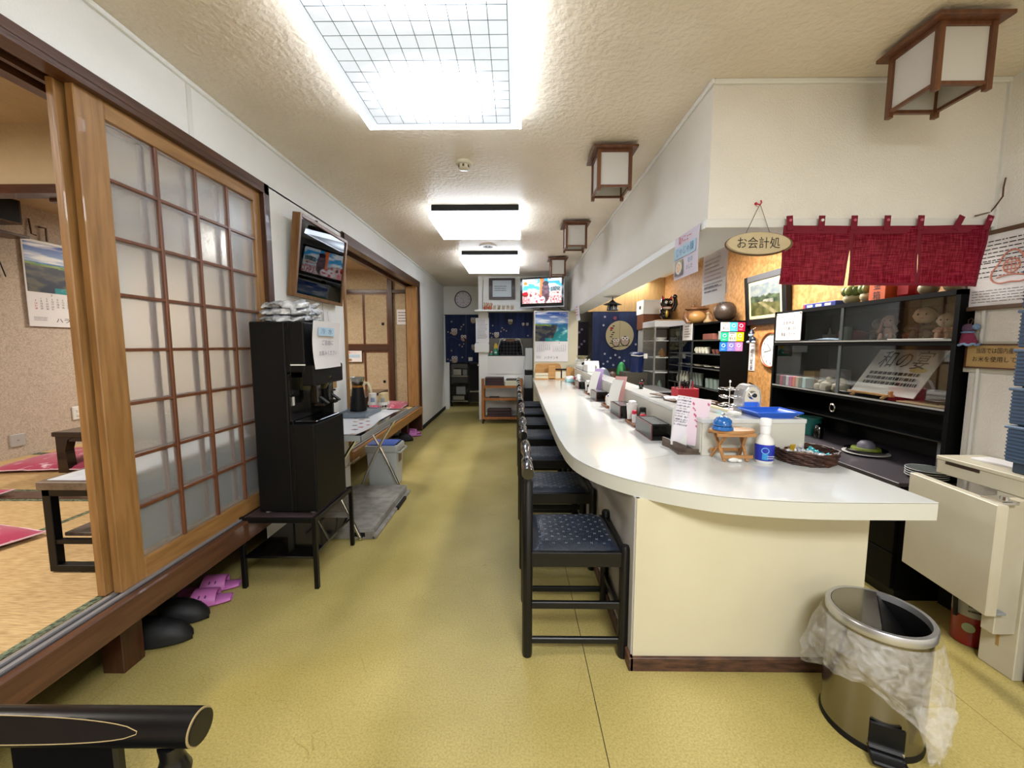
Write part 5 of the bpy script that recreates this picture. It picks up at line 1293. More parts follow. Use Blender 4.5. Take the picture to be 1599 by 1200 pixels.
# ---- oval wooden sign
r = root('hanging_sign', 'oval wooden slice sign with brush lettering hanging on cords left of the red curtain', 'sign', (1.057, 1.835, 1.66))
bark = mat('sign_bark', '#6B5238', .8, bump=(.5, 60)); face = mat('sign_face', '#BFAF8E', .6, var=('#B5A37F', 4, (1, 1, 6)))
part('bark_rim', MB().prism(ellipse(.008, 0, .146, .0505, 40), (1.057, 1.842, 1.711), (1, 0, 0), (0, 0, 1), -.014), bark, r)
part('face_board', MB().prism(ellipse(0, 0, .136, .046, 40), (1.055, 1.842, 1.711), (1, 0, 0), (0, 0, 1), .0145), face, r)
text('lettering', 'お会計処', .052, (1.053, 1.8270, 1.708), '-y', 'ink', r, w=.185)
for x in (1.003, 1.105): part('cord', MB().tube([(1.062, 1.85, 1.882), (x, 1.84, 1.757)], .0012, 5), 'sill', r)
r = root('wall_hook', 'small red hook above the oval sign', 'hook', (1.062, 1.86, 1.878))
part('hook', MB().tube([(1.052, 1.866, 1.888), (1.052, 1.852, 1.882), (1.062, 1.848, 1.878), (1.068, 1.85, 1.888), (1.066, 1.852, 1.898)], .003, 6), 'inkred', r, smooth=True)
part('hook_base', MB().cyl((1.052, 1.867, 1.888), (1.052, 1.862, 1.888), .006, n=10), 'inkred', r)
# ---- papers on the soffit
r = root('menu_poster', 'pink and blue summer menu poster hanging from the soffit edge', 'poster', (.83, 2.05, 1.61))
fu, fv = Vector((0, -1, 0)), Vector((0, 0, 1))
part('sheet', MB().sheet(lambda u, v: Vector((.829 - .004 * math.sin(v * PI), 2.19 - .285 * u, 1.605 + .212 * v)), 6, 6, .0008), mat('pinkish_paper', '#C9C0CC', .6), r, smooth=True)
part('blue_band', MB().box(.8215, .8225, 1.925, 2.18, 1.703, 1.760), mat('pale_blue_print', '#A9C3D6', .7), r)
ff = (Vector((0, -1, 0)), fv)
text('lettering', '夏メニュー', .040, (.8215, 2.05, 1.787), ff, 'inkred', r, w=.15)
text('lettering', 'じゃじゃ麺', .044, (.8210, 2.045, 1.732), ff, mat('blue_print', '#5F86A8', .7), r, w=.20)
text('lettering', '始め', .03, (.8220, 1.98, 1.675), ff, mat('blue_print', '#5F86A8', .7), r, w=.055)
text('lettering', 'ました', .024, (.8222, 1.985, 1.642), ff, 'inkgrey', r, w=.07)
def dish(x, y):
    d = math.hypot((x - .5) * 1.1, y - .5)
    if d < .30: return mixc(L3('#C98A7A'), L3('#D9C48A'), .5 + fb(x * 6, y * 6))
    if d < .40: return L3('#D8D2C6')
    return L3('#8A8450') if y > .3 else L3('#5A4A4A')
picture('dish_print', dish, (.8222, 2.115, 1.657), ff, .10, .075, 24, 18, PRINT, r)
r = root('notice', 'long white notice hanging behind the summer menu poster, seen from its back', 'notice', (1.095, 2.33, 1.56))
tp = mat('thin_paper', '#C4B8B8', .7)
part('sheet', MB().sheet(lambda u, v: Vector((1.108 - .005 * math.sin(v * 3), 2.47 - .28 * u, 1.545 + .25 * v)), 4, 6, .0008), tp, r, smooth=True)
lines('show_through', (1.101, 2.33, 1.67), ff, .22, .18, 8, mat('ghost_ink', '#A09498', .7), r)
part('lower_sheet', MB().sheet(lambda u, v: Vector((1.103, 2.465 - .27 * u, 1.50 + .13 * v)), 2, 2, .0008), 'paper', r)
lines('lettering', (1.100, 2.33, 1.585), ff, .2, .05, 2, 'inkgrey', r)
r = root('notice', 'small strip of printed paper hanging from the far end of the soffit', 'notice', (.83, 5.5, 1.60))
part('sheet', MB().sheet(lambda u, v: Vector((.829 + .02 * (1 - v) ** 2, 5.75 - .30 * u, 1.60 + .22 * v)), 4, 6, .001), 'paper', r, smooth=True)
lines('lettering', (.826, 5.6, 1.73), ff, .2, .14, 4, 'inkred', r)
# ---- hanging iron lantern chime
r = root('wind_chime', 'small black iron lantern chime hanging under the soffit', 'wind chime', (1.03, 4.42, 1.62))
c = Vector((1.03, 4.42, 0))
part('chain', MB().tube([c + Vector((0, 0, 1.80)), c + Vector((0, 0, 1.75))], .003, 6).tube([c + Vector((.008 * math.cos(t), 0, 1.762 + .012 * math.sin(t))) for t in range(6)], .002, 5, True), 'blackm', r)
part('roof', MB().lathe([(.006, 1.752), (.012, 1.745), (.045, 1.722), (.105, 1.700), (.100, 1.697), (.0, 1.70)], c, 6), 'blackm', r)
part('body', MB().lathe([(.050, 1.70), (.062, 1.64), (.055, 1.635), (0, 1.635)], c, 6), 'blackm', r)
for i in range(6):
    a = i * PI / 3 + PI / 6; part('window_bar', MB().bar(c + Vector((.050 * math.cos(a), .050 * math.sin(a), 1.69)), c + Vector((.058 * math.cos(a), .058 * math.sin(a), 1.645)), .006, .004), 'grey', r)

# ---- painting, wall clock, ornament, strip on the orange wall
def farm(x, y):
    n = fb(x * 6, y * 6, 9)
    if y > .62 + .06 * fb(x * 5, 0, 3): return mixc(L3('#5C666C'), L3('#777B75'), .5 + n)
    if y > .40 + .04 * math.sin(x * 5) and y > .3:
        if .45 < x < .8 and y < .50: return mixc(L3('#5C5A50'), L3('#8C897E'), n + .6)
        return mixc(L3('#1C271C'), L3('#47523A'), n + .4)
    pth = abs(x - (.9 - y * 1.3)) < .10 - .05 * y
    return mixc(L3('#7A7052') if pth else L3('#36371C'), L3('#55532F'), n + .4)
r = root('landscape_painting', 'framed painting of farmhouses by trees on the orange wall, beside the red curtain', 'painting', (2.47, 4.08, 1.47))
pf = Matrix.Translation((2.5, 4.08, 1.475)) @ Matrix.Rotation(math.radians(-5), 4, 'Y')
part('frame_side', MB().box(-.05, -.0, -.33, -.27, 0, .50, .004, pf), 'black', r); part('frame_side', MB().box(-.05, -.0, .27, .33, 0, .50, .004, pf), 'black', r)
part('frame_side', MB().box(-.05, -.0, -.27, .27, 0, .06, .004, pf), 'black', r); part('frame_side', MB().box(-.05, -.0, -.27, .27, .44, .50, .004, pf), mat('frame_top_highlight', '#4A4A4E', .4), r)  # top side coloured grey to paint the highlight on the black frame
part('gilt_slip', MB().box(-.040, -.02, -.27, .27, .06, .44, .004, pf), mat('cream_gilt', '#C9B98A', .5), r)
uv_ = (Vector((0, -1, 0)), (pf.to_3x3() @ Vector((0, 0, 1))))
picture('canvas', farm, pf @ Vector((-.041, 0, .25)), uv_, .47, .31, 50, 36, PRINT, r)
r = root('wall_clock', 'white wall clock with a reddish wooden rim, half hidden by the black cabinet', 'clock', (2.48, 4.0, 1.05))
cm = Matrix.Rotation(-PI / 2, 4, 'Y')
part('rim', MB().lathe([(.155, 0), (.175, .005), (.175, .03), (.165, .036), (.158, .03), (.155, .02)], (2.5, 4.0, 1.22), 40, mtx=cm), mat('cherry_wood', '#7A3E1C', .35), r, smooth=True)
part('dial', MB().lathe([(0, .018), (.157, .018)], (2.5, 4.0, 1.22), 40, mtx=cm), 'white', r)
for i in range(12):
    a = i * PI / 6; part('hour_mark', MB().obox((2.481, 4.0 + .13 * math.sin(a), 1.22 + .13 * math.cos(a)), (.002, .010, .022), 0, 0, a if False else 0), 'inkgrey', r)
part('hand', MB().bar((2.480, 4.0, 1.22), (2.480, 4.06, 1.28), .006, .002).bar((2.479, 4.0, 1.22), (2.479, 4.11, 1.20), .004, .002), 'ink', r)
r = root('cloth_doll', 'small navy and pale blue cloth doll hanging on the orange wall beside the black cupboard', 'doll', (2.44, 4.25, 1.29))
part('body', MB().ell((2.44, 4.25, 1.325), (.03, .04, .035), 12), 'navy', r, smooth=True)
part('head', MB().ell((2.43, 4.26, 1.375), (.024, .032, .026), 12), mat('pale_blue_cloth', '#8C9DB0', .8), r, smooth=True)
part('cap', MB().lathe([(.03, .0), (.02, .02), (.004, .045)], (2.432, 4.255, 1.388), 12), 'navy', r, smooth=True)
for s in (-1, 1): part('foot', MB().ell((2.425, 4.25 + s * .045, 1.30), (.02, .026, .014), 10), 'pale_blue_cloth' if 'pale_blue_cloth' in M else MATS['pale_blue_cloth'], r, smooth=True)
part('hanging_loop', MB().tube([(2.44, 4.255, 1.43), (2.48, 4.255, 1.455)], .002, 5), 'white', r)
r = root('paper_strip', 'narrow upright strip with black brush lettering on the orange wall', 'strip', (2.495, 4.33, 1.0))
part('strip', MB().box(2.492, 2.499, 4.285, 4.385, 1.0, 1.285), 'paper', r)
text('lettering', '一\n商\n売\n繁\n盛', .058, (2.4915, 4.335, 1.143), '-x', 'ink', r, line=.95)
part('seal', MB().box(2.4905, 2.4918, 4.315, 4.355, 1.008, 1.04), 'inkgrey', r)

# ---- second black cupboard with crockery
def cupboard():
    r = root('glass_cupboard', 'black glass-fronted cupboard of cups and glasses against the orange wall', 'cupboard', (2.35, 5.16, 0))
    x0, x1, y0, y1, zt = 2.2, 2.495, 4.40, 5.92, 1.53
    part('side_panel', MB().box(x0, x1, y0, y0 + .02, 0, zt), 'blackcab', r)
    part('side_panel', MB().box(x0, x1, y1 - .02, y1, 0, zt), 'blackcab', r)
    part('top_board', MB().box(x0, x1, y0 + .02, y1 - .02, zt - .02, zt), 'blackcab', r)
    part('back_panel', MB().box(x1 - .01, x1, y0 + .02, y1 - .02, .05, zt - .02), 'blackcab', r)
    for z in (1.33, 1.17, 1.0, .77, .50, .05): part('shelf', MB().box(x0 + .012, x1 - .01, y0 + .02, y1 - .02, z - .014, z), 'blackcab', r)
    for z in (1.33, 1.17, 1.0, .77, .50): part('shelf_edge', MB().box(x0 + .006, x0 + .012, y0 + .02, y1 - .02, z - .014, z), mat('shelf_edge_grey', '#5A5A58', .3, .5), r)
    for y in (5.14, 5.52): part('door_stile', MB().box(x0 + .002, x0 + .010, y - .018, y + .018, .05, zt - .02), mat('grey_stile', '#2E3030', .3), r)
    part('glass_door', MB().box(x0 + .004, x0 + .007, 5.15, y1 - .03, .78, zt - .03), 'cabglass', r)
    return r
cupboard()
ORD = ['nearest', 'second', 'third', 'fourth', 'fifth']
cer = mat('white_ceramic', '#B9B6A6', .3)
def vessel(name, label, cat, x, y, z, prof, m, group, n=16):
    return solo(name, MB().lathe(prof, (x, y, z), n), m, label, cat, group, smooth=True)
gm = mat('greenish_glass', '#77837C', .1, trans=.3)
for i in range(4):
    y = 4.86 + .085 * i
    r = root('mug', ['cream mug nearest the camera in the row of four', 'second cream mug of the row of four', 'third cream mug of the row of four', 'farthest cream mug of the row of four'][i] + ' on the cupboard shelf', 'mug', (2.27, y, 1.1705), group='cream mugs on the second shelf')
    part('mug_body', MB().lathe([(0, 0), (.030, 0), (.036, .03), (.033, .075), (.030, .075), (.030, .01), (0, .01)], r.location, 16), cer, r, smooth=True)
    part('handle', MB().tube([(2.235, y - .005, 1.232), (2.222, y - .012, 1.222), (2.222, y - .012, 1.198), (2.236, y - .004, 1.188)], .004, 6), cer, r)
for i in range(2): vessel('tea_cup', ['nearer', 'farther'][i] + ' reddish tea cup beside the cream mugs', 'cup', 2.28, 4.62 + .085 * i, 1.1705, [(0, 0), (.022, 0), (.034, .05), (.032, .05), (0, .01)], mat('red_glaze', '#7A4A40', .3), 'reddish tea cups on the second shelf')
for i in range(4): vessel('sake_bottle', ORD[i] + ' pale sake bottle of the row on the lower cupboard shelf', 'bottle', 2.27, 5.40 + .09 * i, .7705, [(0, 0), (.032, 0), (.036, .06), (.014, .12), (.012, .14), (.017, .155), (0, .155)], cer, 'sake bottles in the glass cupboard')
for i in range(4): vessel('beer_glass', ORD[i] + ' tall pale glass of the row beside the sake bottles', 'glass', 2.27, 5.00 + .085 * i, .7705, [(0, 0), (.024, 0), (.032, .15), (.030, .15), (.022, .01), (0, .01)], gm, 'tall glasses in the glass cupboard')
for i in range(4): vessel('tumbler', ORD[i] + ' short thick tumbler of the row at the near end of the cupboard', 'glass', 2.27, 4.50 + .10 * i, .7705, [(0, 0), (.036, 0), (.038, .11), (.034, .11), (.032, .012), (0, .012)], gm, 'short tumblers in the glass cupboard')
for i in range(5): vessel('small_plate', ORD[i] + ' pale dish of the row on the third cupboard shelf', 'dish', 2.30, 4.55 + .26 * i, 1.0005, [(0, 0), (.05, 0), (.085, .02), (.083, .022), (.048, .005), (0, .005)], cer, 'dishes on the third shelf of the cupboard')
for i in range(5): vessel('wine_glass', ORD[i] + ' stemmed glass of the row on the cupboard top shelf', 'glass', 2.28, 5.50 + .075 * i, 1.3305, [(0, 0), (.028, .002), (.004, .01), (.004, .06), (.026, .09), (.026, .13), (.024, .13)], gm, 'stemmed glasses in the cupboard')
solo('red_tin', MB().box(2.23, 2.34, 4.66, 4.92, 1.3305, 1.40, .004), mat('red_glaze', '#7A4A40', .3), 'dull red box on the top shelf of the glass cupboard', 'box')
solo('grey_tin', MB().cyl((2.27, 4.52, 1.3305), (2.27, 4.52, 1.42), .045, n=18), 'grey', 'grey round tin at the near end of the cupboard top shelf', 'tin')
r = root('notice', 'narrow white notice taped to the glass of the black cupboard', 'notice', (2.195, 5.30, 1.33))
part('sheet', MB().box(2.194, 2.197, 5.13, 5.42, 1.33, 1.535), 'paper', r)
lines('handwriting', (2.194, 5.275, 1.44), '-x', .18, .16, 5, 'inkgrey', r)
# cards on the cupboard's side
cols = [('#C9C6C4', 1), ('#3FA6C2', 0), ('#B8123F', 0), ('#16A87C', 0), ('#CFC9B8', 1), ('#D8B400', 0), ('#1569B8', 0), ('#7A72C4', 0), ('#C97AB0', 0)]
labs = ['white card with dark lettering, top left of the nine on the cupboard side', 'sky blue card in the top row on the cupboard side', 'crimson card in the top row on the cupboard side', 'green card in the middle row on the cupboard side', 'white card with red and black lettering in the middle row on the cupboard side', 'yellow card in the middle row on the cupboard side', 'strong blue card in the bottom row on the cupboard side', 'violet card in the bottom row on the cupboard side', 'pink card in the bottom row on the cupboard side']
xs = [(2.178, .082), (2.262, .075), (2.345, .085), (2.215, .080), (2.262, .085), (2.345, .080), (2.190, .083), (2.273, .080), (2.352, .083)]
for i in range(9):
    row = i // 3; colx = (2.235, 2.318, 2.398)[i % 3] - .008 * row; w = .082; h = .100
    if i == 0: w = .11
    zc = 1.462 - row * .105; yy = 4.397 - (.0015 if i in (1, 4) else 0)
    r = root('sticker_card', labs[i], 'card', (colx, yy, zc - h / 2))
    part('card', MB().box(colx - w / 2, colx + w / 2, yy - .001, yy, zc - h / 2 + .002, zc + h / 2 - .002), mat('card_%d' % i, cols[i][0], .5), r)
    if cols[i][1]:
        text('lettering', '楽々', .018, (colx - .004, yy - .002, zc + .014), '-y', 'ink', r, w=.028)
        text('lettering', '使える', .036, (colx - .002, yy - .002, zc - .018), '-y', 'ink', r, w=.066)
        part('header_line', MB().box(colx - w * .38, colx + w * .30, yy - .0016, yy - .001, zc + .036, zc + .042), 'ink', r)
    else:
        part('ring_emblem', MB().tube([Vector((colx + .017 * math.cos(t * .5236), yy - .0015, zc + .012 + .017 * math.sin(t * .5236))) for t in range(12)], .0030, 4, True), mat('pale_emblem', '#C6D2D8', .5), r)
        lines('card_print', (colx, yy - .0012, zc - .026), '-y', w * .6, .012, 2, 'pale_emblem' if 'pale_emblem' in M else MATS['pale_emblem'], r)
# on top of the cupboard
r = root('clay_pot', 'round dark brown clay pot with a small knob on top of the black cupboard', 'pot', (2.33, 4.62, 1.53))
part('body', MB().lathe([(0, 0), (.05, 0), (.095, .035), (.118, .10), (.112, .15), (.085, .195), (.05, .215), (0, .22)], r.location, 32), mat('dark_clay', '#33271F', .35, bump=(.2, 50)), r, smooth=True)
part('spout_knob', MB().ell(r.location + Vector((-.055, -.045, .195)), (.03, .02, .02), 12).ell(r.location + Vector((-.03, -.06, .205)), (.014, .012, .01), 8), 'ink', r, smooth=True)
r = root('toad_figure', 'big brown ceramic toad with a tan belly on top of the black cupboard', 'figurine', (2.27, 5.22, 1.53))
tb = mat('toad_brown', '#5A3B24', .35, var=('#7A563A', 14)); tn = mat('toad_belly', '#9A7340', .4)
c = Vector((2.26, 5.20, 1.53))
part('body', MB().ell(c + Vector((0, 0, .10)), (.16, .12, .10), 20), tb, r, smooth=True)
part('belly', MB().ell(c + Vector((-.01, -.03, .09)), (.125, .105, .088), 20), tn, r, smooth=True)
part('head', MB().ell(c + Vector((0, -.02, .19)), (.15, .10, .028), 20), tb, r, smooth=True)
for s in (-1, 1):
    part('eye', MB().ell(c + Vector((s * .06, -.05, .222)), (.028, .026, .022), 12), tb, r, smooth=True)
    part('front_leg', MB().tube([c + Vector((s * .14, -.03, .14)), c + Vector((s * .165, -.08, .07)), c + Vector((s * .14, -.11, .015))], [.035, .03, .026], 10).ell(c + Vector((s * .14, -.125, .014)), (.04, .035, .014), 12), tb, r, smooth=True)
r = root('cat_statue', 'tall black beckoning cat statue with red ears on top of the glass case', 'figurine', (2.20, 6.05, 1.62))
c = Vector((2.185, 6.03, 1.625))
part('base_board', MB().box(2.06, 2.40, 5.95, 6.18, 1.6205, 1.636, .003), 'tan', r)
c = Vector((2.19, 6.03, 1.636))
part('body', MB().ell(c + Vector((0, 0, .10)), (.095, .08, .11), 18), 'blackg', r, smooth=True)
part('head', MB().ell(c + Vector((-.01, -.03, .235)), (.090, .075, .072), 18), 'blackg', r, smooth=True)
part('raised_arm', MB().tube([c + Vector((.085, -.03, .13)), c + Vector((.115, -.05, .22)), c + Vector((.10, -.06, .30))], [.03, .03, .026], 10).ell(c + Vector((.092, -.065, .325)), (.035, .03, .035), 12), 'blackg', r, smooth=True)
part('paw_arm', MB().tube([c + Vector((-.08, -.03, .13)), c + Vector((-.09, -.07, .08))], [.03, .026], 10), 'blackg', r, smooth=True)
for s in (-1, 1):
    part('ear', MB().cyl(c + Vector((-.01 + s * .055, -.03, .285)), c + Vector((-.01 + s * .068, -.03, .345)), .03, .002, 10), 'blackg', r)
    part('inner_ear', MB().cyl(c + Vector((-.01 + s * .054, -.045, .288)), c + Vector((-.01 + s * .066, -.042, .335)), .02, .001, 8), 'inkred', r)
    part('eye', MB().lathe([(.012, 0), (.020, .002), (.020, .004)], c + Vector((-.01 + s * .032, -.100, .245)), 14, mtx=Matrix.Rotation(PI / 2, 4, 'X')), 'white', r)
part('gold_coin', MB().ell(c + Vector((-.02, -.082, .085)), (.022, .012, .055), 12), mat('gold_paint', '#A8893A', .3, .6), r, smooth=True)
part('bib', MB().ell(c + Vector((-.01, -.055, .165)), (.062, .045, .022), 14), mat('bib_white', '#B8A898', .6), r, smooth=True)
part('collar', MB().tube([c + Vector((-.005 + .066 * math.cos(t * .4488), -.02 + .055 * math.sin(t * .4488), .182)) for t in range(14)], .009, 6, True), 'inkred', r, smooth=True)
r = root('bottle_figurine', 'small pale ceramic figure between the toad and the round pot', 'figurine', (2.32, 4.98, 1.53))
part('body', MB().lathe([(0, 0), (.045, 0), (.05, .02), (.02, .06), (.018, .10), (.026, .115), (.012, .135), (0, .137)], (2.30, 4.96, 1.5305), 16), mat('straw_ceramic', '#8A7352', .5), r, smooth=True)
# glass display case
r = root('display_case', 'grey metal display case with glass sides, white top, beyond the black cupboard', 'display case', (2.25, 6.2, 0))
fm_ = mat('case_metal', '#8E8B86', .35, .5)
for x in (2.0, 2.47):
    for y in (5.94, 6.47): part('corner_post', MB().box(x, x + .022, y, y + .022, 0, 1.53), fm_, r)
part('header', MB().box(1.995, 2.495, 5.935, 6.50, 1.53, 1.62, .004), mat('case_white', '#BFC0C4', .4), r)
for z in (1.335, 1.09, .87, .55, .10): part('glass_shelf', MB().box(2.01, 2.485, 5.95, 6.48, z - .008, z), 'white', r)
part('side_glass', MB().box(2.004, 2.008, 5.965, 6.465, .10, 1.53), 'cabglass', r)
part('front_glass', MB().box(2.025, 2.47, 5.943, 5.947, .10, 1.53), 'cabglass', r)
part('back_panel', MB().box(2.48, 2.485, 5.96, 6.47, .05, 1.53), 'blackcab', r)
part('base', MB().box(2.0, 2.49, 5.94, 6.49, 0, .09), 'grey', r)
vessel('white_bowl', 'shallow white bowl on the upper shelf of the display case', 'bowl', 2.13, 6.08, 1.3355, [(0, 0), (.05, 0), (.10, .045), (.097, .045), (.045, .008), (0, .008)], 'white', None, 20)
vessel('brown_flask', 'squat brown flask on the second shelf of the display case', 'flask', 2.17, 6.1, 1.0905, [(0, 0), (.05, 0), (.06, .05), (.025, .11), (.018, .13), (0, .13)], mat('brown_glaze', '#6B4A2C', .3), None, 20)
vessel('white_plate', 'white dish in front of the brown flask in the display case', 'plate', 2.07, 6.02, 1.0905, [(0, 0), (.03, 0), (.055, .02), (.052, .02), (0, .006)], 'white', None, 20)
vessel('plastic_bottle', 'clear bottle with a white cap on the low shelf of the display case', 'bottle', 2.12, 6.02, .5505, [(0, 0), (.035, 0), (.037, .13), (.015, .18), (.015, .20), (0, .20)], gm, None, 16)
r = root('carton', 'white box resting on a brown carton behind the cat statue', 'box', (2.2, 6.75, 0))
part('upper_box', MB().box(2.02, 2.45, 6.56, 6.94, 1.76, 1.985, .004), 'white', r)
part('lower_carton', MB().box(2.03, 2.44, 6.58, 6.93, 1.52, 1.76, .004), mat('brown_card', '#6B3E22', .7), r)
part('handle_slot', MB().box(2.017, 2.021, 6.70, 6.78, 1.85, 1.90), 'black', r)
part('stand', MB().box(2.05, 2.42, 6.60, 6.91, 0, 1.52), 'greypanel', r)

# ---- far navy noren with moon and owls
NV = mat('navy_cloth', '#141C40', .85, var=('#1D2C50', 5, (3, 3, .6)))
crm = mat('moon_cream', '#A39A7A', .8); owlb = mat('owl_brown', '#2D211C', .8); owlt = mat('owl_tan', '#A08F80', .8); wh = mat('owl_white', '#C9C2C0', .8); blos = mat('blossom_white', '#A9AABB', .8)
def noren_cloth(r, x0, x1, z0, z1, Y, waves, amp, split=True, m=NV):
    n = 24
    xs_ = [(x0, (x0 + x1) / 2 - .002), ((x0 + x1) / 2 + .002, x1)] if split else [(x0, x1)]
    for a, b in xs_:
        part('cloth_panel', MB().sheet(lambda u, v: Vector((a + (b - a) * u, Y + amp * math.sin((a + (b - a) * u) * waves) * (.3 + v), z1 + (z0 - z1) * v)), 20, 8, .002), m, r, smooth=True)
def disc(name, r, x, z, rx, rz, Y, m, n=20): return part(name, MB().prism(ellipse(x, z, rx, rz, n), (0, Y, 0), (1, 0, 0), (0, 0, 1), .001), m, r)
def owl(r, x, z, s, Y, body=owlt, wing=owlb):
    part('owl_print', MB().prism(ellipse(x, z, .5 * s, .55 * s), (0, Y, 0), (1, 0, 0), (0, 0, 1), .001), body, r)
    g = MB()
    for q in (-1, 1): g.prism(ellipse(x + q * .24 * s, z + .34 * s, .24 * s, .24 * s, 14), (0, Y - .0012, 0), (1, 0, 0), (0, 0, 1), .001)
    part('owl_eyes', g, wh, r)
    g = MB()
    for q in (-1, 1): g.prism(ellipse(x + q * .22 * s, z + .34 * s, .10 * s, .10 * s, 10), (0, Y - .0024, 0), (1, 0, 0), (0, 0, 1), .001)
    g.prism([(x - .07 * s, z + .22 * s), (x + .07 * s, z + .22 * s), (x, z + .05 * s)], (0, Y - .0024, 0), (1, 0, 0), (0, 0, 1), .001)
    part('owl_pupils', g, wing, r)
def blossoms(r, pts, s, Y, m=blos):
    g = MB()
    for x, z in pts:
        for k in range(5): a = k * 1.2566 + x * 9; g.prism(ellipse(x + .6 * s * math.cos(a), z + .6 * s * math.sin(a), .45 * s, .45 * s, 8), (0, Y, 0), (1, 0, 0), (0, 0, 1), .001)
    part('blossom_print', g, m, r)
r = root('owl_curtain', 'navy curtain with a pale moon and two owls at the back of the kitchen', 'curtain', (1.715, 6.93, .87))
noren_cloth(r, 1.285, 2.15, .875, 1.82, 6.945, 9, .012)
YF = 6.922
disc('moon_print', r, 1.745, 1.43, .235, .245, YF, crm, 40)
part('moon_split', MB().box(1.742, 1.746, YF - .0022, YF - .001, 1.19, 1.67), 'sill', r)
for x, z, s in ((1.685, 1.31, .13), (1.835, 1.335, .155)):
    part('owl_body', MB().prism(ellipse(x, z, .5 * s, .55 * s), (0, YF - .002, 0), (1, 0, 0), (0, 0, 1), .001), owlb, r)
    owl(r, x, z + .01 * s, s * .82, YF - .0035, owlt)
part('branch_print', MB().prism([(1.60, 1.22), (1.75, 1.245), (1.95, 1.255), (1.95, 1.262), (1.74, 1.255), (1.60, 1.235)], (0, YF - .002, 0), (1, 0, 0), (0, 0, 1), .001), owlb, r)
g = MB()
for i in range(9): g.prism(ellipse(1.60 + .02 * (i % 3), 1.30 + .036 * i, .022, .010, 8), (0, YF - .002, 0), (1, 0, 0), (0, 0, 1), .001)
part('leaf_print', g, owlb, r)
disc('red_flower', r, 1.60, 1.55, .022, .022, YF - .002, 'inkred', 10); disc('red_flower', r, 1.66, 1.72, .03, .03, YF, mat('dull_rose', '#7A3A4C', .8), 10)
blossoms(r, [(1.50, 1.12), (1.60, 1.05), (1.68, 1.10), (1.55, .99), (1.75, 1.06), (1.83, 1.0), (1.95, 1.1), (1.49, 1.74), (1.47, 1.60), (1.65, .93), (1.48, .95), (2.02, 1.28), (2.06, 1.05)], .018, YF)
part('hanging_rod', MB().cyl((1.26, 6.96, 1.825), (2.18, 6.96, 1.825), .008, n=8), 'black', r)
# kitchen floor things
r = root('steel_cabinet', 'brushed steel low cabinet under the blue bucket in the kitchen', 'cabinet', (1.78, 6.2, 0))
part('body', MB().box(1.63, 1.96, 6.05, 6.45, .02, .86, .006), 'steel', r); part('door', MB().box(1.64, 1.95, 6.04, 6.05, .06, .80, .003), 'steel', r)
part('handle', MB().box(1.66, 1.675, 6.025, 6.04, .45, .60, .003), 'chrome', r)
r = root('blue_bucket', 'dark blue lidded bin standing on the steel cabinet', 'bucket', (1.83, 6.2, .86))
part('bin_body', MB().lathe([(0, 0), (.095, 0), (.11, .25), (0, .25)], (1.83, 6.2, .861), 20), mat('deep_blue_plastic', '#12204A', .35), r, smooth=True)
part('lid', MB().lathe([(.115, .25), (.118, .275), (.09, .30), (0, .305)], (1.83, 6.2, .861), 20), mat('deep_blue_plastic', '#12204A', .35), r, smooth=True)
part('white_handle', MB().tube([(1.72, 6.12, 1.12), (1.83, 6.07, 1.105), (1.94, 6.12, 1.12)], .008, 6).box(1.90, 1.95, 6.07, 6.10, 1.07, 1.14, .003), 'white', r)
r = root('rubbish_bags', 'clear and brown rubbish bags on the floor under the owl curtain', 'bags', (1.45, 6.5, 0))
part('bag', MB().ell((1.38, 6.5, .62), (.15, .14, .30), 14), mat('clear_bag', '#7E8492', .2, .2, bump=(.8, 20)), r, smooth=True)
part('bag', MB().ell((1.56, 6.6, .58), (.13, .14, .27), 14), mat('brown_bag', '#4A3024', .4, bump=(.6, 20)), r, smooth=True)
part('crate', MB().box(1.22, 1.62, 6.38, 6.72, 0, .34, .01), 'black', r)
solo('green_bag', MB().ell((1.71, 6.62, .78), (.08, .1, .22), 14).box(1.64, 1.78, 6.55, 6.70, 0, .6, .01), mat('green_film', '#2F8A48', .35, bump=(.6, 20)), 'green plastic bag beside the steel cabinet', 'bag', smooth=True)
# range hood, curtain, rack at the back left of kitchen
r = root('range_hood', 'grey steel range hood at the far back of the kitchen', 'hood', (1.05, 8.6, 1.65))
part('hood_body', MB().prism([(0, 0), (.9, 0), (.75, .68), (.15, .68)], (.75, 9.0, 1.72), (1, 0, 0), (0, 0, 1), .6), 'steel', r)
part('hood_lip', MB().box(.75, 1.65, 8.3, 8.9, 1.66, 1.72), 'steel', r)
r = root('kitchen_range', 'dark kitchen range with pans at the far back of the kitchen', 'range', (1.1, 8.5, 0))
part('range_body', MB().box(.7, 1.5, 8.3, 8.9, 0, .82, .01), 'black', r)
part('steel_top', MB().box(.7, 1.5, 8.28, 8.9, .82, .86, .004), 'steel', r)
for i in range(3): part('pan', MB().lathe([(0, 0), (.10, 0), (.12, .07), (.115, .07), (.095, .01), (0, .01)], (.92 + .23 * i, 8.5, .861), 16), 'grey', r, smooth=True)
part('back_shelf', MB().box(.8, 1.6, 8.95, 9.15, 1.2, 1.23), 'steel', r)
for i in range(4): part('jar', MB().cyl((1.0 + .11 * i, 9.05, 1.23), (1.0 + .11 * i, 9.05, 1.38), .04, n=12), ('grey', 'white', 'sill', 'black')[i], r)
r = root('flower_curtain', 'dark curtain with lilac blossoms left of the owl curtain, far in the kitchen', 'curtain', (1.12, 7.7, 1.05))
noren_cloth(r, 1.02, 1.36, 1.05, 1.70, 7.72, 20, .012, False, mat('dark_plum_cloth', '#2A222C', .85))
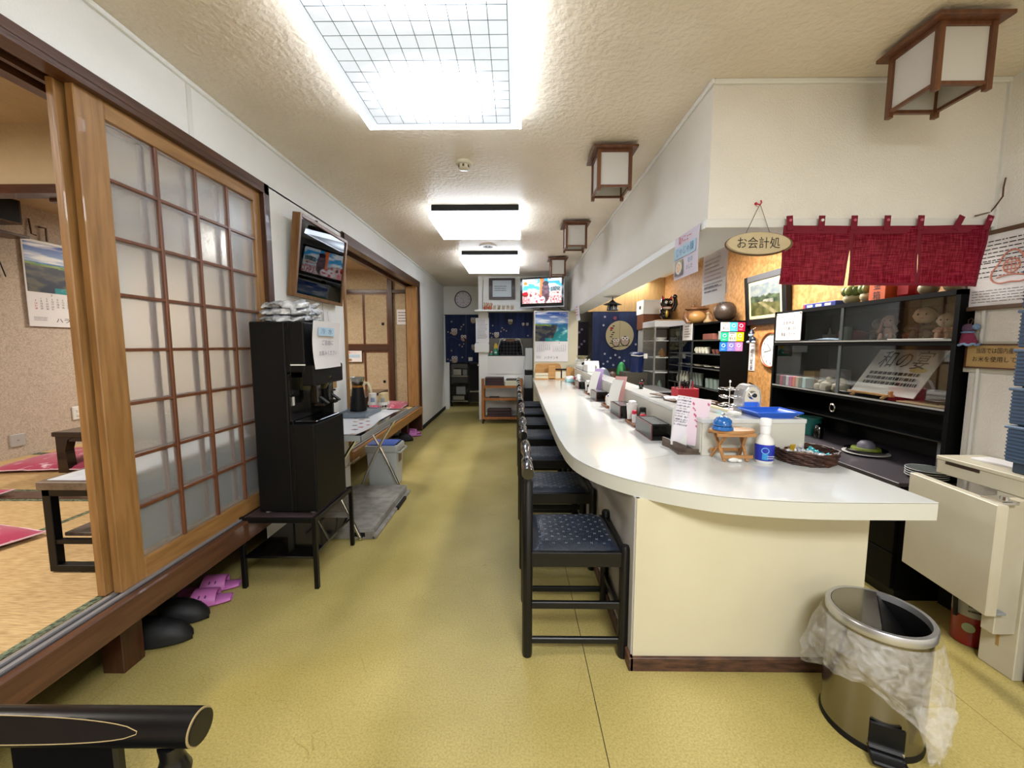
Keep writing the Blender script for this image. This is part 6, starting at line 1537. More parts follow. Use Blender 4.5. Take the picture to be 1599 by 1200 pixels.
blossoms(r, [(1.08 + .05 * (i % 5), 1.12 + .055 * i) for i in range(9)], .024, 7.695, mat('lilac_blossom', '#8F84A8', .8))

# ================================================================ BLACK CABINET WITH DOLLS
cb = root('black_cabinet', 'large black cabinet with glass doors, drawers and dolls along the right wall', 'cabinet', (2.15, 2.60, 0))
Y0, Y1, XF, XL, ZB = 1.925, 3.28, 2.05, 1.85, .607
BC = 'blackcab'
part('plinth', MB().box(XL + .03, 2.49, Y0 + .01, Y1, 0, .06), 'black', cb)
part('base_carcass', MB().box(XL + .018, 2.49, Y0, Y1, .06, ZB - .02), BC, cb)
part('counter_board', MB().box(XL - .005, 2.49, Y0 - .003, Y1, ZB - .02, ZB, .003), mat('plum_grey_top', '#3B363A', .4), cb)
for i, (ya, yb) in enumerate(((1.93, 2.38), (2.384, 2.83), (2.834, 3.275))):
    for j, (za, zb) in enumerate(((.065, .245), (.25, .415), (.42, .583))):
        d = part('drawer', MB().box(XL, XL + .018, ya, yb, za, zb, .002), BC, cb)
        part('drawer_handle', MB().tube([(XL, (ya + yb) / 2 - .06, (za + zb) / 2 + .005), (XL - .018, (ya + yb) / 2 - .06, (za + zb) / 2 + .005), (XL - .018, (ya + yb) / 2 + .06, (za + zb) / 2 + .005), (XL, (ya + yb) / 2 + .06, (za + zb) / 2 + .005)], .004, 6), 'chrome', d)
for y in (Y0, Y1 - .022): part('side_panel', MB().box(XF, 2.49, y, y + .022, ZB, 1.525), BC, cb)
part('top_board', MB().box(XF, 2.49, Y0, Y1, 1.503, 1.527), BC, cb)
part('back_panel', MB().box(2.475, 2.49, Y0 + .022, Y1 - .022, ZB, 1.503), mat('dark_back', '#141414', .6), cb)
part('shelf', MB().box(XF, 2.475, Y0 + .022, Y1 - .022, 1.268, 1.296), BC, cb)
part('shelf', MB().box(XF, 2.475, Y0 + .022, Y1 - .022, .935, .960), BC, cb)
part('glass_shelf', MB().box(XF + .12, 2.47, Y0 + .03, Y1 - .03, .77, .778), mat('smoked_shelf', '#2B2D2E', .1), cb)
part('shelf_lip', MB().box(XF - .003, XF, Y0 + .022, Y1 - .022, .953, .962).box(XF - .003, XF, Y0 + .022, Y1 - .022, 1.289, 1.298), mat('shelf_lip', '#8C8B88', .35), cb)
for ya, yb in ((Y0 + .024, 2.62), (2.60, Y1 - .024)):
    part('glass_door', MB().box(XF + .004 + (.006 if ya > 2 else 0), XF + .007 + (.006 if ya > 2 else 0), ya, yb, 1.30, 1.50), 'cabglass', cb)
    part('glass_door', MB().box(XF + .004 + (.006 if ya > 2 else 0), XF + .007 + (.006 if ya > 2 else 0), ya, yb, .965, 1.265), 'cabglass', cb)
part('glass_edge', MB().box(XF + .002, XF + .009, 2.600, 2.622, .962, 1.268).box(XF + .002, XF + .009, 2.600, 2.622, 1.298, 1.502), mat('glass_edge_grey', '#4A4F50', .2), cb)
part('round_pull', MB().lathe([(.022, 0), (.028, .004), (.022, .008)], (XF, 2.63, .865), 18, mtx=Matrix.Rotation(-PI / 2, 4, 'Y')), 'chrome', cb, smooth=True)
# dolls
skin = mat('doll_skin', '#9A7868', .45); skin2 = mat('doll_pale', '#A8917C', .45)
def doll(label, x, y, z, s, head, body, pants, pose, hat=None, rz=PI * .5):
    """origin at its seat; faces -y before turning"""
    r = root('figurine', label, 'figurine', (x, y, z), rz * 0 - 1.05, world=False)
    part('torso', MB().ell((0, 0, .040 * s), (.026 * s, .022 * s, .034 * s), 14), body, r, smooth=True)
    part('head', MB().ell((0, -.004 * s, .098 * s), (.034 * s, .032 * s, .034 * s), 18), head, r, smooth=True)
    part('shorts', MB().ell((0, -.004 * s, .020 * s), (.030 * s, .028 * s, .020 * s), 14), pants, r, smooth=True)
    for q in (-1, 1):
        part('leg', MB().tube([Vector(p) * s for p in ((q * .014, -.01, .018), (q * .020, -.040, .030), (q * .020, -.046, .004))], [.011 * s, .010 * s, .009 * s], 8).ell((q * .020 * s, -.054 * s, .005 * s), (.009 * s, .015 * s, .006 * s), 8), head if pose != 1 else body, r, smooth=True)
        hand = (q * .022, -.030, .088) if pose == 0 else (q * .012, -.038, .045)
        part('arm', MB().tube([Vector(p) * s for p in ((q * .024, 0, .060), (q * .036, -.020, .046), hand)], [.009 * s, .008 * s, .007 * s], 8).ell(Vector(hand) * s, .009 * s, 8), head if pose == 0 else body, r, smooth=True)
        part('ear', MB().ell((q * .033 * s, 0, .097 * s), (.006 * s, .006 * s, .009 * s), 8), head, r)
        part('eye', MB().ell((q * .012 * s, -.0345 * s, .102 * s), (.0035 * s, .002 * s, .0045 * s), 8), 'ink', r)
    part('nose', MB().ell((0, -.036 * s, .094 * s), .003 * s, 6), head, r)
    part('mouth', MB().ell((0, -.034 * s, .086 * s), (.005 * s, .002 * s, .0015 * s), 6), 'inkred', r)
    if hat: part('hair', MB().ell((0, .006 * s, .108 * s), (.0345 * s, .032 * s, .030 * s), 14), hat, r, smooth=True)
    return r
Zs = 1.2965
doll('sitting baby figurine with both hands to its cheeks and white shorts, in the cabinet', 2.20, 2.44, Zs, 1.12, skin, skin, mat('doll_white', '#B9B2A4', .6), 0)
doll('dim figurine hugging a small bear behind the one with hands to its cheeks', 2.28, 2.60, Zs, 1.05, mat('doll_grey', '#5F564C', .5), mat('bear_tan', '#6B5440', .6), mat('bear_tan', '#6B5440', .6), 1)
doll('tall doll figurine in dark kimono with red forehead mark', 2.20, 2.235, Zs, 1.34, skin2, mat('dark_kimono', '#231A22', .6), mat('dark_kimono', '#231A22', .6), 1, mat('doll_hair', '#2A1D18', .6))
doll('pale pink figurine leaning over a blue ball at the near end of the doll shelf', 2.18, 2.105, Zs, .98, mat('doll_cream', '#B5A48E', .45), mat('doll_pink', '#A8806F', .5), mat('doll_pink', '#A8806F', .5), 1, mat('doll_fair_hair', '#9A8A72', .6))
doll('tiny red and green figurine between the baby and the kimono doll', 2.22, 2.34, Zs, .62, mat('doll_green', '#4A4A2E', .5), mat('doll_red', '#7A2E20', .5), mat('doll_red', '#7A2E20', .5), 1)
r = root('red_cat', 'dull red curled cat figurine on the doll shelf', 'figurine', (2.24, 2.74, Zs))
rm = mat('dull_red_clay', '#8A3430', .5)
part('body', MB().ell((2.24, 2.72, Zs + .035), (.05, .075, .035), 16), rm, r, smooth=True)
part('head', MB().ell((2.21, 2.79, Zs + .045), (.03, .03, .03), 12), rm, r, smooth=True)
for s in (-1, 1): part('ear', MB().cyl((2.21 + s * .014, 2.795, Zs + .066), (2.21 + s * .018, 2.80, Zs + .092), .010, .001, 8), rm, r)
r = root('toy_fan', 'folded paper fan and small white stand in the dark left half of the top shelf', 'fan', (2.3, 3.0, Zs))
part('fan_leaf', MB().prism([(0, 0), (.14, .08), (.15, .05), (.02, -.0)], (2.3, 2.98, Zs + .002), (0, -1, 0), (0, 0, 1), .008), 'grey', r)
part('stand', MB().box(2.27, 2.33, 3.0, 3.06, Zs, Zs + .05, .003).cyl((2.3, 3.03, Zs + .05), (2.3, 3.03, Zs + .10), .012, .002, 10), 'greypanel', r)
solo('glass_vase', MB().lathe([(0, 0), (.03, 0), (.035, .09), (.033, .09), (.028, .01), (0, .01)], (2.14, 2.68, Zs), 18), gm, 'clear glass vase beside the door edge on the doll shelf', 'vase', smooth=True)
solo('folded_cloth', MB().sheet(lambda u, v: Vector((2.07 + .08 * v, 2.66 + .26 * u, Zs + .004 + .014 * math.sin(u * PI) * math.sin(v * 2.4 + .3))), 12, 6, .003), mat('pale_blue_cloth', '#8C9DB0', .8), 'pale blue folded cloth at the front of the doll shelf', 'cloth', smooth=True)
solo('fabric_strip', MB().box(2.065, 2.10, 2.0, 2.30, Zs, Zs + .006, .002), 'white', 'thin white strip at the front edge of the doll shelf', 'strip')
r = root('notice', 'white handwritten notice on the far glass door of the black cabinet', 'notice', (2.045, 3.11, 1.31))
part('sheet', MB().box(2.043, 2.047, 2.965, 3.245, 1.305, 1.51), 'paper', r)
for i, (s_, w_) in enumerate((('ありがとうございます', .17), ('お会計は', .12), ('こちらでお願いします', .17), ('現金・カード', .16))):
    text('lettering', s_, .030, (2.0420, 3.10, 1.478 - .043 * i), '-x', 'ink', r, w=w_)
for y in (2.975, 3.235): part('pin', MB().cyl((2.043, y, 1.50), (2.039, y, 1.50), .004, n=8), 'black', r)
# middle shelf
ZM = .9605
r = root('calligraphy_plaque', 'white brush-lettered plaque leaning on a small wooden easel in the black cabinet', 'plaque', (2.2, 2.38, ZM))
pu, pv = Vector((0, -1, 0)), Vector((.55, 0, .835)).normalized(); pn = pu.cross(pv)
o0 = Vector((2.13, 2.385, .985)) + pv * .15
part('plaque_board', MB().prism([(-.205, -.155), (.205, -.155), (.205, .155), (-.205, .155)], o0, pu, pv, .004), mat('plaque_white', '#B8B6AE', .5), r)
text('brush_lettering', '和の宴', .13, o0 + pv * .075 + pn * .0045, (pu, pv), 'ink', r, w=.30)
lines('brush_writing', o0 - pv * .045 + pn * .0045, (pu, pv), .33, .10, 3, 'ink', r, fill=.9, thick=.6, seed=5)
part('gilt_mark', MB().prism(ellipse(.12, .02, .05, .018), o0, pu, pv, .0048), mat('ochre_print', '#A08C50', .6), r)
r2 = root('easel', 'small wooden easel under the lettered plaque', 'easel', (2.12, 2.42, ZM))
part('ledge', MB().box(2.095, 2.120, 2.28, 2.58, ZM + .016, ZM + .030, .002), pw, r2)
for y in (2.32, 2.53): part('leg', MB().bar((2.105, y, ZM + .018), (2.085, y + .01, ZM + .001), .014, .012), pw, r2)
part('back_leg', MB().bar((2.13, 2.44, ZM + .02), (2.20, 2.46, ZM + .003), .012, .010), pw, r2)
part('peg', MB().box(2.095, 2.115, 2.285, 2.300, ZM + .03, ZM + .05, .002), pw, r2)
r = root('canvas_mat', 'beige canvas mat with dark brown lettering at the near end of the middle cabinet shelf', 'mat', (2.18, 2.07, ZM))
part('canvas', MB().box(2.07, 2.32, 1.955, 2.22, ZM, ZM + .008, .002), mat('canvas_beige', '#8F7C58', .8), r)
text('lettering', 'GRO', .075, (2.135, 2.06, ZM + .0085), (Vector((0, -1, 0)), Vector((1, 0, .0))), mat('brown_print', '#3B2A1C', .8), r, w=.19)
part('leaf_print', MB().prism(ellipse(2.22, 2.06, .02, .04), (0, 0, ZM + .0082), (1, 0, 0), (0, 1, 0), .0008), mat('brown_print', '#3B2A1C', .8), r)
tea = ['#8FA6A6', '#4A5A4A', '#9A8A7A', '#B0503A', '#A03A6A', '#9A9AA0', '#4A3A4A', '#8A2A4A']
for i in range(8):
    solo('tea_box', MB().box(2.07, 2.13, 2.92 + .036 * i, 2.953 + .036 * i, ZM, ZM + .075, .002), mat('tea_%d' % i, tea[i], .5),
         ['pale teal small box at the near end of the row', 'dark green small box in the row', 'beige small box in the row', 'rust red small box in the row', 'magenta small box in the row', 'grey small box in the row', 'dark plum small box in the row', 'wine red small box at the far end of the row'][7 - i if False else i] + ' on the middle cabinet shelf', 'box', 'small boxes on the middle cabinet shelf')
wc = mat('white_clay', '#9A937F', .5, var=('#7A735F', 20))
for i, (y, s) in enumerate(((2.86, .8), (2.78, 1.15), (2.68, 1.1))):
    r = root('clay_figure', ['small white clay figure beside the coloured boxes', 'tallest white clay figure in the group of three', 'broad white clay figure nearest the glass edge'][i], 'figurine', (2.13, y, ZM), group='white clay figures on the middle shelf')
    part('body', MB().lathe([(0, 0), (.036 * s, 0), (.045 * s, .018 * s), (.040 * s, .045 * s), (.02 * s, .058 * s), (0, .06 * s)], r.location, 14), wc, r, smooth=True)
    part('head', MB().ell(r.location + Vector((.0, -.012 * s, .068 * s)), (.024 * s, .026 * s, .018 * s), 12), wc, r, smooth=True)
solo('white_drawer_box', MB().box(2.30, 2.42, 2.95, 3.10, ZM, ZM + .13, .004), 'greypanel', 'grey-white box at the back of the middle cabinet shelf', 'box')
solo('wooden_crate', MB().box(2.26, 2.38, 3.10, 3.22, ZM, ZM + .11, .004), 'tan', 'tan wooden box at the far back of the middle cabinet shelf', 'box')
solo('white_saucer', MB().lathe([(0, 0), (.05, 0), (.08, .018), (.078, .02), (.048, .005), (0, .005)], (2.15, 2.62 - .02, ZM), 20), 'greypanel', 'pale oval dish in front of the easel on the middle shelf', 'dish', smooth=True)
# on the base counter
r = root('food_sample', 'dish with a grey dome on green leaves on the black cabinet counter', 'dish', (2.14, 2.44, ZB))
c = Vector((2.13, 2.45, ZB + .001))
part('under_plate', MB().lathe([(0, 0), (.07, 0), (.115, .012), (.113, .015), (0, .006)], c, 28), 'greypanel', r, smooth=True)
part('black_plate', MB().lathe([(0, .006), (.07, .010), (.105, .030), (.102, .034), (0, .016)], c, 28), 'blackg', r, smooth=True)
part('leaves', MB().lathe([(0, .02), (.075, .022), (.07, .040), (0, .042)], c, 22), mat('lettuce', '#5F6B1E', .5, bump=(1, 60)), r, smooth=True)
part('dome', MB().lathe([(.045, .038), (.043, .062), (.028, .080), (0, .086)], c, 22), mat('grey_dome', '#5A5660', .5), r, smooth=True)
r = root('plate_stack', 'stack of grey plates with white rims at the near end of the black cabinet', 'plates', (1.99, 2.03, ZB))
for i in range(4): part('plate', MB().lathe([(0, 0), (.05, 0), (.080, .014), (.081, .018), (.076, .018), (0, .010)], (2.04, 1.99, ZB + .001 + .011 * i), 28), mat('plate_grey', '#4E5250', .35), r, smooth=True); part('plate_rim', MB().tube([(2.04 + .080 * math.cos(t * PI / 14), 1.99 + .080 * math.sin(t * PI / 14), ZB + .018 + .011 * i) for t in range(28)], .0014, 5, True), 'white', r)
part('black_bowl', MB().lathe([(.0, .0), (.06, .0), (.07, .02)], (2.04, 1.99, ZB + .0005), 20), 'blackg', r)
r = root('price_card', 'white upright card with vertical writing behind the stack of plates', 'card', (2.25, 2.05, ZB))
part('card', MB().box(2.236, 2.240, 2.0, 2.14, ZB + .0005, ZB + .17), mat('dim_card', '#7A7A7A', .7), r)
text('lettering', '箱\n1 1\n2 0', .04, (2.2355, 2.07, ZB + .09), '-x', 'ink', r)
solo('teal_bucket', MB().lathe([(0, 0), (.055, 0), (.07, .12), (.078, .12), (.078, .128), (.066, .128), (.052, .006), (0, .006)], (2.20, 3.02, ZB + .001), 24), mat('teal_plastic', '#1F6058', .4), 'teal plastic tub at the far end of the black cabinet counter', 'tub', smooth=True)
solo('dark_bottle', MB().lathe([(0, 0), (.028, 0), (.03, .08), (.015, .10), (0, .105)], (2.16, 2.88, ZB + .001), 16), 'blackg', 'dark squat bottle beside the teal tub', 'bottle', smooth=True)
# on top of the cabinet
ZT = 1.5275
r = root('blue_box', 'flat blue box with white print on top of the black cabinet', 'box', (2.2, 2.93, ZT))
part('box_body', MB().box(2.12, 2.28, 2.76, 3.07, ZT, ZT + .038, .003), mat('navy_box', '#1E2E7A', .4), r)
for i in range(3): part('white_print', MB().box(2.1185, 2.1205, 2.80 + .085 * i, 2.855 + .085 * i, ZT + .012, ZT + .028), 'paper', r)
part('red_end', MB().box(2.1185, 2.1206, 3.045, 3.066, ZT + .004, ZT + .034), 'inkred', r)
grn = mat('leaf_green_glaze', '#4A5A2A', .35, var=('#8F9A5A', 14)); ivo = mat('ivory_glaze', '#A8A284', .3)
def veg(label, y, x=2.17, s=1.0):
    r = root('leafy_figurine', label, 'figurine', (x, y, ZT))
    part('ivory_body', MB().ell((x, y, ZT + .04 * s), (.05 * s, .045 * s, .040 * s), 14), ivo, r, smooth=True)
    for k in range(7):
        a = k * .9; part('leaf', MB().ell((x + .035 * s * math.cos(a), y + .035 * s * math.sin(a), ZT + .085 * s), (.03 * s, .022 * s, .032 * s), 10), grn, r, smooth=True)
    part('stem', MB().tube([(x, y, ZT + .07 * s), (x - .01, y, ZT + .14 * s)], .012 * s, 8), ivo, r)
veg('green and ivory leafy ceramic next to the blue box on the cabinet top', 2.69)
veg('green and ivory leafy ceramic touching the orange box', 2.56)
veg('green and ivory leafy ceramic at the near end of the cabinet top', 2.17, 2.14, .9)
veg('second leafy ceramic from the near end of the cabinet top', 2.06, 2.16, .9)
r = root('donation_box', 'orange box with black lettering on the cabinet top under the red curtain', 'box', (2.16, 2.43, ZT))
part('box_body', MB().box(2.10, 2.20, 2.375, 2.485, ZT, ZT + .14, .002), mat('orange_card', '#C4572A', .5), r)
text('lettering', '募\n金\n箱', .052, (2.0995, 2.43, ZT + .083), '-x', 'ink', r)
solo('red_bag', MB().obox((2.17, 2.305, ZT + .06), (.08, .10, .12), .05, .02), mat('bright_red_cloth', '#A3121E', .6), 'bright red cloth bag beside the orange box on the cabinet top', 'bag', smooth=True)

# ---- right wall things
r = root('certificate', 'framed certificate with a pink stamp emblem on the right wall', 'certificate', (2.09, 1.75, 1.43))
part('frame', MB().box(2.080, 2.098, 1.535, 1.955, 1.425, 1.443, .002).box(2.080, 2.098, 1.535, 1.955, 1.752, 1.770, .002).box(2.080, 2.098, 1.937, 1.955, 1.443, 1.752, .002).box(2.080, 2.098, 1.535, 1.553, 1.443, 1.752, .002), mat('walnut_frame', '#5A4330', .45), r)
part('sheet', MB().box(2.088, 2.092, 1.553, 1.937, 1.443, 1.752), 'paper', r)
em = [(math.sin(t) * (.072 + .022 * (math.cos(t) < 0)) * (1 if abs(math.sin(t)) > .0 else 1), .0) for t in (0,)]
tri = []
for k in range(36):
    a = 2 * PI * k / 36; rad = .066 + .012 * math.cos(3 * (a - PI / 2)); tri.append((rad * math.cos(a) * 1.0, rad * math.sin(a)))
part('stamp_outline', MB().tube([(2.0875, 1.775 - a, 1.592 + b) for a, b in tri], .0035, 5, True), 'inkpink', r)
part('stamp_globe', MB().tube([(2.0875, 1.775 - .030 * math.cos(k * PI / 10), 1.605 + .030 * math.sin(k * PI / 10)) for k in range(20)], .0028, 5, True), 'inkpink', r)
g = MB()
for q in (-.014, 0, .014): g.bar((2.0875, 1.775 - q, 1.578), (2.0875, 1.775 - q, 1.632), .003, .002).bar((2.0875, 1.748, 1.605 + q), (2.0875, 1.802, 1.605 + q), .002, .003)
g.tube([(2.0875, 1.775 - a, 1.552 + .016 * math.cos(a * 22)) for a in [(-.05 + .01 * k) for k in range(11)]], .003, 5)
part('stamp_lines', g, 'inkpink', r)
lines('certificate_text', (2.0878, 1.75, 1.68), '-x', .33, .10, 6, 'ink', r, thick=.25, seed=3)
lines('certificate_text', (2.0878, 1.75, 1.60), '-x', .33, .08, 4, 'ink', r, thick=.2, seed=9)
lines('certificate_text', (2.0878, 1.75, 1.485), '-x', .33, .06, 5, 'inkgrey', r, thick=.25, seed=13)
r = root('crochet_dress', 'small crocheted doll dress in red and pale blue hanging on the right wall', 'ornament', (2.085, 1.905, 1.26))
cr = mat('crochet_red', '#7A2A44', .9, bump=(1, 120)); cbx = mat('crochet_blue', '#7A93B4', .9, bump=(1, 120)); cp = mat('crochet_plum', '#5A4258', .9, bump=(1, 120))
part('skirt', MB().lathe([(.026, .065), (.038, .040), (.052, .012), (.049, .010), (.036, .038), (.024, .063)], (2.078, 1.91, 1.262), 24, .35), cr, r, smooth=True)
part('skirt_hem', MB().tube([(2.078 + .020 * math.cos(t * PI / 16), 1.91 + .053 * math.sin(t * PI / 16), 1.272 + .004 * math.sin(t * 1.6)) for t in range(32)], .0055, 6, True), cbx, r, smooth=True)
part('bodice', MB().ell((2.078, 1.91, 1.345), (.012, .028, .022), 14), cp, r, smooth=True)
for s in (-1, 1): part('sleeve', MB().ell((2.078, 1.91 + s * .036, 1.352), (.010, .016, .014), 10), cbx, r, smooth=True)
part('waist', MB().tube([(2.078 + .012 * math.cos(t * .6), 1.91 + .026 * math.sin(t * .6), 1.328) for t in range(10)], .004, 6, True), cbx, r)
part('hanging_loop', MB().tube([(2.085, 1.905, 1.362), (2.09, 1.90, 1.385), (2.094, 1.91, 1.392), (2.09, 1.92, 1.385), (2.085, 1.915, 1.362)], .002, 5), 'brown', r)
r = root('wall_sign', 'tan wooden-framed rice notice on the right wall under the crocheted dress', 'sign', (2.09, 1.73, 1.16))
part('backing', MB().box(2.094, 2.098, 1.52, 1.945, 1.145, 1.285), mat('clear_backing', '#B9B4A2', .5), r)
part('board', MB().box(2.086, 2.094, 1.535, 1.915, 1.165, 1.275), mat('sign_tan', '#A98A55', .6), r)
part('frame', MB().box(2.083, 2.094, 1.535, 1.915, 1.165, 1.172).box(2.083, 2.094, 1.535, 1.915, 1.268, 1.275).box(2.083, 2.094, 1.908, 1.915, 1.172, 1.268).box(2.083, 2.094, 1.535, 1.542, 1.172, 1.268), 'sill', r)
text('lettering', '当店では国内産の', .026, (2.0855, 1.79, 1.243), '-x', 'ink', r, w=.16)
text('lettering', 'お米を使用しています', .026, (2.0855, 1.765, 1.205), '-x', 'ink', r, w=.235)
solo('wall_cable', MB().tube([(2.085, 1.83, 1.98), (2.08, 1.83, 1.94), (2.07, 1.82, 1.90), (2.075, 1.85, 1.865), (2.08, 1.87, 1.85), (2.0, 1.855, 1.83)], .003, 6), 'sill', 'thin brown cable hanging in the corner beside the red curtain', 'cable', smooth=True)
# white side counter with swing gate
gw = mat('aged_white', '#BDB6A2', .45, var=('#B0A78F', 3))
r = root('side_counter', 'narrow aged white counter with a leg panel against the right wall', 'counter', (1.98, 1.5, 0))
part('top_board', MB().box(1.875, 2.098, 1.02, 1.795, .765, .782, .002), gw, r)
part('fascia', MB().box(1.878, 1.895, 1.02, 1.793, .705, .765, .002).box(1.895, 2.098, 1.778, 1.793, .705, .765), gw, r)
part('leg_panel', MB().box(1.882, 2.098, 1.445, 1.565, 0, .705, .003), gw, r)
part('dark_inlay', MB().box(1.876, 1.880, 1.625, 1.755, .752, .770), mat('dark_strip', '#2E2018', .4), r)
part('hinge_post', MB().box(1.80, 1.882, 1.455, 1.50, .18, .70, .003), gw, r)
part('stained_groove', MB().box(1.8805, 1.8825, 1.50, 1.51, .10, .69), 'tan', r)
gt = root('swing_gate', 'thick white swing gate panel standing open beside the side counter', 'gate', (1.75, 1.6, .28))
part('gate_panel', MB().bar((1.735, 1.415, .49), (1.790, 1.80, .49), .036, .42, bev=.003), gw, gt)
part('hinge', MB().box(1.745, 1.81, 1.43, 1.50, .695, .708, .002).cyl((1.80, 1.47, .69), (1.80, 1.47, .715), .012, n=10), 'chrome', gt)
part('hinge', MB().box(1.745, 1.81, 1.43, 1.50, .272, .283, .002), 'grey', gt)
solo('notepad', MB().obox((2.0, 1.66, .7865), (.09, .14, .008), .1, .001), 'paper', 'white notepad lying on the narrow white counter', 'notepad')
cs = mat('crate_blue_grey', '#3E5068', .45)
for i in range(5):
    z = .817 + i * .146
    r = root('stacking_crate', ['lowest', 'second', 'third', 'fourth', 'topmost'][i] + (' ribbed blue-grey crate of the stack on the white counter' if i else ' ribbed blue-grey crate, resting on the white counter'), 'crate', (1.98, 1.38, z), group='blue-grey crates on the white counter')
    part('crate_body', MB().box(1.895, 2.09, 1.18, 1.565, z + .006, z + .142, .004), cs, r)
    part('foot', MB().box(1.905, 2.08, 1.20, 1.545, z - (.034 if i == 0 else 0), z + .008, .003), mat('crate_shadow', '#2C3A46', .5), r)
    g = MB()
    for k in range(8): zz = z + .022 + k * .0140; g.box(1.8905, 1.896, 1.185, 1.56, zz, zz + .0055).box(1.90, 2.085, 1.1755, 1.181, zz, zz + .0055).box(1.90, 2.085, 1.564, 1.5695, zz, zz + .0055)
    part('side_ribs', g, cs, r)
    part('rim', MB().box(1.888, 2.096, 1.173, 1.572, z + .134, z + .1455, .003), mat('crate_rim', '#51657F', .4), r)
r = root('fire_extinguisher', 'red fire extinguisher with white label behind the swing gate', 'fire extinguisher', (1.945, 1.665, 0))
c = Vector((1.95, 1.66, 0))
part('cylinder', MB().lathe([(0, .004), (.055, .004), (.058, .02), (.058, .36), (.045, .40), (.018, .42), (0, .42)], c, 28), mat('extinguisher_red', '#7E1414', .3, coat=.3), r, smooth=True)
part('label_wrap', MB().sheet(lambda u, v: c + Vector((-.0588 * math.cos((u - .55) * 2.2), -.0588 * math.sin((u - .55) * 2.2 + .9) * 1.0, .13 + .15 * v)), 10, 2) if False else MB().lathe([(.0586, .13), (.0586, .29)], c, 28), mat('label_white', '#9C9A98', .5), r, smooth=True)
part('red_gap', MB().box(1.945 - .003, 1.951, 1.598, 1.602, .12, .30), 'inkred', r)
lines('label_print', c + Vector((-.035, -.0495, .21)), (Vector((.82, -.57, 0)), Vector((0, 0, 1))), .05, .12, 6, 'ink', r, th=.0015)
part('green_mark', MB().lathe([(0, 0), (.020, 0), (.020, .002), (0, .002)], c + Vector((-.047, -.036, .085)), 18, mtx=Vector((-.79, -.61, 0)).to_track_quat('Z', 'Y').to_matrix().to_4x4()), mat('sage_mark', '#8C9A80', .5), r)
part('valve', MB().cyl(c + Vector((0, 0, .42)), c + Vector((0, 0, .46)), .014, n=12).box(1.94, 1.96, 1.60, 1.70, .455, .47, .003), 'black', r)
part('hose', MB().tube([c + Vector((-.02, 0, .445)), c + Vector((-.075, 0, .42)), c + Vector((-.080, .0, .30)), c + Vector((-.068, 0, .12))], .008, 8), 'black', r, smooth=True)
struct('baseboard_right', MB().box(2.085, 2.1, -2, 1.92, 0, .085), 'dark')
solo('dark_box', MB().box(1.90, 2.08, 1.05, 1.43, 0, .42, .01), 'black', 'black box on the floor under the near end of the white counter', 'box')

# ---- steel pedal bin with crumpled bag
bc = Vector((1.190, 1.268, 0)); BA = Matrix.Rotation(math.radians(-18), 4, 'Z')
r = root('pedal_bin', 'round stainless pedal bin with its lid half open in front of the counter end', 'bin', bc)
R = .132; HB = .385
ss = mat('polished_steel', '#8E8A84', .18, 1, bump=(.02, 8)); 
part('body', MB().lathe([(R - .008, .012), (R, .02), (R, HB), (R - .004, HB), (R - .006, .02)], bc, 48), ss, r, smooth=True)
part('base_ring', MB().lathe([(0, 0), (R + .003, 0), (R + .004, .012), (R, .020), (0, .02)], bc, 48), 'black', r, smooth=True)
part('rim', MB().lathe([(R + .002, HB - .012), (R + .007, HB - .008), (R + .008, HB + .016), (R + .005, HB + .020), (R - .007, HB + .020), (R - .009, HB - .0)], bc, 48), mat('satin_rim', '#B9B9BC', .3, .85), r, smooth=True)
def half(a0, a1, rad, n=24): return [(rad * math.cos(a0 + (a1 - a0) * i / n), rad * math.sin(a0 + (a1 - a0) * i / n)) for i in range(n + 1)]
ang = math.radians(52)
part('lid_half', MB().prism(half(ang, ang + PI, R - .009), bc + Vector((0, 0, HB + .014)), (1, 0, 0), (0, 1, 0), .006), ss, r)
fl_ = Matrix.Translation(bc + Vector((0, 0, HB + .010))) @ Matrix.Rotation(ang, 4, 'Z') @ Matrix.Rotation(math.radians(48), 4, 'X')
g = MB(); g.prism(half(PI, 2 * PI, R - .016), (0, 0, 0), (1, 0, 0), (0, 1, 0), .005).move(fl_)
part('lid_flap', g, 'black', r)
part('inner_bucket', MB().lathe([(R - .010, HB), (R - .020, .05), (0, .05)], bc, 40), 'black', r, smooth=True)
part('rubbish', MB().obox(bc + Vector((.05, .0, .22)), (.10, .14, .05), .5, .01, .2), mat('grey_rubbish', '#5A5450', .6), r)
pd = BA @ Vector((0, -1, 0)); pd = Vector((-.42, -.90, 0)).normalized(); ps = Vector((.90, -.42, 0))
pc = bc + pd * (R + .004)
part('pedal_recess', MB().bar(pc - ps * .042 + Vector((0, 0, .075)), pc + ps * .042 + Vector((0, 0, .075)), .010, .075), 'black', r)
part('pedal', MB().bar(pc + pd * .024 - ps * .045 + Vector((0, 0, .022)), pc + pd * .024 + ps * .045 + Vector((0, 0, .022)), .06, .014, bev=.004), 'black', r)
part('pedal_edge', MB().bar(pc + pd * .0 - ps * .042 + Vector((0, 0, .040)), pc + pd * .0 + ps * .042 + Vector((0, 0, .040)), .018, .010), 'chrome', r)
bag = film_mat('crumpled_bag_film', .20, '#E0DEDE')
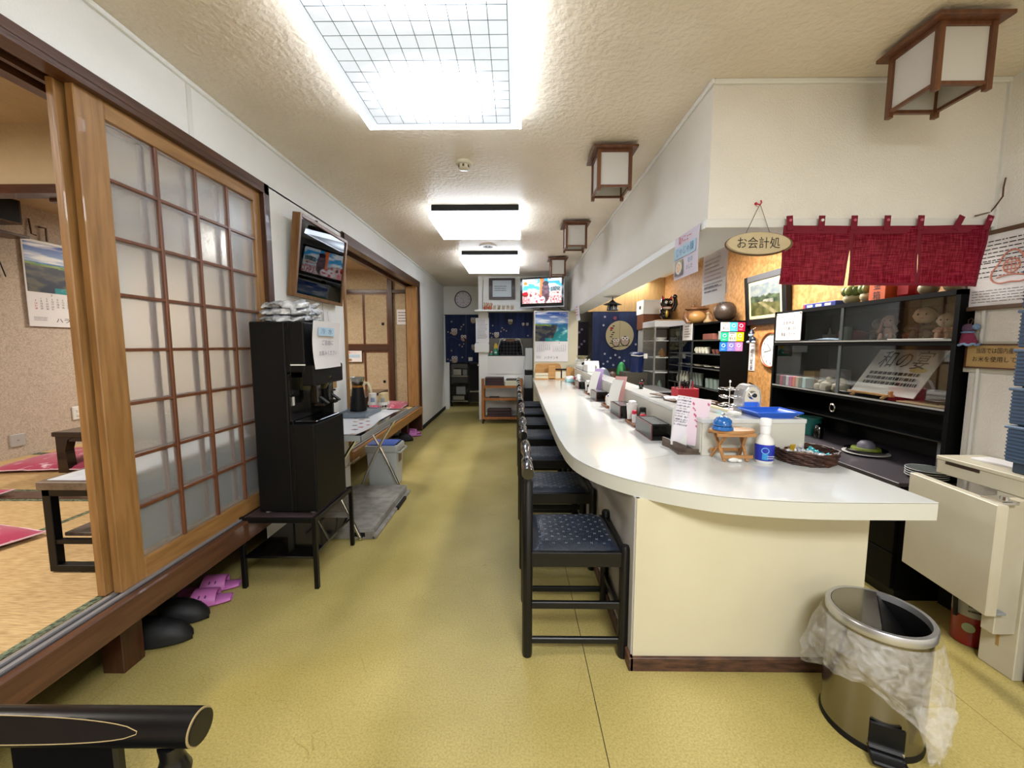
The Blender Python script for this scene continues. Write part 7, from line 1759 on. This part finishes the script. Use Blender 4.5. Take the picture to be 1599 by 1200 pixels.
def bagf(u, v):
    a = 2 * PI * u; drop = .245 + .055 * math.sin(a * 1 + .9) + .03 * math.sin(3 * a) + .035 * max(0, math.cos(a + 1.05)) ** 8 * 3.2
    if -.1 < math.cos(a - PI - .6): drop -= .03
    rad = R + .016 + (.034 * math.sin(v * 2.2) + .020 * v * math.sin(5 * a + 2 * v)) * (1 if v > .03 else 0) + .014 * noise.noise(Vector((math.cos(a) * 5, math.sin(a) * 5, v * 5))) * v
    n = .006 * noise.noise(Vector((math.cos(a) * 14, math.sin(a) * 14, v * 13))) * min(1, v * 3)
    return bc + Vector(((rad + n) * math.cos(a), (rad + n) * math.sin(a), HB - .010 - drop * v + .008 * math.sin(7 * a) * v))
part('liner_bag', MB().sheet(bagf, 120, 40, closed=True), bag, r, smooth=True)
tip = bagf(.88, .8)
def tail(u, v):
    a = 2 * PI * u; w = .050 * (1 - v) + .014; cx = bc + Vector((.055, -.150 - .01 * v, HB - .20 - v * .155))
    return cx + Vector((w * math.cos(a), w * .35 * math.sin(a), .006 * math.sin(3 * a))) + Vector((.005 * noise.noise(Vector((a, v * 6, 1))), 0, 0))
part('bag_corner', MB().sheet(tail, 28, 14, closed=True), bag, r, smooth=True)

# ================================================================ END WALL
r = root('wall_clock', 'round pale clock with a dark thin rim above the navy owl curtain', 'clock', (-1.03, 7.98, 1.99))
c = Vector((-1.03, 8.0, 2.148)); cm2 = Matrix.Rotation(PI / 2, 4, 'X')
part('rim', MB().lathe([(.145, 0), (.162, .004), (.162, .03), (.150, .034), (.147, .02)], c, 40, mtx=cm2), 'navy', r, smooth=True)
part('dial', MB().lathe([(0, .018), (.150, .018)], c, 40, mtx=cm2), mat('dial_lilac', '#DAD5E0', .5), r)
for i in range(12):
    a = i * PI / 6; x, z = c.x + .118 * math.sin(a), c.z + .118 * math.cos(a)
    text('numeral', str(i or 12), .036, (x, c.y - .020, z), '-y', 'ink', r)
part('hand', MB().bar((c.x, c.y - .022, c.z), (c.x - .055, c.y - .022, c.z + .03), .010, .002).bar((c.x, c.y - .023, c.z), (c.x + .02, c.y - .023, c.z - .085), .007, .002), 'ink', r)
lines('dial_print', c + Vector((0, -.0205, -.055)), '-y', .09, .012, 1, 'inkgrey', r)
r = root('owl_noren', 'navy owl curtain filling the doorway at the end of the corridor', 'curtain', (-1.0, 7.95, .93))
noren_cloth(r, -1.38, -.57, .93, 1.845, 7.955, 8, .012)
YG = 7.93
for x, z, s in ((-1.20, 1.52, .12), (-1.20, .985, .12)): owl(r, x, z, s, YG)
owl(r, -1.02, 1.40, .11, YG, mat('owl_rose', '#9A7C74', .8)); owl(r, -.83, 1.74, .10, YG); owl(r, -.82, 1.22, .10, YG)
part('perched_wing', MB().prism([(-1.02, 1.42), (-.93, 1.34), (-.92, 1.30), (-1.0, 1.35)], (0, YG - .001, 0), (1, 0, 0), (0, 0, 1), .001), owlb, r)
blossoms(r, [(-1.32, 1.52), (-1.27, 1.50), (-1.25, 1.72), (-1.06, 1.62), (-1.02, 1.66), (-1.08, 1.57), (-1.10, 1.27), (-1.05, 1.24), (-1.02, 1.29), (-1.26, 1.16), (-1.33, .99), (-1.28, .97), (-1.05, 1.03), (-.72, 1.62)], .016, YG, mat('blossom_beige', '#9A8C7E', .8))
part('branch_print', MB().tube([(-1.33 + .022 * i, YG, 1.40 + .03 * math.sin(i * .45)) for i in range(16)], .003, 4), mat('pale_branch', '#3E4E80', .8), r)
part('care_label', MB().box(-.99 + .06, -.99 + .14, YG - .002, YG, .96, 1.03), 'paper', r)
part('hanging_rod', MB().cyl((-1.40, 7.97, 1.85), (-.56, 7.97, 1.85), .007, n=8), 'black', r)
# scullery rack behind
r = root('storage_rack', 'dark wheeled rack of pots and trays behind the end doorway', 'rack', (-1.0, 8.5, 0))
for x in (-1.36, -.98, -.62): part('rack_post', MB().box(x - .02, x + .02, 8.35, 8.40, .06, 1.1), 'blackm', r)
for z in (.10, .42, .62, .88): part('rack_shelf', MB().box(-1.36, -.98, 8.35, 8.85, z, z + .02), 'steel' if z in (.10, .62) else 'blackm', r)
for z in (.30, .86): part('rack_shelf', MB().box(-.98, -.62, 8.35, 8.85, z, z + .02), 'steel' if z < .5 else 'blackm', r)
part('black_panel', MB().box(-.96, -.64, 8.36, 8.38, .34, .86), 'black', r)
for x, z, w, h, m in ((-1.2, .12, .26, .10, 'steel'), (-1.15, .24, .20, .18, 'grey'), (-1.22, .64, .18, .14, 'steel'), (-1.06, .64, .10, .13, 'grey'), (-.80, .90, .28, .12, 'steel'), (-1.15, .90, .24, .14, 'steel'), (-.82, .32, .22, .10, 'grey')):
    part('pot', MB().box(x - w / 2, x + w / 2, 8.40, 8.75, z + .001, z + h, .012), m, r)
for x in (-1.34, -.64): part('caster', MB().cyl((x - .02, 8.37, .035), (x + .02, 8.37, .035), .035, n=14), 'black', r)
part('price_tag', MB().box(-.80, -.70, 8.345, 8.349, .84, .88), 'white', r)
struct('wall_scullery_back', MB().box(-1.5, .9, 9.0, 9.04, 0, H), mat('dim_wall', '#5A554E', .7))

# papers on the pillar
r = root('notice', 'white printed notice on the pillar left of the serving hatch', 'notice', (-.57, 6.84, 1.30))
part('sheet', MB().sheet(lambda u, v: Vector((-.675 + .22 * u, 6.845 - .01 * math.sin(v * 2), 1.31 + .41 * v)), 4, 6, .001), 'paper', r, smooth=True)
lines('print', (-.565, 6.834, 1.53), '-y', .17, .32, 14, 'inkgrey', r, thick=.3)
r = root('document_sleeve', 'white plastic document holder under the notice on the pillar', 'holder', (-.57, 6.8, 1.14))
part('pocket', MB().box(-.695, -.45, 6.80, 6.845, 1.145, 1.285, .006), 'white', r)
part('papers', MB().box(-.68, -.46, 6.81, 6.835, 1.20, 1.305), 'paper', r)
r = root('cable', 'thin cord running down the wall beside the framed print, with a white plug', 'cord', (-.555, 6.845, 1.84))
part('cord', MB().tube([(-.545, 6.842, 2.36), (-.556, 6.842, 2.1), (-.562, 6.842, 1.84)], .004, 6), 'black', r)
part('plug', MB().box(-.565, -.53, 6.83, 6.85, 2.34, 2.40, .003), 'white', r)
r = root('framed_print', 'small dark wooden frame with a pale printed sheet above the white shelf', 'picture', (-.235, 6.83, 2.015))
fb_ = wood('ribbed_dark_frame', '#3B281E', '#2A1B14', 0, .5)
part('frame_side', MB().box(-.45, -.39, 6.815, 6.848, 2.02, 2.365, .003), fb_, r); part('frame_side', MB().box(-.08, -.02, 6.815, 6.848, 2.02, 2.365, .003), fb_, r)
part('frame_side', MB().box(-.39, -.08, 6.815, 6.848, 2.02, 2.06, .003), fb_, r); part('frame_side', MB().box(-.39, -.08, 6.815, 6.848, 2.33, 2.365, .003), fb_, r)
part('sheet', MB().box(-.39, -.08, 6.828, 6.84, 2.06, 2.33), mat('pale_blue_paper', '#BCC6CC', .6), r)
lines('print', (-.235, 6.8275, 2.20), '-y', .25, .10, 3, 'inkgrey', r, thick=.4)
fr_m = [mat('fig_a', '#A8583C', .5), mat('fig_b', '#B8A88C', .5), mat('fig_c', '#8A7A48', .5), mat('fig_d', '#B09478', .5)]
labs = ['red and white cat figurine at the left end of the high shelf', 'dark red cat figurine beside the leftmost one on the high shelf', 'ivory cat figurine third along the high shelf', 'olive backed cat figurine on the high shelf, under the framed print', 'tan cat figurine right of the olive one on the high shelf', 'ivory cat figurine second from the right on the high shelf', 'last tan cat figurine on the right of the high shelf row']
for i in range(7):
    x = -.50 + .072 * i; s = 1.25 if i < 2 else .85; m = fr_m[(0, 0, 1, 2, 3, 1, 3)[i]]
    r = root('cat_figurine', labs[i], 'figurine', (x, 6.70, 1.835), group='cat figurines on the high shelf')
    c = Vector((x, 6.70, 1.8355))
    part('body', MB().ell(c + Vector((0, 0, .028 * s)), (.028 * s, .022 * s, .028 * s), 12), m, r, smooth=True)
    part('head', MB().ell(c + Vector((0, -.008, .068 * s)), (.024 * s, .021 * s, .020 * s), 12), fr_m[1], r, smooth=True)
    for q in (-1, 1): part('ear', MB().cyl(c + Vector((q * .014 * s, -.008, .083 * s)), c + Vector((q * .018 * s, -.008, .102 * s)), .008 * s, .001, 6), m, r)
    part('paw', MB().tube([c + Vector((.022 * s, -.01, .045 * s)), c + Vector((.03 * s, -.015, .085 * s))], .007 * s, 6), m, r)

# television
def tvpic(x, y):
    sky = mixc(L3('#6FC3E8'), L3('#1E97D8'), y); n = fb(x * 4, y * 5, 2)
    c = mixc(sky, L3('#F2F6FA'), max(0, min(1, (n + .12) * 3 if y > .55 else (n + .3) * 1.6)))
    if .72 < x < .98 and y < .68 - .25 * abs(x - .86) and y > .45: c = mixc(L3('#2E4650'), L3('#A8B4B8'), max(0, fb(x * 30, y * 30) + .2))
    if y < .45 + .05 * math.sin(x * 9): c = mixc(L3('#D9C9C2'), L3('#8C3A3A'), max(0, min(1, fb(x * 16, y * 14, 7) * 2 + .25)))
    if .70 < x and y < .30: c = mixc(L3('#A82A32'), L3('#E8E2E0'), max(0, min(1, .5 + 1.5 * fb(x * 40, y * 10, 3))))
    if .45 < x < .56 and y > .30: c = mixc(L3('#E8803A'), L3('#B8552A'), (x - .45) * 8)
    d = ((x - .60) / .10) ** 2 + ((y - .45) / .42) ** 2
    if d < 1 and y < .86: c = mixc(L3('#4A3038'), L3('#7A5A66'), max(0, fb(x * 9, y * 9) + .3))
    if ((x - .60) / .075) ** 2 + ((y - .80) / .10) ** 2 < 1: c = L3('#2B1A20')
    if ((x - .42) / .17) ** 2 + ((y - .16) / .15) ** 2 < 1: c = mixc(L3('#F0ECEC'), L3('#C83A50'), max(0, min(1, fb(x * 12, y * 12, 4) * 3 - .2)))
    if ((x - .07) / .085) ** 2 + ((y - .38) / .10) ** 2 < 1: c = L3('#D81828') if y > .36 else L3('#6A2A22')
    if ((x - .10) / .11) ** 2 + ((y - .12) / .17) ** 2 < 1: c = mixc(L3('#E8B8B8'), L3('#C8404A'), .5 + fb(x * 20, y * 20))
    if x < .16 and y > .74: c = L3('#F0F2E8') if ((x - .08) / .05) ** 2 + ((y - .83) / .07) ** 2 > 1 else L3('#C9792A')
    if y > .90 and (x < .32 or x > .66): c = mixc(c, L3('#F4F6F8'), .8)
    if x > .70 and .33 < y < .37: c = L3('#BFE0F0')
    return c
r = root('television', 'black television with a silver edge showing a bright outdoor scene, high in the corner', 'television', (.39, 6.40, 1.80))
A = Vector((.065, 6.50, 1.865)); Bv = Vector((.72, 6.27, 1.865)); tu = (Bv - A).normalized(); tv_ = Vector((0, 0, 1)); tnn = tu.cross(tv_)
TW = (Bv - A).length; TH = .445
part('case', MB().prism([(0, 0), (TW, 0), (TW, TH), (0, TH)], A - tnn * .05, tu, tv_, .05), 'blackg', r)
part('silver_edge', MB().prism([(0, -.014), (TW, -.014), (TW, 0), (0, 0)], A - tnn * .05, tu, tv_, .056).prism([(TW, -.014), (TW + .008, -.014), (TW + .008, TH), (TW, TH)], A - tnn * .05, tu, tv_, .056), 'alu', r)
picture('screen', tvpic, A + tu * (TW / 2) + tv_ * (TH / 2 + .012) , (tu, tv_), TW - .07, TH - .075, 110, 74, SCREEN, r, .001)
part('rear_bulge', MB().prism([(.12, .06), (TW - .12, .06), (TW - .12, TH - .08), (.12, TH - .08)], A - tnn * .12, tu, tv_, .07), 'black', r)
part('stand_neck', MB().cyl((.40, 6.46, 1.806), (.40, 6.44, 1.87), .03, n=14), 'blackg', r)
part('stand_foot', MB().cyl((.40, 6.53, 1.801), (.40, 6.53, 1.808), .14, n=28), 'blackg', r)
part('cable', MB().tube([(.62, 6.5, 1.90), (.70, 6.46, 1.83), (.78, 6.5, 1.81), (.82, 6.6, 1.806)], .006, 6), 'black', r, smooth=True)
calendar('wall_calendar', 'coast photograph calendar on the cream end block above the counter', (.552, 6.425, 1.405), '-y', .525, .795)
# hatch: curtain, things, person behind
r = root('hatch_curtain', 'dark navy owl curtain behind the serving hatch', 'curtain', (-.10, 7.02, 1.36))
noren_cloth(r, -.475, .275, 1.385, 1.815, 7.03, 38, .014, False, mat('navy_cloth_dim', '#10183A', .85, var=('#1E2C58', 3, (5, 5, .5))))
YH = 7.006
owl(r, -.335, 1.44, .085, YH); owl(r, -.10, 1.66, .08, YH, mat('owl_olive', '#6B6450', .8)); owl(r, .12, 1.62, .045, YH); owl(r, .19, 1.62, .045, YH)
blossoms(r, [(-.44, 1.47), (-.40, 1.46), (-.24, 1.56), (-.21, 1.53), (-.26, 1.50), (-.17, 1.51), (-.40, 1.60), (.20, 1.43), (-.42, 1.40)], .013, YH, mat('blossom_beige', '#9A8C7E', .8))
r = root('spray_bottle', 'green spray bottle with a yellow trigger on the hatch sill', 'spray bottle', (-.345, 6.93, 1.10))
c = Vector((-.345, 6.92, 1.0975))
part('bottle_body', MB().lathe([(0, 0), (.045, 0), (.048, .03), (.042, .075), (.014, .105), (.012, .12), (0, .12)], c, 20), mat('green_bottle', '#1E7A5A', .3), r, smooth=True)
part('trigger_head', MB().prism([(-.03, .0), (.03, 0), (.03, .05), (.012, .09), (-.012, .09), (-.03, .05)], c + Vector((0, .01, .11)), (1, 0, 0), (0, 0, 1), .02), mat('yellow_plastic', '#B89A10', .4), r)
part('label', MB().box(c.x - .02, c.x + .02, c.y - .049, c.y - .046, c.z + .035, c.z + .055), 'paper', r)
r = root('flower_cup', 'small aqua cup of red flowers at the left of the hatch sill', 'cup', (-.425, 6.93, 1.10))
part('cup_body', MB().lathe([(0, 0), (.026, 0), (.034, .035), (0, .035)], (-.425, 6.92, 1.0975), 16), mat('aqua_cup', '#5FA890', .4), r, smooth=True)
for i in range(5): part('flower', MB().ell((-.425 + .016 * math.cos(i * 1.3), 6.92 + .012 * math.sin(i * 1.3), 1.15 + .006 * (i % 2)), (.014, .014, .013), 8), 'inkred' if i < 4 else 'white', r)
solo('whiteboard', MB().sheet(lambda u, v: Vector((-.475 + .62 * u - .03 * u * (1 - v), 6.842 - .004 * math.sin(u * 3), .785 + .300 * v - .0 * u)), 8, 2, .006), 'white', 'white board leaning under the serving hatch behind the cart', 'board', smooth=True)
# cart with trays
r = root('serving_cart', 'orange-brown wooden serving cart with dark trays at the end wall', 'cart', (-.22, 6.62, 0))
cw_ = wood('cart_wood', '#8A5424', '#73431A', 2, .4)
for x in (-.535, .085):
    for y in (6.50, 6.74): part('post', MB().box(x - .022, x + .022, y - .016, y + .016, .07, .735 if y < 6.6 else .60, .003), cw_, r)
for z in (.60, .40, .09):
    part('shelf_board', MB().box(-.52, .07, 6.51, 6.74, z - .006, z + .006), 'sill', r)
    part('shelf_rail', MB().box(-.515, .065, 6.484, 6.50, z - .02, z + .02, .002), cw_, r)
for x in (-.535, .085):
    for y in (6.50, 6.74): part('caster', MB().cyl((x - .012, y, .028), (x + .012, y, .028), .028, n=14).box(x - .01, x + .01, y - .01, y + .01, .03, .075), 'black', r)
part('white_tag', MB().box(.03, .08, 6.481, 6.484, .075, .10), 'white', r)
plum = mat('plum_lacquer', '#2A1418', .4)
for j in range(4): solo('lacquer_tray', MB().box(-.50, -.20, 6.50, 6.72, .607 + .036 * j, .607 + .036 * j + .034, .005), plum, ['lowest plum tray of the stack', 'second plum tray of the stack', 'third plum tray of the stack', 'topmost plum tray of the stack'][j] + ' at the top left of the wooden cart', 'tray', 'plum trays on top of the cart')
solo('letter_tray', MB().box(-.18, .12, 6.50, 6.74, .607, .70, .008), mat('ivory_box', '#A9A692', .5), 'ivory flat box on the right of the cart top', 'box')
solo('dark_folder', MB().box(-.16, .10, 6.51, 6.73, .7005, .722, .003), plum, 'dark folder lying on the ivory box', 'folder')
for j in range(3): solo('lacquer_tray', MB().box(-.47, -.08, 6.53, 6.71, .0965 + .045 * j, .0965 + .045 * j + .043, .006), plum, ['lowest dark tray on the bottom shelf of the cart', 'middle dark tray on the bottom shelf of the cart', 'top dark tray on the bottom shelf of the cart'][j], 'tray', 'dark trays on the bottom shelf of the cart')
solo('black_pouch', MB().box(-.44, -.28, 6.53, 6.70, .4065, .425, .004), 'black', 'flat black pouch on the middle shelf of the cart', 'pouch')
r = root('paper_bin', 'grey bins stacked on a dark stand between the cart and the counter', 'bin', (.20, 6.70, 0))
part('dark_stand', MB().box(.13, .272, 6.58, 6.82, .0, .56, .004), 'black', r)
part('lower_bin', MB().box(.135, .268, 6.60, 6.80, .56, .78, .012), 'grey', r)
part('upper_bin', MB().box(.15, .27, 6.60, 6.80, .86, 1.22, .012), 'lgrey', r)
part('bin_gap', MB().box(.14, .268, 6.61, 6.79, .78, .86), 'black', r)

# ---- person behind the hatch, seen from behind
def skin_mesh(name, joints, edges, root_i, m, parent, lv=2):
    me = bpy.data.meshes.new(name); off = OFF[parent.name]
    me.from_pydata([Vector(j[:3]) - off for j in joints], edges, []); me.materials.append(M[m] if isinstance(m, str) else m)
    o = bpy.data.objects.new(name, me); COL.objects.link(o); o.parent = parent; OFF[o.name] = off
    sk = o.modifiers.new('skin', 'SKIN'); sk.use_smooth_shade = True
    for i, j in enumerate(joints):
        rx = j[3]; ry = j[4] if len(j) > 4 else j[3]
        me.skin_vertices[0].data[i].radius = (rx, ry)
    me.skin_vertices[0].data[root_i].use_root = True
    ss_ = o.modifiers.new('sub', 'SUBSURF'); ss_.levels = lv; ss_.render_levels = lv
    return o
P = root('person', 'person in a dark checked shirt with white shoulder straps seen from behind in the hatch', 'person', (-.115, 7.85, 0))
px, py = -.115, 7.85
J = [(px, py, .86, .14, .10), (px, py, 1.02, .125, .09), (px, py, 1.20, .15, .10), (px, py, 1.32, .15, .085), (px, py, 1.385, .055, .055), (px, py + .01, 1.44, .05, .05), (px, py + .01, 1.52, .080, .088), (px, py + .01, 1.60, .060, .066),
     (px - .17, py, 1.315, .055, .055), (px - .215, py + .02, 1.06, .042, .042), (px - .17, py + .20, .98, .032, .032), (px - .13, py + .28, .97, .026, .018),
     (px + .17, py, 1.315, .055, .055), (px + .215, py + .02, 1.06, .042, .042), (px + .17, py + .20, .98, .032, .032), (px + .13, py + .28, .97, .026, .018),
     (px - .085, py, .80, .085, .085), (px - .09, py, .45, .055, .055), (px - .09, py, .09, .038, .038), (px - .09, py + .12, .035, .035, .025),
     (px + .085, py, .80, .085, .085), (px + .09, py, .45, .055, .055), (px + .09, py, .09, .038, .038), (px + .09, py + .12, .035, .035, .025)]
E_ = [(0, 1), (1, 2), (2, 3), (3, 4), (4, 5), (5, 6), (6, 7), (3, 8), (8, 9), (9, 10), (10, 11), (3, 12), (12, 13), (13, 14), (14, 15), (0, 16), (16, 17), (17, 18), (18, 19), (0, 20), (20, 21), (21, 22), (22, 23)]
sk_ = mat('person_skin', '#A9806A', .5)
skin_mesh('body', J, E_, 0, sk_, P)
for s in (-1, 1):
    for k in range(5):
        bx_ = px + s * (.13 - .012 * k + .01); part('finger', MB().tube([(bx_ + s * .012 * (k - 2) * .5, py + .29, .972), (bx_ + s * .011 * (k - 2), py + .325 + .006 * (2 - abs(k - 2)), .965), (bx_ + s * .011 * (k - 2), py + .345 + .006 * (2 - abs(k - 2)), .945)], [.009, .008, .006], 6), sk_, P, smooth=True)
    part('ear', MB().ell((px + s * .083, py + .01, 1.525), (.010, .018, .028), 8), sk_, P, smooth=True)
    part('eye', MB().ell((px + s * .03, py + .092, 1.545), (.012, .006, .007), 8), 'white', P)
part('nose', MB().ell((px, py + .102, 1.515), (.012, .014, .020), 8), sk_, P, smooth=True)
part('mouth', MB().ell((px, py + .094, 1.478), (.022, .005, .005), 8), 'inkpink', P)
def plaid():
    m = mat('plaid_cloth', '#15161C', .85); nt = m.node_tree; b = nt.nodes['Principled BSDF']; tc = nt.nodes.new('ShaderNodeTexCoord'); sp = nt.nodes.new('ShaderNodeSeparateXYZ'); nt.links.new(tc.outputs['Object'], sp.inputs[0])
    acc = []
    for k in (0, 2):
        a = nt.nodes.new('ShaderNodeMath'); a.operation = 'MULTIPLY'; a.inputs[1].default_value = 16; nt.links.new(sp.outputs[k], a.inputs[0])
        f_ = nt.nodes.new('ShaderNodeMath'); f_.operation = 'FRACT'; nt.links.new(a.outputs[0], f_.inputs[0])
        l = nt.nodes.new('ShaderNodeMath'); l.operation = 'LESS_THAN'; l.inputs[1].default_value = .16; nt.links.new(f_.outputs[0], l.inputs[0]); acc.append(l)
    s_ = nt.nodes.new('ShaderNodeMath'); s_.operation = 'ADD'; nt.links.new(acc[0].outputs[0], s_.inputs[0]); nt.links.new(acc[1].outputs[0], s_.inputs[1])
    h_ = nt.nodes.new('ShaderNodeMath'); h_.operation = 'MULTIPLY'; h_.inputs[1].default_value = .5; nt.links.new(s_.outputs[0], h_.inputs[0])
    rr_ = nt.nodes.new('ShaderNodeValToRGB'); rr_.color_ramp.elements[0].color = lin('#15161C'); rr_.color_ramp.elements[1].color = lin('#6A6C74'); nt.links.new(h_.outputs[0], rr_.inputs[0]); nt.links.new(rr_.outputs[0], b.inputs['Base Color'])
    return m
JS = [(px, py, .80, .165, .125), (px, py, 1.02, .150, .115), (px, py, 1.20, .172, .122), (px, py, 1.325, .165, .10), (px, py, 1.375, .075, .07),
      (px - .175, py, 1.315, .068, .068), (px - .22, py + .02, 1.06, .056, .056), (px - .19, py + .13, 1.01, .048, .048), (px + .175, py, 1.315, .068, .068), (px + .22, py + .02, 1.06, .056, .056), (px + .19, py + .13, 1.01, .048, .048)]
skin_mesh('checked_shirt', JS, [(0, 1), (1, 2), (2, 3), (3, 4), (3, 5), (5, 6), (6, 7), (3, 8), (8, 9), (9, 10)], 0, plaid(), P)
JT = [(px, py, .86, .155, .115), (px - .088, py, .79, .10, .10), (px - .09, py, .45, .07, .07), (px - .09, py, .10, .058, .058), (px + .088, py, .79, .10, .10), (px + .09, py, .45, .07, .07), (px + .09, py, .10, .058, .058)]
skin_mesh('trousers', JT, [(0, 1), (1, 2), (2, 3), (0, 4), (4, 5), (5, 6)], 0, 'black', P)
part('hair', MB().ell((px, py - .012, 1.565), (.094, .092, .080), 18), 'ink', P, smooth=True)
part('collar', MB().tube([(px + .085 * math.cos(t), py + .01 - .075 * abs(math.sin(t)), 1.385 + .01 * math.sin(t)) for t in [PI * k / 12 for k in range(13)]], .014, 8), 'white', P, smooth=True)
for s in (-1, 1): part('apron_strap', MB().tube([(px + s * .09, py - .055, 1.395), (px + s * .185, py - .07, 1.37), (px + s * .225, py - .055, 1.25), (px + s * .245, py - .02, 1.08)], [.014, .016, .012, .010], 8), 'white', P, smooth=True)
for s in (-1, 1): part('shoe', MB().ell((px + s * .09, py + .05, .045), (.055, .14, .045), 14), 'black', P, smooth=True)
